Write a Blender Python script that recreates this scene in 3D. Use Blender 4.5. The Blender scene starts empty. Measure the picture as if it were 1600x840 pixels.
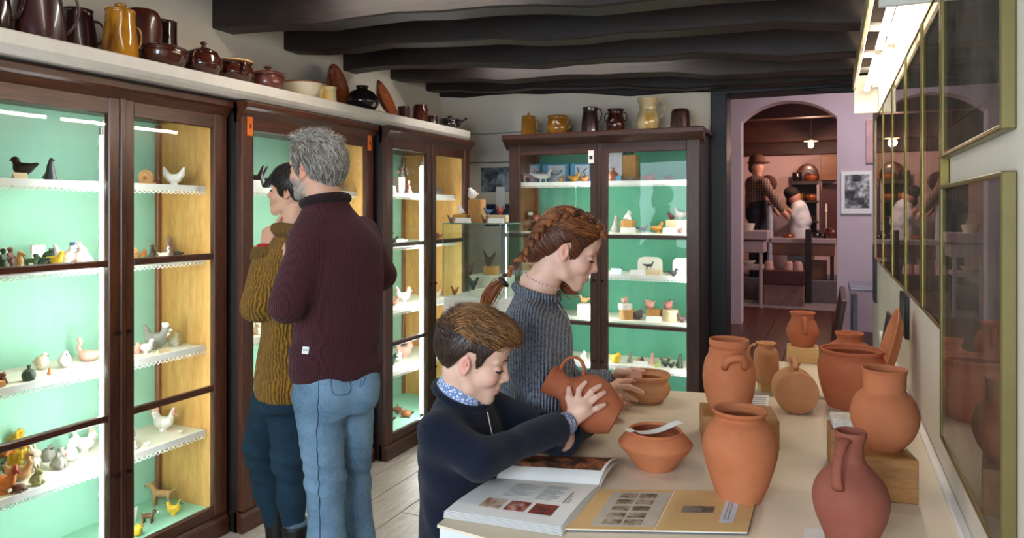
import bpy, bmesh, math, random
import numpy as np
from mathutils import Vector, Matrix
random.seed(7); rng = np.random.default_rng(7)
S = bpy.context.scene
COL = S.collection
PI = math.pi
# ------------------------------------------------------------------ camera
TH = math.radians(24.2)            # camera looks this far to the left of the room's long axis (+Y)
FPX = 1110.0                       # focal length in pixels of a 1600 px wide frame
CAMZ = 1.5
cam = bpy.data.cameras.new('camera'); camo = bpy.data.objects.new('camera', cam); COL.objects.link(camo)
camo.location = (0, 0, CAMZ); camo.rotation_euler = (PI/2, 0, TH)
cam.sensor_width = 36; cam.lens = FPX/1600*36; cam.shift_y = -90/1600; cam.clip_start = .05
cam.dof.use_dof = True; cam.dof.focus_distance = 1.95; cam.dof.aperture_fstop = 9.0
S.camera = camo
# ------------------------------------------------------------------ exposure
S.view_settings.view_transform = 'Standard'; S.view_settings.look = 'None'
S.view_settings.exposure = 0.0; S.view_settings.gamma = 1; S.view_settings.use_curve_mapping = False
# ------------------------------------------------------------------ world (dim indoor bounce)
w = bpy.data.worlds.new('world'); S.world = w; w.use_nodes = True
w.node_tree.nodes['Background'].inputs[0].default_value = (.80, .88, 1, 1)
w.node_tree.nodes['Background'].inputs[1].default_value = .12
def area(name, loc, rot, sx, sy, power, col):
    l = bpy.data.lights.new(name, 'AREA'); l.shape = 'RECTANGLE'; l.size = sx; l.size_y = sy; l.energy = power; l.color = col
    o = bpy.data.objects.new(name, l); COL.objects.link(o); o.location = loc; o.rotation_euler = rot
    return o
# daylight through the two windows of the wall behind the photographer
area('window_daylight', (-.55, -1.32, 1.6), (math.radians(-90), 0, PI), 1.0, 1.3, 70, (.74, .87, 1))
area('window_daylight', (-2.2, -1.32, 1.6), (math.radians(-90), 0, PI), 1.0, 1.3, 34, (.74, .87, 1))
# added fill lights without lamp bodies, unseen between the beams, to brighten the room
area('room_fill_light', (-1.5, 1.4, 2.60), (0, 0, 0), 1.6, .12, 7, (1, .90, .78))
area('room_fill_light', (-1.5, 2.55, 2.62), (0, 0, 0), 1.6, .12, 19, (1, .90, .78))
area('room_fill_light', (-1.5, 4.25, 2.60), (0, 0, 0), 1.6, .12, 17, (1, .95, .88))
area('hall_light', (.6, 6.6, 3.2), (0, 0, 0), .8, .8, 38, (1, .88, .93))
# ------------------------------------------------------------------ pixel helpers (1600 x 840 frame)
FW = np.array([-math.sin(TH), math.cos(TH), 0.]); RT = np.array([math.cos(TH), math.sin(TH), 0.]); UP = np.array([0, 0, 1.])
def ray(px, py): return FW + (px-800)/FPX*RT + (330-py)/FPX*UP
def W(px, py, t): return np.array([0, 0, CAMZ]) + t*ray(px, py)         # point at distance t along the view axis
def on(px, py, z): r = ray(px, py); return W(px, py, (z-CAMZ)/r[2])      # point on a horizontal plane
def onx(px, py, x): r = ray(px, py); return W(px, py, x/r[0])            # point on a plane x = const
def ony(px, py, y): r = ray(px, py); return W(px, py, y/r[1])            # point on a plane y = const
# ------------------------------------------------------------------ materials
MATS = {}
def newmat(name):
    m = bpy.data.materials.new(name); m.use_nodes = True; nt = m.node_tree
    return m, nt, nt.nodes['Principled BSDF']
def lin(h):
    if isinstance(h, str):
        h = h.lstrip('#'); c = [int(h[i:i+2], 16)/255 for i in (0, 2, 4)]
        return tuple((x/12.92 if x <= .04045 else ((x+.055)/1.055)**2.4) for x in c)
    return tuple(h)
def N(nt, t, **kw):
    n = nt.nodes.new(t)
    for k, v in kw.items():
        if k in n.inputs: n.inputs[k].default_value = v
        else: setattr(n, k, v)
    return n
def mixc(nt, fac, a, b, mode='MIX'):
    n = nt.nodes.new('ShaderNodeMix'); n.data_type = 'RGBA'; n.blend_type = mode
    for i, v in ((0, fac), (6, a), (7, b)):
        if hasattr(v, 'is_output'): nt.links.new(v, n.inputs[i])
        elif i == 0: n.inputs[0].default_value = v
        else: n.inputs[i].default_value = (*v, 1)
    return n.outputs[2]
def ramp(nt, fac, p0, p1, c0=(0, 0, 0), c1=(1, 1, 1)):
    r = nt.nodes.new('ShaderNodeValToRGB'); r.color_ramp.elements[0].position = p0; r.color_ramp.elements[1].position = p1
    r.color_ramp.elements[0].color = (*c0, 1); r.color_ramp.elements[1].color = (*c1, 1)
    nt.links.new(fac, r.inputs[0]); return r.outputs[0]
def coords(nt, scale=(1, 1, 1), kind='Object', rot=(0, 0, 0)):
    t = nt.nodes.new('ShaderNodeTexCoord'); mp = nt.nodes.new('ShaderNodeMapping')
    mp.inputs['Scale'].default_value = scale; mp.inputs['Rotation'].default_value = rot
    nt.links.new(t.outputs[kind], mp.inputs[0]); return mp.outputs[0]
def noise(nt, vec, scale, detail=4, rough=.55):
    n = N(nt, 'ShaderNodeTexNoise'); n.inputs['Scale'].default_value = scale; n.inputs['Detail'].default_value = detail
    n.inputs['Roughness'].default_value = rough; nt.links.new(vec, n.inputs['Vector']); return n.outputs['Fac']
def wave(nt, vec, scale, dist=0, direction='Z', detail=2):
    n = N(nt, 'ShaderNodeTexWave'); n.bands_direction = direction; n.inputs['Scale'].default_value = scale
    n.inputs['Distortion'].default_value = dist; n.inputs['Detail'].default_value = detail; nt.links.new(vec, n.inputs['Vector']); return n.outputs['Fac']
def bump(nt, b, h, strength, dist=.002):
    n = N(nt, 'ShaderNodeBump'); n.inputs['Strength'].default_value = strength; n.inputs['Distance'].default_value = dist
    nt.links.new(h, n.inputs['Height']); nt.links.new(n.outputs[0], b.inputs['Normal']); return n
def basic(name, col, rough=.6, var=.12, vscale=12, bmp=.15, bscale=80, spec=.5, coat=0, metal=0):
    """plain colour with a little mottling and fine relief"""
    if name in MATS: return MATS[name]
    m, nt, b = newmat(name); c = lin(col); v = coords(nt)
    f = noise(nt, v, vscale)
    out = mixc(nt, ramp(nt, f, .35, .7), tuple(x*(1-var) for x in c), tuple(min(1, x*(1+var)) for x in c))
    nt.links.new(out, b.inputs['Base Color']); b.inputs['Roughness'].default_value = rough
    b.inputs['Specular IOR Level'].default_value = spec; b.inputs['Coat Weight'].default_value = coat; b.inputs['Metallic'].default_value = metal
    if bmp: bump(nt, b, noise(nt, v, bscale, 3), bmp)
    MATS[name] = m; return m
def wood(name, c0, c1, rough=.4, scale=(1, 1, 1), g=9, bmp=.15, coat=0, spec=.5):
    if name in MATS: return MATS[name]
    m, nt, b = newmat(name); v = coords(nt, scale)
    n1 = noise(nt, v, g, 6, .65); n2 = noise(nt, v, g*4, 3)
    a = mixc(nt, ramp(nt, n1, .3, .7), lin(c0), lin(c1)); a = mixc(nt, mixc(nt, .25, (0, 0, 0), (1, 1, 1)), a, a)
    a = mixc(nt, .3, a, mixc(nt, ramp(nt, n2, .35, .65), lin(c0), lin(c1)))
    nt.links.new(a, b.inputs['Base Color']); b.inputs['Roughness'].default_value = rough; b.inputs['Coat Weight'].default_value = coat
    b.inputs['Specular IOR Level'].default_value = spec; b.inputs['Coat Roughness'].default_value = .2
    bump(nt, b, n1, bmp); MATS[name] = m; return m
def emis(name, col, s):
    m, nt, b = newmat(name); b.inputs['Base Color'].default_value = (1, 1, 1, 1)
    b.inputs['Emission Color'].default_value = (*lin(col), 1); b.inputs['Emission Strength'].default_value = s; MATS[name] = m; return m
def glass(name, tint=(1, 1, 1), refl=1.0, rough=.0, ior=1.45, warp=0):
    """thin pane: clear transmission plus Fresnel reflection"""
    m = bpy.data.materials.new(name); m.use_nodes = True; nt = m.node_tree; nt.nodes.clear()
    o = N(nt, 'ShaderNodeOutputMaterial'); t = N(nt, 'ShaderNodeBsdfTransparent'); t.inputs[0].default_value = (*tint, 1)
    g = N(nt, 'ShaderNodeBsdfGlossy'); g.inputs['Roughness'].default_value = rough
    f = N(nt, 'ShaderNodeFresnel'); f.inputs[0].default_value = ior; mx = N(nt, 'ShaderNodeMixShader')
    mu = N(nt, 'ShaderNodeMath', operation='MULTIPLY'); mu.inputs[1].default_value = refl
    ge = N(nt, 'ShaderNodeNewGeometry'); iv = N(nt, 'ShaderNodeMath', operation='SUBTRACT'); iv.inputs[0].default_value = refl; nt.links.new(ge.outputs['Backfacing'], iv.inputs[1])
    iv.use_clamp = True; nt.links.new(iv.outputs[0], mu.inputs[1])                # only the face towards the viewer reflects
    nt.links.new(f.outputs[0], mu.inputs[0]); nt.links.new(mu.outputs[0], mx.inputs[0]); nt.links.new(t.outputs[0], mx.inputs[1]); nt.links.new(g.outputs[0], mx.inputs[2])
    if warp:
        bp = N(nt, 'ShaderNodeBump'); bp.inputs['Strength'].default_value = warp; bp.inputs['Distance'].default_value = .004
        nt.links.new(noise(nt, coords(nt, (1, 1, .5)), 5, 2), bp.inputs['Height']); nt.links.new(bp.outputs[0], g.inputs['Normal'])
    nt.links.new(mx.outputs[0], o.inputs[0]); MATS[name] = m; return m
def attrmat(name, rough=.6, attr='Col', bmp=0, bscale=200, sss=0, spec=.5, var=.1, vscale=30, sheen=0):
    """colour read from the mesh's own colour attribute, lightly mottled"""
    m, nt, b = newmat(name); a = N(nt, 'ShaderNodeAttribute'); a.attribute_name = attr
    v = coords(nt); f = noise(nt, v, vscale)
    c = mixc(nt, 1.0, a.outputs['Color'], mixc(nt, f, (1-var,)*3, (1+var,)*3), 'MULTIPLY')
    nt.links.new(c, b.inputs['Base Color']); b.inputs['Roughness'].default_value = rough; b.inputs['Specular IOR Level'].default_value = spec
    if sss:
        b.inputs['Subsurface Weight'].default_value = sss; b.inputs['Subsurface Radius'].default_value = (.012, .004, .002); b.inputs['Subsurface Scale'].default_value = .5
    if sheen: b.inputs['Sheen Weight'].default_value = sheen
    if bmp: bump(nt, b, noise(nt, v, bscale, 3), bmp, .001)
    MATS[name] = m; return m
# ------------------------------------------------------------------ mesh builder
class MB:
    def __init__(s): s.v = []; s.f = []; s.mi = []; s.cur = 0
    def add(s, vs, fs):
        o = len(s.v); s.v += [tuple(float(x) for x in p) for p in vs]; s.f += [tuple(o+i for i in f) for f in fs]; s.mi += [s.cur]*len(fs)
    def box(s, lo, hi, ch=0.0, M=None):
        lo = list(lo); hi = list(hi)
        for i in range(3):
            if lo[i] > hi[i]: lo[i], hi[i] = hi[i], lo[i]
        ch = min([ch]+[(hi[i]-lo[i])*.45 for i in range(3)])
        vs = []; fs = []
        if ch <= 0:
            vs = [(x, y, z) for x in (lo[0], hi[0]) for y in (lo[1], hi[1]) for z in (lo[2], hi[2])]
            fs = [(0, 1, 3, 2), (4, 6, 7, 5), (0, 4, 5, 1), (2, 3, 7, 6), (0, 2, 6, 4), (1, 5, 7, 3)]
        else:
            idx = {}
            for sx in (0, 1):
                for sy in (0, 1):
                    for sz in (0, 1):
                        c = [(lo, hi)[k][i] for i, k in enumerate((sx, sy, sz))]; sg = [ch if k == 0 else -ch for k in (sx, sy, sz)]
                        for ax in range(3):
                            p = [c[i]+(0 if i == ax else sg[i]) for i in range(3)]
                            idx[(sx, sy, sz, ax)] = len(vs); vs.append(p)
            for ax in range(3):
                o = [i for i in range(3) if i != ax]
                for k in (0, 1):
                    q = []
                    for a, b_ in ((0, 0), (1, 0), (1, 1), (0, 1)):
                        t = [0, 0, 0]; t[ax] = k; t[o[0]] = a; t[o[1]] = b_; q.append(idx[(*t, ax)])
                    if (k == 0) ^ (ax == 1): q.reverse()
                    fs.append(tuple(q))
                for a in (0, 1):
                    for b_ in (0, 1):
                        t0 = [0, 0, 0]; t0[o[0]] = a; t0[o[1]] = b_; t1 = list(t0); t1[ax] = 1
                        q = [idx[(*t0, o[0])], idx[(*t1, o[0])], idx[(*t1, o[1])], idx[(*t0, o[1])]]
                        fs.append(tuple(q))
            for sx in (0, 1):
                for sy in (0, 1):
                    for sz in (0, 1): fs.append(tuple(idx[(sx, sy, sz, a)] for a in range(3)))
        if M is not None: vs = [tuple(M @ Vector(p)) for p in vs]
        s.add(vs, fs); return s
    def lathe(s, prof, n=32, c=(0, 0, 0), cap0=True, cap1=True, M=None, sx=1, sy=1):
        vs = []; fs = []; m = len(prof)
        for r, z in prof:
            for i in range(n):
                a = 2*PI*i/n; vs.append((c[0]+r*math.cos(a)*sx, c[1]+r*math.sin(a)*sy, c[2]+z))
        for j in range(m-1):
            for i in range(n):
                k = (i+1) % n; fs.append((j*n+i, j*n+k, (j+1)*n+k, (j+1)*n+i))
        if cap0: fs.append(tuple(reversed(range(n))))
        if cap1: fs.append(tuple((m-1)*n+i for i in range(n)))
        if M is not None: vs = [tuple(M @ Vector(p)) for p in vs]
        s.add(vs, fs); return s
    def tube(s, pts, r, n=8, flat=None, caps=True, closed=False):
        """swept round (or flattened) tube through pts; r number or list"""
        P = [Vector(p) for p in pts]; m = len(P); R = r if hasattr(r, '__len__') else [r]*m
        vs = []; fs = []; up = None
        for j in range(m):
            d = (P[(j+1) % m if closed else min(j+1, m-1)]-P[(j-1) % m if closed else max(j-1, 0)])
            d = d.normalized() if d.length > 1e-9 else Vector((0, 0, 1))
            if up is None:
                up = Vector((0, 0, 1)) if abs(d.z) < .9 else Vector((1, 0, 0))
                if flat is not None and not isinstance(flat, (int, float)): up = Vector(flat[1])
            a = d.cross(up); a = a.normalized() if a.length > 1e-6 else d.orthogonal().normalized(); b = a.cross(d).normalized(); up = b
            fl = 1 if flat is None else (flat if isinstance(flat, (int, float)) else flat[0])
            for i in range(n):
                t = 2*PI*i/n; vs.append(P[j]+a*(R[j]*math.cos(t))+b*(R[j]*fl*math.sin(t)))
        for j in range(m if closed else m-1):
            q = (j+1) % m
            for i in range(n):
                k = (i+1) % n; fs.append((j*n+i, j*n+k, q*n+k, q*n+i))
        if caps and not closed: fs.append(tuple(reversed(range(n)))); fs.append(tuple((m-1)*n+i for i in range(n)))
        s.add(vs, fs); return s
    def prism(s, poly, a, b, axis='x'):
        """extrude a 2-D polygon along an axis from a to b"""
        n = len(poly); vs = []
        for t in (a, b):
            for p, q in poly: vs.append({'x': (t, p, q), 'y': (p, t, q), 'z': (p, q, t)}[axis])
        fs = [(i, (i+1) % n, n+(i+1) % n, n+i) for i in range(n)]; fs += [tuple(reversed(range(n))), tuple(range(n, 2*n))]
        s.add(vs, fs); return s
    def ell(s, c, r, n=12, m=8, M=None):
        vs = [(0, 0, -1)]; fs = []
        for j in range(1, m):
            ph = -PI/2+PI*j/m
            for i in range(n): a = 2*PI*i/n; vs.append((math.cos(ph)*math.cos(a), math.cos(ph)*math.sin(a), math.sin(ph)))
        vs.append((0, 0, 1)); L = len(vs)-1
        for i in range(n):
            k = (i+1) % n; fs.append((0, 1+k, 1+i)); fs.append((L, L-n+i, L-n+k))
            for j in range(m-2): fs.append((1+j*n+i, 1+j*n+k, 1+(j+1)*n+k, 1+(j+1)*n+i))
        out = []
        for p in vs:
            q = Vector((p[0]*r[0], p[1]*r[1], p[2]*r[2]))
            if M is not None: q = M @ q
            out.append((q[0]+c[0], q[1]+c[1], q[2]+c[2]))
        s.add(out, fs); return s
    def mesh(s, name, smooth=False):
        me = bpy.data.meshes.new(name); me.from_pydata(s.v, [], s.f)
        if any(s.mi): me.polygons.foreach_set('material_index', s.mi)
        bm = bmesh.new(); bm.from_mesh(me); bmesh.ops.recalc_face_normals(bm, faces=bm.faces); bm.to_mesh(me); bm.free()
        if smooth:
            me.polygons.foreach_set('use_smooth', [True]*len(me.polygons))
            if smooth != 'all': me.set_sharp_from_angle(angle=math.radians(40 if smooth is True else smooth))
        me.update(); return me
    def build(s, name, mat, parent=None, smooth=False, loc=None, rz=0):
        o = bpy.data.objects.new(name, s.mesh(name, smooth)); COL.objects.link(o)
        for m in (mat if isinstance(mat, (list, tuple)) else [mat]): o.data.materials.append(m)
        if parent is not None: o.parent = parent
        if loc is not None: o.location = loc
        if rz: o.rotation_euler.z = rz
        return o
def tag(o, label=None, cat=None, group=None, kind=None):
    if label: o['label'] = label
    if cat: o['category'] = cat
    if group: o['group'] = group
    if kind: o['kind'] = kind
    return o
def empty(name, loc=(0, 0, 0), rz=0):
    o = bpy.data.objects.new(name, None); COL.objects.link(o); o.location = loc; o.rotation_euler.z = rz; o.empty_display_size = .05; return o
def linked(name, me, mats, parent=None, loc=None, rz=0, sc=None):
    """object on shared mesh data with its own materials"""
    o = bpy.data.objects.new(name, me); COL.objects.link(o)
    for i, m in enumerate(mats):
        if len(me.materials) <= i: me.materials.append(m)
        o.material_slots[i].link = 'OBJECT'; o.material_slots[i].material = m
    if parent is not None: o.parent = parent
    if loc is not None: o.location = loc
    o.rotation_euler.z = rz
    if sc is not None: o.scale = sc if hasattr(sc, '__len__') else (sc,)*3
    return o
def struct(o): o['kind'] = 'structure'; return o
# ------------------------------------------------------------------ smooth solid modelling: distance fields meshed with surface nets
F4 = np.float32
def A3(p): return np.asarray(p, dtype=F4)
class Fld:
    def __init__(s): s.p = []
    def _a(s, op, fn, lo, hi, k): s.p.append((op, fn, None if lo is None else np.asarray(lo, float), None if hi is None else np.asarray(hi, float), k)); return s
    def cone(s, a, b, ra, rb=None, k=.02, op='u'):
        rb = ra if rb is None else rb; a = A3(a); b = A3(b); ba = b-a; L2 = max(float(ba @ ba), 1e-9); R = max(ra, rb)
        def fn(P):
            pa = P-a; t = np.clip(pa @ ba/L2, 0, 1); q = pa-t[:, None]*ba
            return np.sqrt((q*q).sum(1))-(ra+(rb-ra)*t)
        return s._a(op, fn, np.minimum(a, b)-R, np.maximum(a, b)+R, k)
    def chain(s, pts, rs, k=.02, op='u'):
        for i in range(len(pts)-1): s.cone(pts[i], pts[i+1], rs[i], rs[i+1], k, op)
        return s
    def ell(s, c, r, R=None, k=.02, op='u'):
        c = A3(c); r = A3(r); Rm = None if R is None else np.asarray(R, dtype=F4); mr = float(max(r))
        def fn(P):
            q = P-c
            if Rm is not None: q = q @ Rm
            k0 = np.sqrt(((q/r)**2).sum(1)); k1 = np.sqrt(((q/(r*r))**2).sum(1))+1e-9
            return k0*(k0-1)/k1
        return s._a(op, fn, c-mr, c+mr, k)
    def loft(s, o, R, zs, cx, cy, rx, ry, k=.02, op='u', disp=None, pw=2.0):
        """elliptical sections stacked along the local z of frame (o, R)"""
        o = A3(o); Rm = np.asarray(R, dtype=F4); zs = np.asarray(zs, float)
        z2 = np.linspace(zs[0], zs[-1], 60)
        def cub(y):
            y = np.asarray(y, float); m = np.gradient(y, zs) if len(zs) > 2 else np.full(len(zs), (y[-1]-y[0])/(zs[-1]-zs[0]))
            i = np.clip(np.searchsorted(zs, z2)-1, 0, len(zs)-2); h = zs[i+1]-zs[i]; t = (z2-zs[i])/h
            return (2*t**3-3*t**2+1)*y[i]+(t**3-2*t**2+t)*h*m[i]+(-2*t**3+3*t**2)*y[i+1]+(t**3-t**2)*h*m[i+1]
        CX, CY, RX, RY = cub(cx), cub(cy), cub(rx), cub(ry)
        def fn(P):
            q = (P-o) @ Rm; z = q[:, 2]; a = np.interp(z, z2, CX); b = np.interp(z, z2, CY); u = np.interp(z, z2, RX); v = np.interp(z, z2, RY)
            X = np.abs((q[:, 0]-a)/u); Y = np.abs((q[:, 1]-b)/v)
            e = np.sqrt(X*X+Y*Y) if pw == 2 else (X**pw+Y**pw)**(1/pw)
            d = (e-1)*np.minimum(u, v)
            if disp is not None: d = d+disp(q)
            dz = np.maximum(z2[0]-z, z-z2[-1]); return np.maximum(d, dz).astype(F4)
        R_ = max(max(RX), max(RY))+max(max(abs(CX)), max(abs(CY))); ends = [np.asarray(o)+np.asarray(R) @ np.array([0, 0, z]) for z in (z2[0], z2[-1])]
        return s._a(op, fn, np.minimum(*ends)-R_, np.maximum(*ends)+R_, k)
    def plane(s, c, n, k=.004, op='i'):
        """keep the side opposite to n"""
        c = A3(c); n = A3(n); n = n/np.sqrt(n @ n)
        return s._a(op, lambda P: (P-c) @ n, None, None, k)
    def custom(s, fn, lo=None, hi=None, k=.01, op='u'): return s._a(op, fn, lo, hi, k)
    def ev(s, P, prims=None):
        P = np.asarray(P, dtype=F4); d = np.full(len(P), .5, dtype=F4)
        for op, fn, lo, hi, k in (s.p if prims is None else prims):
            e = fn(P)
            if op == 'u':
                h = np.clip(.5+.5*(e-d)/k, 0, 1); d = e*(1-h)+d*h-k*h*(1-h)
            elif op == 'd': d = d+e
            else:
                if op == 's': e = -e
                h = np.clip(.5-.5*(e-d)/k, 0, 1); d = e*(1-h)+d*h+k*h*(1-h)
        return d
    def grad(s, P, e=.0015):
        P = np.asarray(P, dtype=F4); g = np.stack([s.ev(P+A3(v)*e)-s.ev(P-A3(v)*e) for v in np.eye(3)], 1)
        return g/(np.linalg.norm(g, axis=1, keepdims=True)+1e-9)
    def snap(s, P, lift=0.0, it=4):
        P = np.array(P, dtype=F4)
        for _ in range(it): P = P-s.grad(P)*(s.ev(P)-lift)[:, None]
        return P
    def nets(s, step, lo=None, hi=None):
        us = [p for p in s.p if p[0] == 'u']
        if lo is None: lo = np.min([p[2] for p in us], 0)-2.5*step
        if hi is None: hi = np.max([p[3] for p in us], 0)+2.5*step
        lo = np.asarray(lo, float); n = np.ceil((np.asarray(hi)-lo)/step).astype(int)+1; C = 20
        V = np.full(n, .5, dtype=F4)
        for i in range(0, n[0], C):
            for j in range(0, n[1], C):
                for k in range(0, n[2], C):
                    a = np.array([i, j, k]); b = np.minimum(a+C, n); clo = lo+a*step; chi = lo+(b-1)*step
                    pr = []; any_u = False
                    for p in s.p:
                        if p[2] is None: pr.append(p); continue
                        mg = p[4]+2*step
                        if np.all(p[2]-mg <= chi) and np.all(p[3]+mg >= clo): pr.append(p); any_u |= p[0] == 'u'
                    if not any_u: continue
                    g = np.stack(np.meshgrid(*[(lo[q]+step*np.arange(a[q], b[q])) for q in range(3)], indexing='ij'), -1).reshape(-1, 3)
                    V[i:b[0], j:b[1], k:b[2]] = s.ev(g, pr).reshape(b-a)
        I = V < 0; c = I[:-1, :-1, :-1].astype(np.int8)
        cnt = sum(I[x:n[0]-1+x, y:n[1]-1+y, z:n[2]-1+z].astype(np.int8) for x in (0, 1) for y in (0, 1) for z in (0, 1))
        act = np.argwhere((cnt > 0) & (cnt < 8))
        if len(act) == 0: return np.zeros((0, 3)), np.zeros((0, 4), int)
        cid = np.full(n-1, -1, dtype=np.int32); cid[act[:, 0], act[:, 1], act[:, 2]] = np.arange(len(act))
        offs = [(x, y, z) for x in (0, 1) for y in (0, 1) for z in (0, 1)]
        cv = np.stack([V[act[:, 0]+x, act[:, 1]+y, act[:, 2]+z] for x, y, z in offs], 1)
        sm = np.zeros((len(act), 3)); ct = np.zeros(len(act))
        for a in range(8):
            for b in range(a+1, 8):
                oa, ob = np.array(offs[a]), np.array(offs[b])
                if abs(oa-ob).sum() != 1: continue
                va, vb = cv[:, a], cv[:, b]; m = (va < 0) != (vb < 0); t = np.where(m, va/(va-vb+1e-12), 0)
                sm += np.where(m[:, None], oa+t[:, None]*(ob-oa), 0); ct += m
        verts = lo+step*(act+sm/ct[:, None]); faces = []
        for ax in range(3):
            o = [q for q in range(3) if q != ax]; sl0 = [slice(1, -1)]*3; sl1 = [slice(1, -1)]*3
            sl0[ax] = slice(0, n[ax]-1); sl1[ax] = slice(1, n[ax]); A, B = I[tuple(sl0)], I[tuple(sl1)]
            e = np.argwhere(A != B)
            if len(e) == 0: continue
            flip = A[e[:, 0], e[:, 1], e[:, 2]]; e = e.copy(); e[:, o[0]] += 1; e[:, o[1]] += 1
            q = []
            for da, db in ((0, 0), (1, 0), (1, 1), (0, 1)):
                t = e.copy(); t[:, o[0]] -= da; t[:, o[1]] -= db; q.append(cid[t[:, 0], t[:, 1], t[:, 2]])
            q = np.stack(q, 1)
            if ax == 1: flip = ~flip
            q[~flip] = q[~flip][:, ::-1]; faces.append(q)
        f = np.concatenate(faces); f = f[(f >= 0).all(1)]
        return verts, f
    def mesh(s, name, step, lo=None, hi=None, color=None, relax=0):
        v, f = s.nets(step, lo, hi)
        me = bpy.data.meshes.new(name); me.vertices.add(len(v)); me.vertices.foreach_set('co', v.astype(F4).ravel())
        me.loops.add(len(f)*4); me.loops.foreach_set('vertex_index', f.astype(np.int32).ravel())
        me.polygons.add(len(f)); me.polygons.foreach_set('loop_start', np.arange(0, len(f)*4, 4, dtype=np.int32)); me.polygons.foreach_set('loop_total', np.full(len(f), 4, dtype=np.int32))
        me.update(calc_edges=True); me.validate(); me.polygons.foreach_set('use_smooth', np.ones(len(me.polygons), dtype=bool))
        if color is not None: paint(me, color(v))
        return me
    def build(s, name, mat, parent=None, step=.005, color=None, **kw):
        me = s.mesh(name, step, color=color, **kw); me.materials.append(mat)
        o = bpy.data.objects.new(name, me); COL.objects.link(o)
        if parent is not None: o.parent = parent; o.matrix_parent_inverse = Matrix.Translation(-Vector(parent.location)) if not parent.rotation_euler.z else parent.matrix_basis.inverted()
        return o
def paint(me, c):
    c = np.asarray(c, dtype=F4)
    if c.ndim == 1: c = np.repeat(c[:, None], 3, 1)
    a = me.color_attributes.new('Col', 'FLOAT_COLOR', 'POINT'); a.data.foreach_set('color', np.concatenate([c, np.ones((len(c), 1), F4)], 1).ravel())
def frame(yaw, pitch=0, roll=0):
    """columns: forward, left, up.  pitch > 0 tips the nose down"""
    return np.array((Matrix.Rotation(yaw, 3, 'Z') @ Matrix.Rotation(pitch, 3, 'Y') @ Matrix.Rotation(roll, 3, 'X')))
def raw_mesh(name, v, f, mat, parent=None, col=None, smooth=True):
    me = bpy.data.meshes.new(name); me.from_pydata([tuple(map(float, p)) for p in v], [], [tuple(map(int, q)) for q in f])
    if smooth: me.polygons.foreach_set('use_smooth', np.ones(len(me.polygons), dtype=bool))
    if col is not None: paint(me, col)
    me.materials.append(mat); o = bpy.data.objects.new(name, me); COL.objects.link(o)
    if parent is not None: o.parent = parent; o.matrix_parent_inverse = Matrix.Translation(-Vector(parent.location))
    return o
# ================================================================== the room
XL, XR, YB, YF = -3.02, .25, 5.25, -1.4
def plaster(name, col, rough=.85, bs=.25, sc=25):
    if name in MATS: return MATS[name]
    m, nt, b = newmat(name); v = coords(nt); c = lin(col)
    n = noise(nt, v, 1.6, 6); n2 = noise(nt, v, sc, 5)
    nt.links.new(mixc(nt, ramp(nt, n, .3, .75), tuple(x*.90 for x in c), tuple(min(1, x*1.05) for x in c)), b.inputs['Base Color'])
    b.inputs['Roughness'].default_value = rough; bump(nt, b, n2, bs, .006); MATS[name] = m; return m
M_wall = plaster('white_plaster', '#ded5c6')
M_pink = plaster('pink_plaster', '#cfbcc4')
M_beam = wood('blackened_beam', '#120c0a', '#2c1f19', rough=.55, scale=(.5, 3, 3), g=5, bmp=.5)
M_ceil = wood('blackened_boards', '#191311', '#2a1f1a', rough=.7, scale=(.5, 4, 4), g=5)
M_black = basic('black_paint', '#15161c', .5)
M_plank = wood('worn_grey_plank', '#8b8378', '#b5ada0', rough=.42, scale=(6, .6, 6), g=6, bmp=.35)
M_redfl = wood('dark_red_plank', '#3a1712', '#54251d', rough=.35, scale=(6, .5, 6), g=6)
# floor: a slab that carries its planks
fl = struct(MB().box((XL, YF, -.12), (XR, YB+.2, -.02)).build('floor', basic('floor_gap', '#2b2621', .9)))
n = 0; x = XL
while x < XR-.01:
    wd = min(.21+.03*math.sin(n*2.7), XR-x); y = YF-(n*.77 % 1.3)
    while y < YB+.2:
        y1 = min(y+2.3+.4*math.sin(n*1.3), YB+.2); y0 = max(y, YF)
        if y1 > y0+.05: MB().box((x+.002, y0+.0015, -.02), (x+wd-.002, y1-.0015, 0+.0012*math.sin(n*3)), .002).build('plank', M_plank, fl)
        y = y1; n += 1
    x += wd
struct(MB().box((XL-.2, YF, 0-.12), (XL, YB, 3.0)).build('wall_left', M_wall))
struct(MB().box((XR, YF, -.12), (XR+.2, YB, 3.0)).build('wall_right', M_wall))
# wall at the end of the room, with the doorway against the wall on the right
XD0 = -.79
wb = MB().box((XL, YB, -.12), (XD0, YB+.2, 3.0)); wb.box((XD0, YB, 2.56), (XR+.2, YB+.2, 3.0)); struct(wb.build('wall_back', M_wall))
dj = MB().box((XD0, YB-.02, 0), (XD0+.11, YB+.24, 2.34), .006); dj.box((XD0, YB-.02, 2.33), (XR, YB+.24, 2.58), .006)
struct(dj.build('door_1', M_black))
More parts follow.
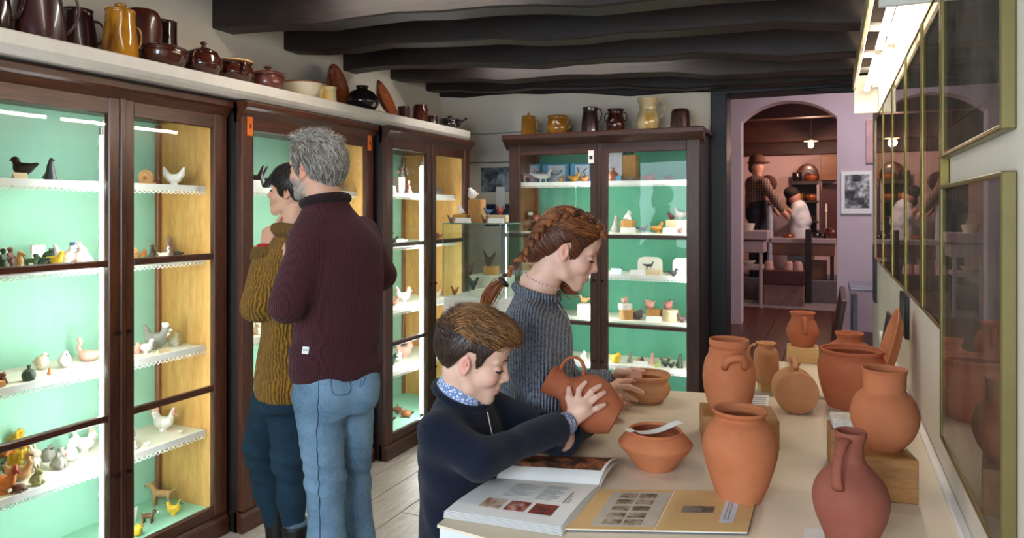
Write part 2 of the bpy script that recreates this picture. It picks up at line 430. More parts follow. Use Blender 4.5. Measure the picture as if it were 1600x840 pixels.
# wall behind the camera with two windows
wf = MB(); zs0, zs1 = .95, 2.25
wf.box((XL-.2, YF-.2, -.12), (XR+.2, YF, zs0)); wf.box((XL-.2, YF-.2, zs1), (XR+.2, YF, 3.0))
for a, b in ((XL-.2, -2.7), (-1.7, -1.05), (-.05, XR+.2)): wf.box((a, YF-.2, zs0), (b, YF, zs1))
struct(wf.build('wall_front', M_wall))
M_glass = glass('window_glass')
for i, (a, b) in enumerate(((-2.7, -1.7), (-1.05, -.05))):
    m = MB()
    for lo, hi in (((a, zs0), (a+.05, zs1)), ((b-.05, zs0), (b, zs1)), ((a, zs0), (b, zs0+.05)), ((a, zs1-.05), (b, zs1)), (((a+b)/2-.02, zs0), ((a+b)/2+.02, zs1)), ((a, 1.58), (b, 1.62))):
        m.box((lo[0], YF-.14, lo[1]), (hi[0], YF-.09, hi[1]), .004)
    wo = struct(m.build('window_%d' % (i+1), basic('white_gloss', '#e8e6e0', .4)))
    for j in (0, 1):
        for k in (0, 1):
            x0 = a+.05 if j == 0 else (a+b)/2+.02; x1 = (a+b)/2-.02 if j == 0 else b-.05
            z0 = zs0+.05 if k == 0 else 1.62; z1 = 1.58 if k == 0 else zs1-.05
            MB().box((x0, YF-.12, z0), (x1, YF-.115, z1)).build('pane', M_glass, wo)
# ceiling and its sagging beams (lower towards the picture wall)
def zb(x): return 2.475+(2.295-2.475)*(x-XL)/(XR-XL)
cv = MB(); cv.add([(XL, YF, zb(XL)+.24), (XR, YF, zb(XR)+.24), (XR, YB, zb(XR)+.24), (XL, YB, zb(XL)+.24), (XL, YF, 3.0), (XR, YF, 3.0), (XR, YB, 3.0), (XL, YB, 3.0)],
    [(0, 3, 2, 1), (4, 5, 6, 7), (0, 1, 5, 4), (1, 2, 6, 5), (2, 3, 7, 6), (3, 0, 4, 7)])
struct(cv.build('ceiling', M_ceil))
def beam(y, wd, dz=0, xr=XR, ph=0.):
    m = MB(); n = 14; vs = []; fs = []
    for i in range(n+1):
        x = XL+(xr-XL)*i/n; sg = .012*math.sin(ph+i*.9)+.008*math.sin(ph*2+i*2.1); yy = y+.01*math.sin(ph+i*.7)
        z = zb(x)+dz+sg
        for a, b in ((yy+.008, z), (yy, z+.008), (yy, zb(x)+.25), (yy+wd, zb(x)+.25), (yy+wd, z+.008), (yy+wd-.008, z)): vs.append((x, a, b))
    for i in range(n):
        for k in range(6): fs.append((i*6+k, i*6+(k+1) % 6, (i+1)*6+(k+1) % 6, (i+1)*6+k))
    fs += [tuple(range(6)), tuple(n*6+k for k in range(6))]; m.add(vs, fs)
    return struct(m.build('beam', M_beam, smooth=25))
for i, (y, wd, dz) in enumerate(((-.6, .15, .0), (-.02, .15, .0), (.55, .15, .0), (1.12, .15, .02), (1.66, .15, .03), (2.80, .15, 0), (3.36, .14, .0), (3.93, .15, -.005), (4.48, .14, .0), (5.0, .12, .01), (5.235, .02, -.0))):
    b = beam(y, wd, dz, ph=i*1.7)
# ================================================================== long white shelf board over the cabinets
M_wpaint = basic('white_shelf_paint', '#d3ccc2', .5, var=.05, bmp=.08)
s_ = MB().prism([(-3.02, 2.025), (-2.50, 2.025), (-2.485, 2.04), (-2.475, 2.055), (-2.475, 2.098), (-2.485, 2.104), (-3.02, 2.104)], .3, 4.74, 'y')
tag(s_.build('wall_shelf', M_wpaint), 'long white painted shelf running above the wall cabinets, carrying glazed pots', 'shelf')
SHZ = 2.104
# ================================================================== glazed display cabinets
M_mahog = wood('mahogany', '#2f170d', '#5d311d', rough=.33, scale=(4, 4, .45), g=7, bmp=.08, coat=.3)
M_mahog_x = wood('mahogany_rail', '#2f170d', '#5d311d', rough=.33, scale=(.45, 4, 4), g=7, bmp=.08, coat=.3)
M_dark = wood('dark_walnut', '#28140e', '#4e2a1c', rough=.4, scale=(4, 4, .45), g=7, bmp=.08, coat=.15)
M_dark_x = wood('dark_walnut_rail', '#28140e', '#4e2a1c', rough=.4, scale=(.45, 4, 4), g=7, bmp=.08, coat=.15)
M_side = wood('dark_side_board', '#0f0907', '#1e120d', rough=.5, scale=(4, 4, .45), g=7)  # near-black wood for the side panels of all cabinets
M_teal = basic('sea_green_backing', '#a2dac2', .75, var=.05, vscale=3, bmp=.1, bscale=40)
M_dteal = basic('deep_green_backing', '#5aa588', .75, var=.06, vscale=3, bmp=.1, bscale=40)
M_yel = wood('honey_pine_lining', '#b98442', '#d8aa64', rough=.45, scale=(5, 5, .7), g=5, bmp=.1)
M_post = wood('pine_corner_post', '#6b3f24', '#8c5a36', rough=.5, scale=(5, 5, .7), g=5)
M_shelf = basic('cream_shelf_paper', '#eeecdc', .6, var=.03)
M_lace = basic('white_lace', '#f4f3ee', .8, var=.04, bmp=.5, bscale=160)
M_pane = glass('cabinet_pane', (.97, .995, .985), refl=1.0, warp=.12)
M_knob = basic('dark_bronze_knob', '#241a14', .35, metal=.6)
TUBE = emis('tube_glow', '#fbfdff', 75); TUBE_B = emis('tube_glow_dim', '#fbfdff', 38)
M_white = basic('white_card', '#f1f0ec', .6, var=.03, bmp=0)
M_metal = basic('steel_clip', '#9a9a9a', .3, metal=1, bmp=0)
def lace_mesh(w, drop=.026, pitch=.022):
    """scalloped edging hanging from a shelf front, with eyelets left open between the loops"""
    m = MB(); n = max(2, int(w/pitch)); p = w/n
    m.box((0, -.0045, -.010), (w, -.0015, .016), .001)
    for i in range(n):
        c = (i+.5)*p; pts = [(c+math.cos(a)*p*.44, -.003, -.010-math.sin(a)*(drop-.012)) for a in np.linspace(0, PI, 7)]
        m.tube(pts, .0022, 4)
        m.ell((c, -.003, -.013), (.0028, .002, .0028), 5, 4)
    return m
def cabinet(name, loc, rz, Wd, D, H, label, shelves, tubes, mf, mx, back, lining, lamp_z=(.2, 1.84), rails=(1.295, .69), ztop=1.88, zbot=.15, stile=.075, gap=.008, corn=.05, cornz=.10, door_cut=0):
    r = empty(name, loc, rz); tag(r, label, 'cabinet'); T = .028
    # carcass
    MB().box((0, .0, .0), (T, D, H-.02), .003).build('side_panel', M_side, r); MB().box((Wd-T, .0, .0), (Wd, D, H-.02), .003).build('side_panel', M_side, r)
    MB().box((T, .02, .10), (T+.006, D-.02, H-.09)).build('side_lining', lining, r); MB().box((Wd-T-.006, .02, .10), (Wd-T, D-.02, H-.09)).build('side_lining', lining, r)
    MB().box((T, D-.02, .08), (Wd-T, D-.008, H-.08)).build('back_panel', back, r)
    for xx in (T+.006, Wd-T-.03): MB().box((xx, D-.045, .1), (xx+.024, D-.02, H-.1), .004).build('corner_post', M_post, r)
    MB().box((T, .0, H-.09), (Wd-T, D, H-.06)).build('top_board', mx, r); MB().box((T, .03, .085), (Wd-T, D-.02, .115)).build('bottom_board', back, r)
    # plinth, frieze and cornice
    MB().prism([(-.03, 0), (-.03, .075), (-.022, .085), (-.012, .095), (.02, .095), (.02, 0)], -.0, Wd, 'x').build('plinth', mx, r)
    MB().box((0, -.004, ztop+.075), (Wd, .03, H-.02), .003).build('frieze', mx, r)
    c = corn; pr = [(.02, H-cornz), (-.006, H-cornz), (-.012, H-cornz+.012), (-.012-.3*c, H-cornz+.03), (-.012-.75*c, H-cornz+.06), (-.012-c, H-cornz+.07), (-.012-c, H-.008), (-.008-c*.9, H), (.02, H)]
    e = c*.35 if c > .06 else 0; cm = MB().prism(pr, -e, Wd+e, 'x'); cm.box((-e, 0, H-.03), (Wd+e, D, H), .004); cm.build('cornice', mx, r)
    # two doors
    hw = Wd/2
    for side in (0, 1):
        x0 = .004 if side == 0 else hw+.002; x1 = hw-.002 if side == 0 else Wd-.004
        d = MB(); z0, z1 = zbot-.05, ztop+.07
        sl = stile if side == 0 else stile*.72; sr = stile*.72 if side == 0 else stile
        d.box((x0, -.026, z0), (x0+sl, .004, z1), .004); d.box((x1-sr, -.026, z0), (x1, .004, z1), .004)
        o = d.build('door', mf, r)
        for za, zc in ((ztop, z1), (z0, zbot)): MB().box((x0+sl, -.024, za), (x1-sr, .002, zc), .004).build('rail', mx, o)
        for zr in rails: MB().box((x0+sl, -.023, zr-.014), (x1-sr, .001, zr+.014), .004).build('glazing_bar', mx, o)
        zz = [zbot]+sorted(rails)+[ztop]
        for a, b in zip(zz[:-1], zz[1:]): MB().box((x0+sl-.003, -.012, a), (x1-sr+.003, -.009, b)).build('pane', M_pane, o)
        kx = x1-sr*.5 if side == 0 else x0+sl*.45
        for kz in (1.02, .46): MB().lathe([(.004, 0), (.006, .004), (.0095, .010), (.0085, .016), (.003, .02)], 10, M=Matrix.Translation((kx, -.026, kz)) @ Matrix.Rotation(PI/2, 4, 'X')).build('knob', M_knob, o, True)
        if side == 1: MB().box((x0-.012, -.034, z0), (x0+.012, -.024, z1), .003).build('cover_strip', mf, o)
    # shelves with lace edging
    for zsf in shelves:
        sh = MB().box((T+.008, .075, zsf-.018), (Wd-T-.008, D-.022, zsf), .003).build('shelf', M_shelf, r)
        l = lace_mesh(Wd-2*T-.02).build('lace_trim', M_lace, sh); l.location = (T+.01, .075, zsf-.012)
    for (tx, ty, a, b) in tubes:
        t = MB().lathe([(.0095, a), (.0095, b)], 12, c=(tx, ty, 0)).build('fluorescent_tube', TUBE_B if corn > .06 else TUBE, r, True)
        for zc in (a-.03, b): MB().lathe([(.0115, 0), (.0115, .03)], 12, c=(tx, ty, zc)).build('end_cap', M_metal, t, True)
        MB().box((tx-.008, ty-.024, a-.05), (tx+.03, ty-.014, b+.06), .002).build('lamp_batten', M_white, r)
    return r
SH = (1.615, 1.288, .872, .478)
CAB = {}
CX = {1: -2.60, 2: -2.525, 3: -2.455}; CY = {1: 1.40, 2: 2.495, 3: 3.565}; CW = {1: 1.085, 2: 1.05, 3: 1.085}
names = {1: 'reddish mahogany display cabinet nearest the camera, two glazed doors and lit green interior',
         2: 'mahogany display cabinet with orange tags, in front of which the couple stands',
         3: 'dark wood display cabinet at the far end below the white shelf'}
for i in (1, 2, 3):
    CAB[i] = cabinet('display_cabinet', (CX[i], CY[i], 0), PI/2, CW[i], abs(XL-CX[i])-.01, 2.015, names[i], SH, [(CW[i]/2-.045, .03, .16, 1.80)],
        M_mahog if i < 3 else M_dark, M_mahog_x if i < 3 else M_dark_x, M_teal, M_yel)
# orange paper tags on the middle cabinet
M_or = basic('orange_tag_paper', '#d96a1e', .7, var=.06)
for yy, zz in ((.05, 1.90), (1.0, 1.905)):
    o = MB().box((yy-.018, -.031, zz-.045), (yy+.018, -.027, zz+.045), .001).build('paper_tag', M_or, CAB[2]); o['label'] = 'orange paper tag'
    MB().box((yy-.006, -.033, zz-.01), (yy+.006, -.0305, zz+.012)).build('printed_mark', basic('tag_ink', '#7a3510', .8), o)
BX0, BX1, BY = -2.165, -.785, 4.78
SHB = (1.70, 1.345, 1.045, .735, .42)
CAB[4] = cabinet('display_cabinet', (BX0, BY, 0), 0, BX1-BX0, YB-BY-.01, 2.055, 'dark wood display cabinet on the end wall with jugs on its cornice', (1.71, 1.055, .42), [((BX1-BX0)/2-.06, .05, .2, 1.84), ((BX1-BX0)-.075, .04, .2, 1.84)],
    M_dark, M_dark_x, M_dteal, M_post, rails=(1.325, .715), ztop=1.905, stile=.085, corn=.075, cornz=.105)
for zsf in (1.348, .738):
    sh = MB().box((.036, .075, zsf-.018), (BX1-BX0-.036, YB-BY-.03, zsf), .003).build('shelf', M_shelf, CAB[4])
o = MB().box((.615, -.031, 1.835), (.655, -.027, 1.925), .001).build('number_tag', M_white, CAB[4]); o['label'] = 'white card tag'
MB().box((.624, -.033, 1.865), (.646, -.0305, 1.888)).build('printed_mark', M_black, o)
# ================================================================== pottery
def clay(name, c0, c1, rough=.72, rings=.12, spec=.3):
    if name in MATS: return MATS[name]
    m, nt, b = newmat(name); v = coords(nt); n1 = noise(nt, v, 7, 5); n2 = noise(nt, v, 90, 3)
    a = mixc(nt, ramp(nt, n1, .3, .72), lin(c0), lin(c1)); nt.links.new(a, b.inputs['Base Color'])
    b.inputs['Roughness'].default_value = rough; b.inputs['Specular IOR Level'].default_value = spec
    wv = wave(nt, coords(nt, (0, 0, 1)), 38, 1.5, 'Z'); mx = N(nt, 'ShaderNodeMath', operation='MULTIPLY_ADD'); mx.inputs[1].default_value = .55
    nt.links.new(wv, mx.inputs[0]); nt.links.new(n2, mx.inputs[2]); bump(nt, b, mx.outputs[0], rings, .0025); MATS[name] = m; return m
M_terra = clay('terracotta', '#b56842', '#ca8158')
M_terra2 = clay('terracotta_pale', '#b97a52', '#cf9a6e')
M_terra3 = clay('terracotta_red', '#a5583a', '#b96d4a')
M_inside = clay('terracotta_inside', '#8e4a2d', '#a55d3a')
def glaze(name, c0, c1, c2=None, rough=.14, sc=6):
    if name in MATS: return MATS[name]
    m, nt, b = newmat(name); v = coords(nt, (1, 1, .5)); n1 = noise(nt, v, sc*2.2, 6, .65)
    a = mixc(nt, ramp(nt, n1, .35, .68), lin(c0), lin(c1))
    if c2:
        n2 = noise(nt, coords(nt, (1, 1, .35)), sc*1.3, 4); a = mixc(nt, ramp(nt, n2, .52, .66), a, lin(c2))
    nt.links.new(a, b.inputs['Base Color']); b.inputs['Roughness'].default_value = rough; b.inputs['Coat Weight'].default_value = .5; b.inputs['Coat Roughness'].default_value = .06
    bump(nt, b, noise(nt, v, 14, 3), .15, .003); MATS[name] = m; return m
M_gbrown = glaze('brown_glaze', '#2c120c', '#4a2015')
M_gdark = glaze('dark_brown_glaze', '#190c09', '#33160f')
M_gplum = glaze('plum_brown_glaze', '#2a1212', '#3e1c1b', rough=.3)
M_gblack = glaze('black_glaze', '#0d0b0d', '#201a1c')
M_gyel = glaze('mottled_yellow_glaze', '#9a5f14', '#b9801f', '#5e320e')
M_gochre = glaze('ochre_glaze', '#96621c', '#ae7a2a', '#7d4d14')
M_gcream = glaze('cream_glaze', '#cdb98a', '#dccba0', '#b98f3a')
M_gslip = glaze('cream_slip_glaze', '#d9c9a8', '#e6dbc2')
M_grust = glaze('rust_glaze', '#7a3a1c', '#95502a')
M_gred = glaze('reddish_brown_glaze', '#4a2018', '#653026', rough=.3)
M_ptan = clay('tan_stoneware', '#b98a55', '#cba06a', rough=.6)
def smooth_prof(pts, n=7):
    """Catmull-Rom through (r, z) points"""
    P = [np.array(p, float) for p in pts]; out = []
    for i in range(len(P)-1):
        a, b, c, d = P[max(i-1, 0)], P[i], P[i+1], P[min(i+2, len(P)-1)]
        if np.allclose(b, c): continue
        for k in range(n):
            t = k/n; q = .5*(2*b+(c-a)*t+(2*a-5*b+4*c-d)*t*t+(3*b-a-3*c+d)*t**3); out.append((max(q[0], 0.0005), q[1]))
    out.append(tuple(P[-1])); return out
def pot(name, prof, mat, label, cat, loc, rz=0, th=.006, inside=None, n=40, handles=(), group=None, M=None, open_=True, sx=1, sy=1, rough_parts=()):
    """thrown vessel: outer profile from foot to lip, then the inner wall back down; handles are parts"""
    pr = smooth_prof(prof); zt = pr[-1][1]; full = [(.0006, pr[0][1])]+pr
    m = MB()
    if open_:
        R = pr[-1][0]; lip = [(R-th*.25, zt+th*.35), (R-th*.75, zt+th*.3), (R-th, zt-th*.2)]
        inn = [(max(r-th, .001), z) for r, z in reversed(pr) if z < zt-th*.6 and z > pr[0][1]+th]
        k0 = len(full)+2; m.lathe(full+lip+inn+[(.0006, pr[0][1]+th)], n, cap0=False, cap1=False, sx=sx, sy=sy)
    else: m.lathe(full+[(.0006, zt)], n, cap0=False, cap1=False, sx=sx, sy=sy)
    o = m.build(name, mat, smooth='all'); o.data.set_sharp_from_angle(angle=math.radians(70))
    o.location = loc; o.rotation_euler.z = rz
    if M is not None: o.matrix_world = M
    tag(o, label, cat, group)
    for h in handles:
        h_ = dict(h); hm = h_.get('mat', mat); nm = h_.get('name', 'handle')
        hb = MB()
        if h_['k'] == 'strap':                       # side strap: from (r0, z0) out to reach and back to (r1, z1), at angle a
            a = h_.get('a', 0); r0, z0, r1, z1, out = h_['p']; w_ = h_.get('w', .009); ts = np.linspace(0, 1, 14)
            pts = []
            for t in ts:
                b = np.array([r0, z0])*(1-t)**3+3*np.array([r0+out*1.15, z0+h_.get('lift', .01)])*(1-t)**2*t+3*np.array([r1+out*1.15, z1+(z0-z1)*.3])*(1-t)*t*t+np.array([r1, z1])*t**3
                pts.append((b[0]*math.cos(a), b[0]*math.sin(a), b[1]))
            hb.tube(pts, [w_*(1.15-.3*math.sin(PI*t)) for t in ts], 10, flat=(.55, (math.cos(a), math.sin(a), .3)))
        elif h_['k'] == 'arch':                      # horizontal loop: both ends on the wall at height z, spread by angle s
            a = h_['a']; r, z, sp, out, lift = h_['p']; w_ = h_.get('w', .007); pts = []
            for t in np.linspace(-1, 1, 15):
                rr = r+out*(1-t*t)**.6; an = a+sp*t; pts.append((rr*math.cos(an), rr*math.sin(an), z+lift*(1-t*t)**.6))
            hb.tube(pts, w_, 8)
        elif h_['k'] == 'stick':
            a = h_['a']; r0, z0, r1, z1 = h_['p']; hb.tube([(r0*math.cos(a), r0*math.sin(a), z0), ((r0+r1)/2*math.cos(a), (r0+r1)/2*math.sin(a), (z0+z1)/2), (r1*math.cos(a), r1*math.sin(a), z1)], h_.get('w', [.008, .007, .010]), 8)
        elif h_['k'] == 'lid':
            hb.lathe(smooth_prof(h_['p'])+[(.0006, h_['p'][-1][1])], 28, cap0=True, cap1=False)
        hb.build(nm, hm, o, smooth='all')
    return o
TZ = .86
# ------------------------------------------------------------------ table
M_ttop = basic('cream_table_top', '#e2d4be', .42, var=.05, vscale=4, bmp=.05, bscale=200)
M_tedge = basic('white_table_edge', '#d8dbe0', .5, var=.03)
tb = empty('table', (-.26, 1.9, 0)); tag(tb, 'long cream topped display table along the picture wall', 'table')
def tpart(name, m, mat, smooth=False): o = m.build(name, mat, tb, smooth); o.matrix_parent_inverse = Matrix.Translation((.26, -1.9, 0)); return o
cl_ = on(683, 819, TZ); fl1 = on(1046, 611, TZ)
top = MB(); P4 = [(cl_[0], cl_[1]), (XR-.02, cl_[1]-.10), (XR-.02, fl1[1]+.14), (fl1[0]-.24, fl1[1]-.03)]
def slab(m, P, z0, z1):
    n_ = len(P); m.add([(*p, z0) for p in P]+[(*p, z1) for p in P], [tuple(reversed(range(n_))), tuple(range(n_, 2*n_))]+[(i, (i+1) % n_, n_+(i+1) % n_, n_+i) for i in range(n_)])
slab(top, P4, TZ-.006, TZ); tpart('table_top', top, M_ttop)
ap = MB(); slab(ap, [(p[0]+(.004 if i in (0, 3) else -.002), p[1]+(.004 if i < 2 else -.004)) for i, p in enumerate(P4)], TZ-.05, TZ-.006); tpart('edge_band', ap, M_tedge)
for (lx, ly) in ((P4[0][0]+.08, P4[0][1]+.06), (P4[1][0]-.08, P4[1][1]+.1), (P4[2][0]-.08, P4[2][1]-.08), (P4[3][0]+.1, P4[3][1]-.08)):
    tpart('leg', MB().box((lx-.025, ly-.025, 0), (lx+.025, ly+.025, TZ-.05), .004), M_tedge)
t2 = empty('side_table', (0, 3.2, 0)); tag(t2, 'narrow cream table continuing beyond the long table towards the doorway', 'table')
q0 = fl1[1]+.155
o = MB().box((-.27, q0, TZ-.045), (XR-.02, q0+.55, TZ), .004).build('table_top', M_ttop, t2); o.matrix_parent_inverse = Matrix.Translation((0, -3.2, 0))
for lx in (-.22, .17):
    for ly in (q0+.05, q0+.5):
        o = MB().box((lx-.02, ly-.02, 0), (lx+.02, ly+.02, TZ-.045), .003).build('leg', M_tedge, t2); o.matrix_parent_inverse = Matrix.Translation((0, -3.2, 0))
# batten along the wall behind the table
tr = MB().box((XR-.02, P4[1][1], TZ-.03), (XR, 4.2, TZ+.012), .003).build('trim_1', M_white); struct(tr)
# ------------------------------------------------------------------ wooden blocks
M_blk = wood('oak_block', '#8f5f33', '#b98550', rough=.5, scale=(1, 5, 5), g=7, bmp=.1)
M_blk2 = wood('pale_pine_block', '#c79a5c', '#ddb87c', rough=.5, scale=(1, 5, 5), g=6, bmp=.1)
def block(c, sx, sy, h, rz, mat, label): return tag(MB().box((-sx/2, -sy/2, 0), (sx/2, sy/2, h), .003).build('wooden_block', mat, None, loc=(c[0], c[1], c[2]), rz=rz), label, 'block')
YAW = math.radians
def px2m(px, t): return px*t/FPX
# 1 jar on its block
bc = W(1143, 660, 2.0); BZ = TZ
b1 = on(1098, 692, TZ); b1c = (b1[0]+.075, b1[1]+.055, TZ)
block((b1c[0]+.01, b1c[1]+.01, TZ), .20, .15, .082, YAW(12), M_blk, 'oak block carrying the round bellied jar with side ears')
R1 = px2m(43, 1.98)
pot('terracotta_jar', [(.045, 0), (.051, .004), (.067, .055), (.0715, .1), (.065, .142), (.052, .166), (.049, .176), (.0535, .185), (.054, .2)], M_terra, 'wide mouthed terracotta jar with side ears on the oak block', 'jar', (b1c[0]-.012, b1c[1], TZ+.082),
    handles=[dict(k='arch', a=YAW(-70), p=(.064, .132, .40, .030, .034), w=.0095, name='ear'), dict(k='arch', a=YAW(116), p=(.064, .132, .40, .030, .034), w=.0095, name='ear')])
# 2 large wide jar nearest the booklet
c = on(1158, 791, TZ); c = (c[0]-.008, c[1]+.045, TZ)
pot('terracotta_jar', [(.043, 0), (.048, .004), (.066, .05), (.0805, .105), (.079, .135), (.066, .165), (.053, .18), (.0535, .187), (.058, .192), (.0595, .197)], M_terra, 'plain round terracotta jar without handles standing behind the booklet', 'jar', c)
# 3 squat bowl with paper strip
c3 = on(1022, 737, TZ); c3 = (c3[0]-.005, c3[1]+.035, TZ)
pot('terracotta_bowl', [(.042, 0), (.047, .003), (.070, .032), (.0905, .058), (.0885, .066), (.072, .084), (.066, .089), (.067, .092)], M_terra, 'squat terracotta bowl with incurved rim and a paper strip across it', 'bowl', c3)
m = MB(); n_ = 16; vs = []; fs = []
ax = np.array([math.cos(YAW(44)), math.sin(YAW(44))]); ay = np.array([-ax[1], ax[0]])
for i in range(n_+1):
    t = i/n_; s_ = -.078+.156*t; zz = .0975-.012*math.sin(PI*min(1, t*1.1))+.006*t*t
    if abs(s_) > .058: zz = max(zz, .0975)
    for k, wv in ((0, -.013), (1, .013)):
        q = ax*s_+ay*(wv+.006); vs.append((c3[0]+q[0], c3[1]+q[1], TZ+zz)); vs.append((c3[0]+q[0], c3[1]+q[1], TZ+zz+.0008))
for i in range(n_):
    a = i*4; b = a+4; fs += [(a, a+2, b+2, b), (a+1, b+1, b+3, a+3), (a, b, b+1, a+1), (a+2, a+3, b+3, b+2)]
fs += [(0, 1, 3, 2), (n_*4, n_*4+2, n_*4+3, n_*4+1)]
m.add(vs, fs); tag(m.build('paper_strip', M_white, smooth=True), 'curved white paper strip lying across the squat bowl', 'paper')
# 4 bowl held by the girl
c4 = on(1008, 629, TZ); c4 = np.array([c4[0]-.005, c4[1]+.03, TZ])
pot('terracotta_bowl', [(.05, 0), (.056, .003), (.076, .027), (.0815, .05), (.074, .069), (.0715, .073), (.079, .081), (.083, .086), (.082, .091)], M_terra2, 'round terracotta bowl with everted rim held between the hands of the girl', 'bowl', c4)
# 5 small pale double jar behind
c5 = on(1189, 613, TZ)
block((c5[0]+.015, c5[1]+.03, TZ), .05, .05, .03, YAW(20), M_blk2, 'small pale block under the small pale cylindrical jar')
pot('terracotta_jar', [(.03, 0), (.034, .003), (.042, .03), (.042, .10), (.034, .122), (.028, .13), (.030, .136), (.036, .142)], M_terra2, 'small pale cylindrical jar with a looped handle behind the eared jar', 'jar', (c5[0]+.015, c5[1]+.03, TZ+.03),
    handles=[dict(k='strap', a=YAW(170), p=(.034, .13, .04, .05, .028), w=.009)])
# 6 barrel canteen lying on its side
c6 = on(1243, 648, TZ); d6 = np.array([-.27, -.96]); rr = .067
Mx = Matrix.Translation((c6[0]-.005, c6[1]+.05, TZ+rr)) @ Matrix.Rotation(YAW(-78), 4, 'Z') @ Matrix.Rotation(PI/2, 4, 'Y')
cn = pot('barrel_flask', [(.060, -.05), (.066, -.044), (.0675, 0), (.066, .044), (.060, .05)], M_terra2, 'round barrel shaped flask lying on its side with spout on top', 'flask', (0, 0, 0), open_=False, M=Mx)
for nm_, mm in (('spout', MB().lathe(smooth_prof([(.016, .055), (.014, .068), (.015, .078), (.019, .086)])+[(.014, .086), (.011, .07)], 16, cap0=False)),
                ('handle', MB().tube([(-.030+.058*math.cos(a), .0, .062+.036*math.sin(a)) for a in np.linspace(2.9, .35, 10)], .0085, 8))):
    o = mm.build(nm_, M_terra2, None, 'all'); o.data.transform(Matrix.Translation((0, 0, -.0)))
    o.parent = cn; o.matrix_parent_inverse = (Matrix.Rotation(YAW(-78), 4, 'Z') @ Matrix.Rotation(PI/2, 4, 'Y')).inverted() @ Matrix.Rotation(YAW(-78), 4, 'Z')
# 7 small jug on a pale block at the back
c7 = ony(1254, 578, 3.28)
block((c7[0], c7[1], TZ), .125, .10, .066, YAW(4), M_blk2, 'pale pine block under the small jug at the far end of the table')
pot('terracotta_jug', [(.04, 0), (.044, .003), (.062, .04), (.0655, .065), (.055, .098), (.046, .115), (.047, .13), (.052, .142)], M_terra3, 'small terracotta jug on the tall pale block near the doorway', 'jug', (c7[0], c7[1], TZ+.066),
    handles=[dict(k='strap', a=YAW(-80), p=(.046, .125, .062, .06, .03), w=.01)])
# 8 big wide jar
c8 = on(1331, 634, TZ)
pot('terracotta_jar', [(.07, 0), (.077, .004), (.095, .06), (.104, .115), (.103, .145), (.094, .165), (.09, .172), (.095, .180), (.096, .187)], M_terra3, 'large wide mouthed terracotta jar in the middle of the cluster by the wall', 'jar', (c8[0], c8[1], TZ))
# 9 neck of a jar behind the big one
c9 = ony(1327, 560, 3.12)
pot('terracotta_jar', [(.05, 0), (.056, .004), (.085, .05), (.088, .085), (.066, .115), (.05, .126), (.046, .138), (.052, .152), (.054, .158)], M_terra3, 'tall terracotta jar mostly hidden behind the large wide mouthed jar', 'jar', (c9[0], c9[1], TZ))
# 10 round pot with collar neck on a block
cb = on(1354, 783, TZ); cb = (cb[0]+.02, cb[1]+.075, TZ)
block((cb[0]+.0, cb[1]+.005, TZ), .145, .14, .098, YAW(10), M_blk, 'oak block carrying the round pot with a collar neck by the frames')
block((cb[0]-.062, cb[1]+.135, TZ), .07, .10, .105, YAW(6), M_blk, 'oak block with printed paper slip behind the dark jug')
tag(MB().box((-.03, -.045, 0), (.03, .045, .022), .004).build('paper_label', basic('printed_label_paper', '#cfcac0', .6, var=.2, vscale=60), loc=(cb[0]-.062, cb[1]+.135, TZ+.105), rz=YAW(6)), 'rolled printed paper label on the oak block behind the dark jug', 'label')
pot('terracotta_pot', [(.035, 0), (.038, .003), (.062, .035), (.0725, .075), (.063, .112), (.046, .132), (.0445, .142), (.046, .172), (.049, .18)], M_terra, 'round bellied pot with a straight collar neck on the block beside the frames', 'pot', (cb[0]+.02, cb[1]+.01, TZ+.098))
# 11 dark red jug in front
c11 = W(1329, 800, 1.335); c11[2] = TZ
pot('terracotta_jug', [(.036, 0), (.039, .003), (.046, .03), (.0625, .072), (.067, .105), (.058, .135), (.036, .16), (.026, .172), (.023, .185), (.0235, .205), (.028, .22), (.0285, .226)], clay('terracotta_plum', '#8a4a3a', '#a06050'), 'dull red narrow necked jug with a strap handle, nearest on the table', 'jug', (c11[0], c11[1], TZ),
    handles=[dict(k='strap', a=YAW(-112), p=(.024, .215, .058, .135, .022), w=.0105, lift=.006)])
# 12 plate leaning against the wall
pm = smooth_prof([(.012, 0), (.105, .004), (.13, .016), (.158, .03), (.162, .034)])
pl_ = MB().lathe([(.0006, 0)]+pm+[(.156, .034), (.127, .022), (.102, .011), (.0006, .009)], 40, cap0=False, cap1=False).build('terracotta_plate', M_terra, smooth='all')
cp = onx(1414, 560, .185)
pl_.matrix_world = Matrix.Translation((.190, 2.66, TZ+.157)) @ Matrix.Rotation(YAW(-74), 4, 'Y')
tag(pl_, 'shallow terracotta plate leaning on edge against the wall', 'plate')
cpp = onx(1386, 540, .21)
M_slate = basic('dark_slate_print', '#2c2f33', .35, var=.3, vscale=30)
o = MB().box((-.006, -.07, 0), (.006, .07, .19), .002).build('small_picture', M_slate, loc=(.205, cpp[1]+.25, TZ), rz=0); o.rotation_euler.y = YAW(9)
tag(o, 'small dark framed card leaning on the wall behind the plate', 'picture')
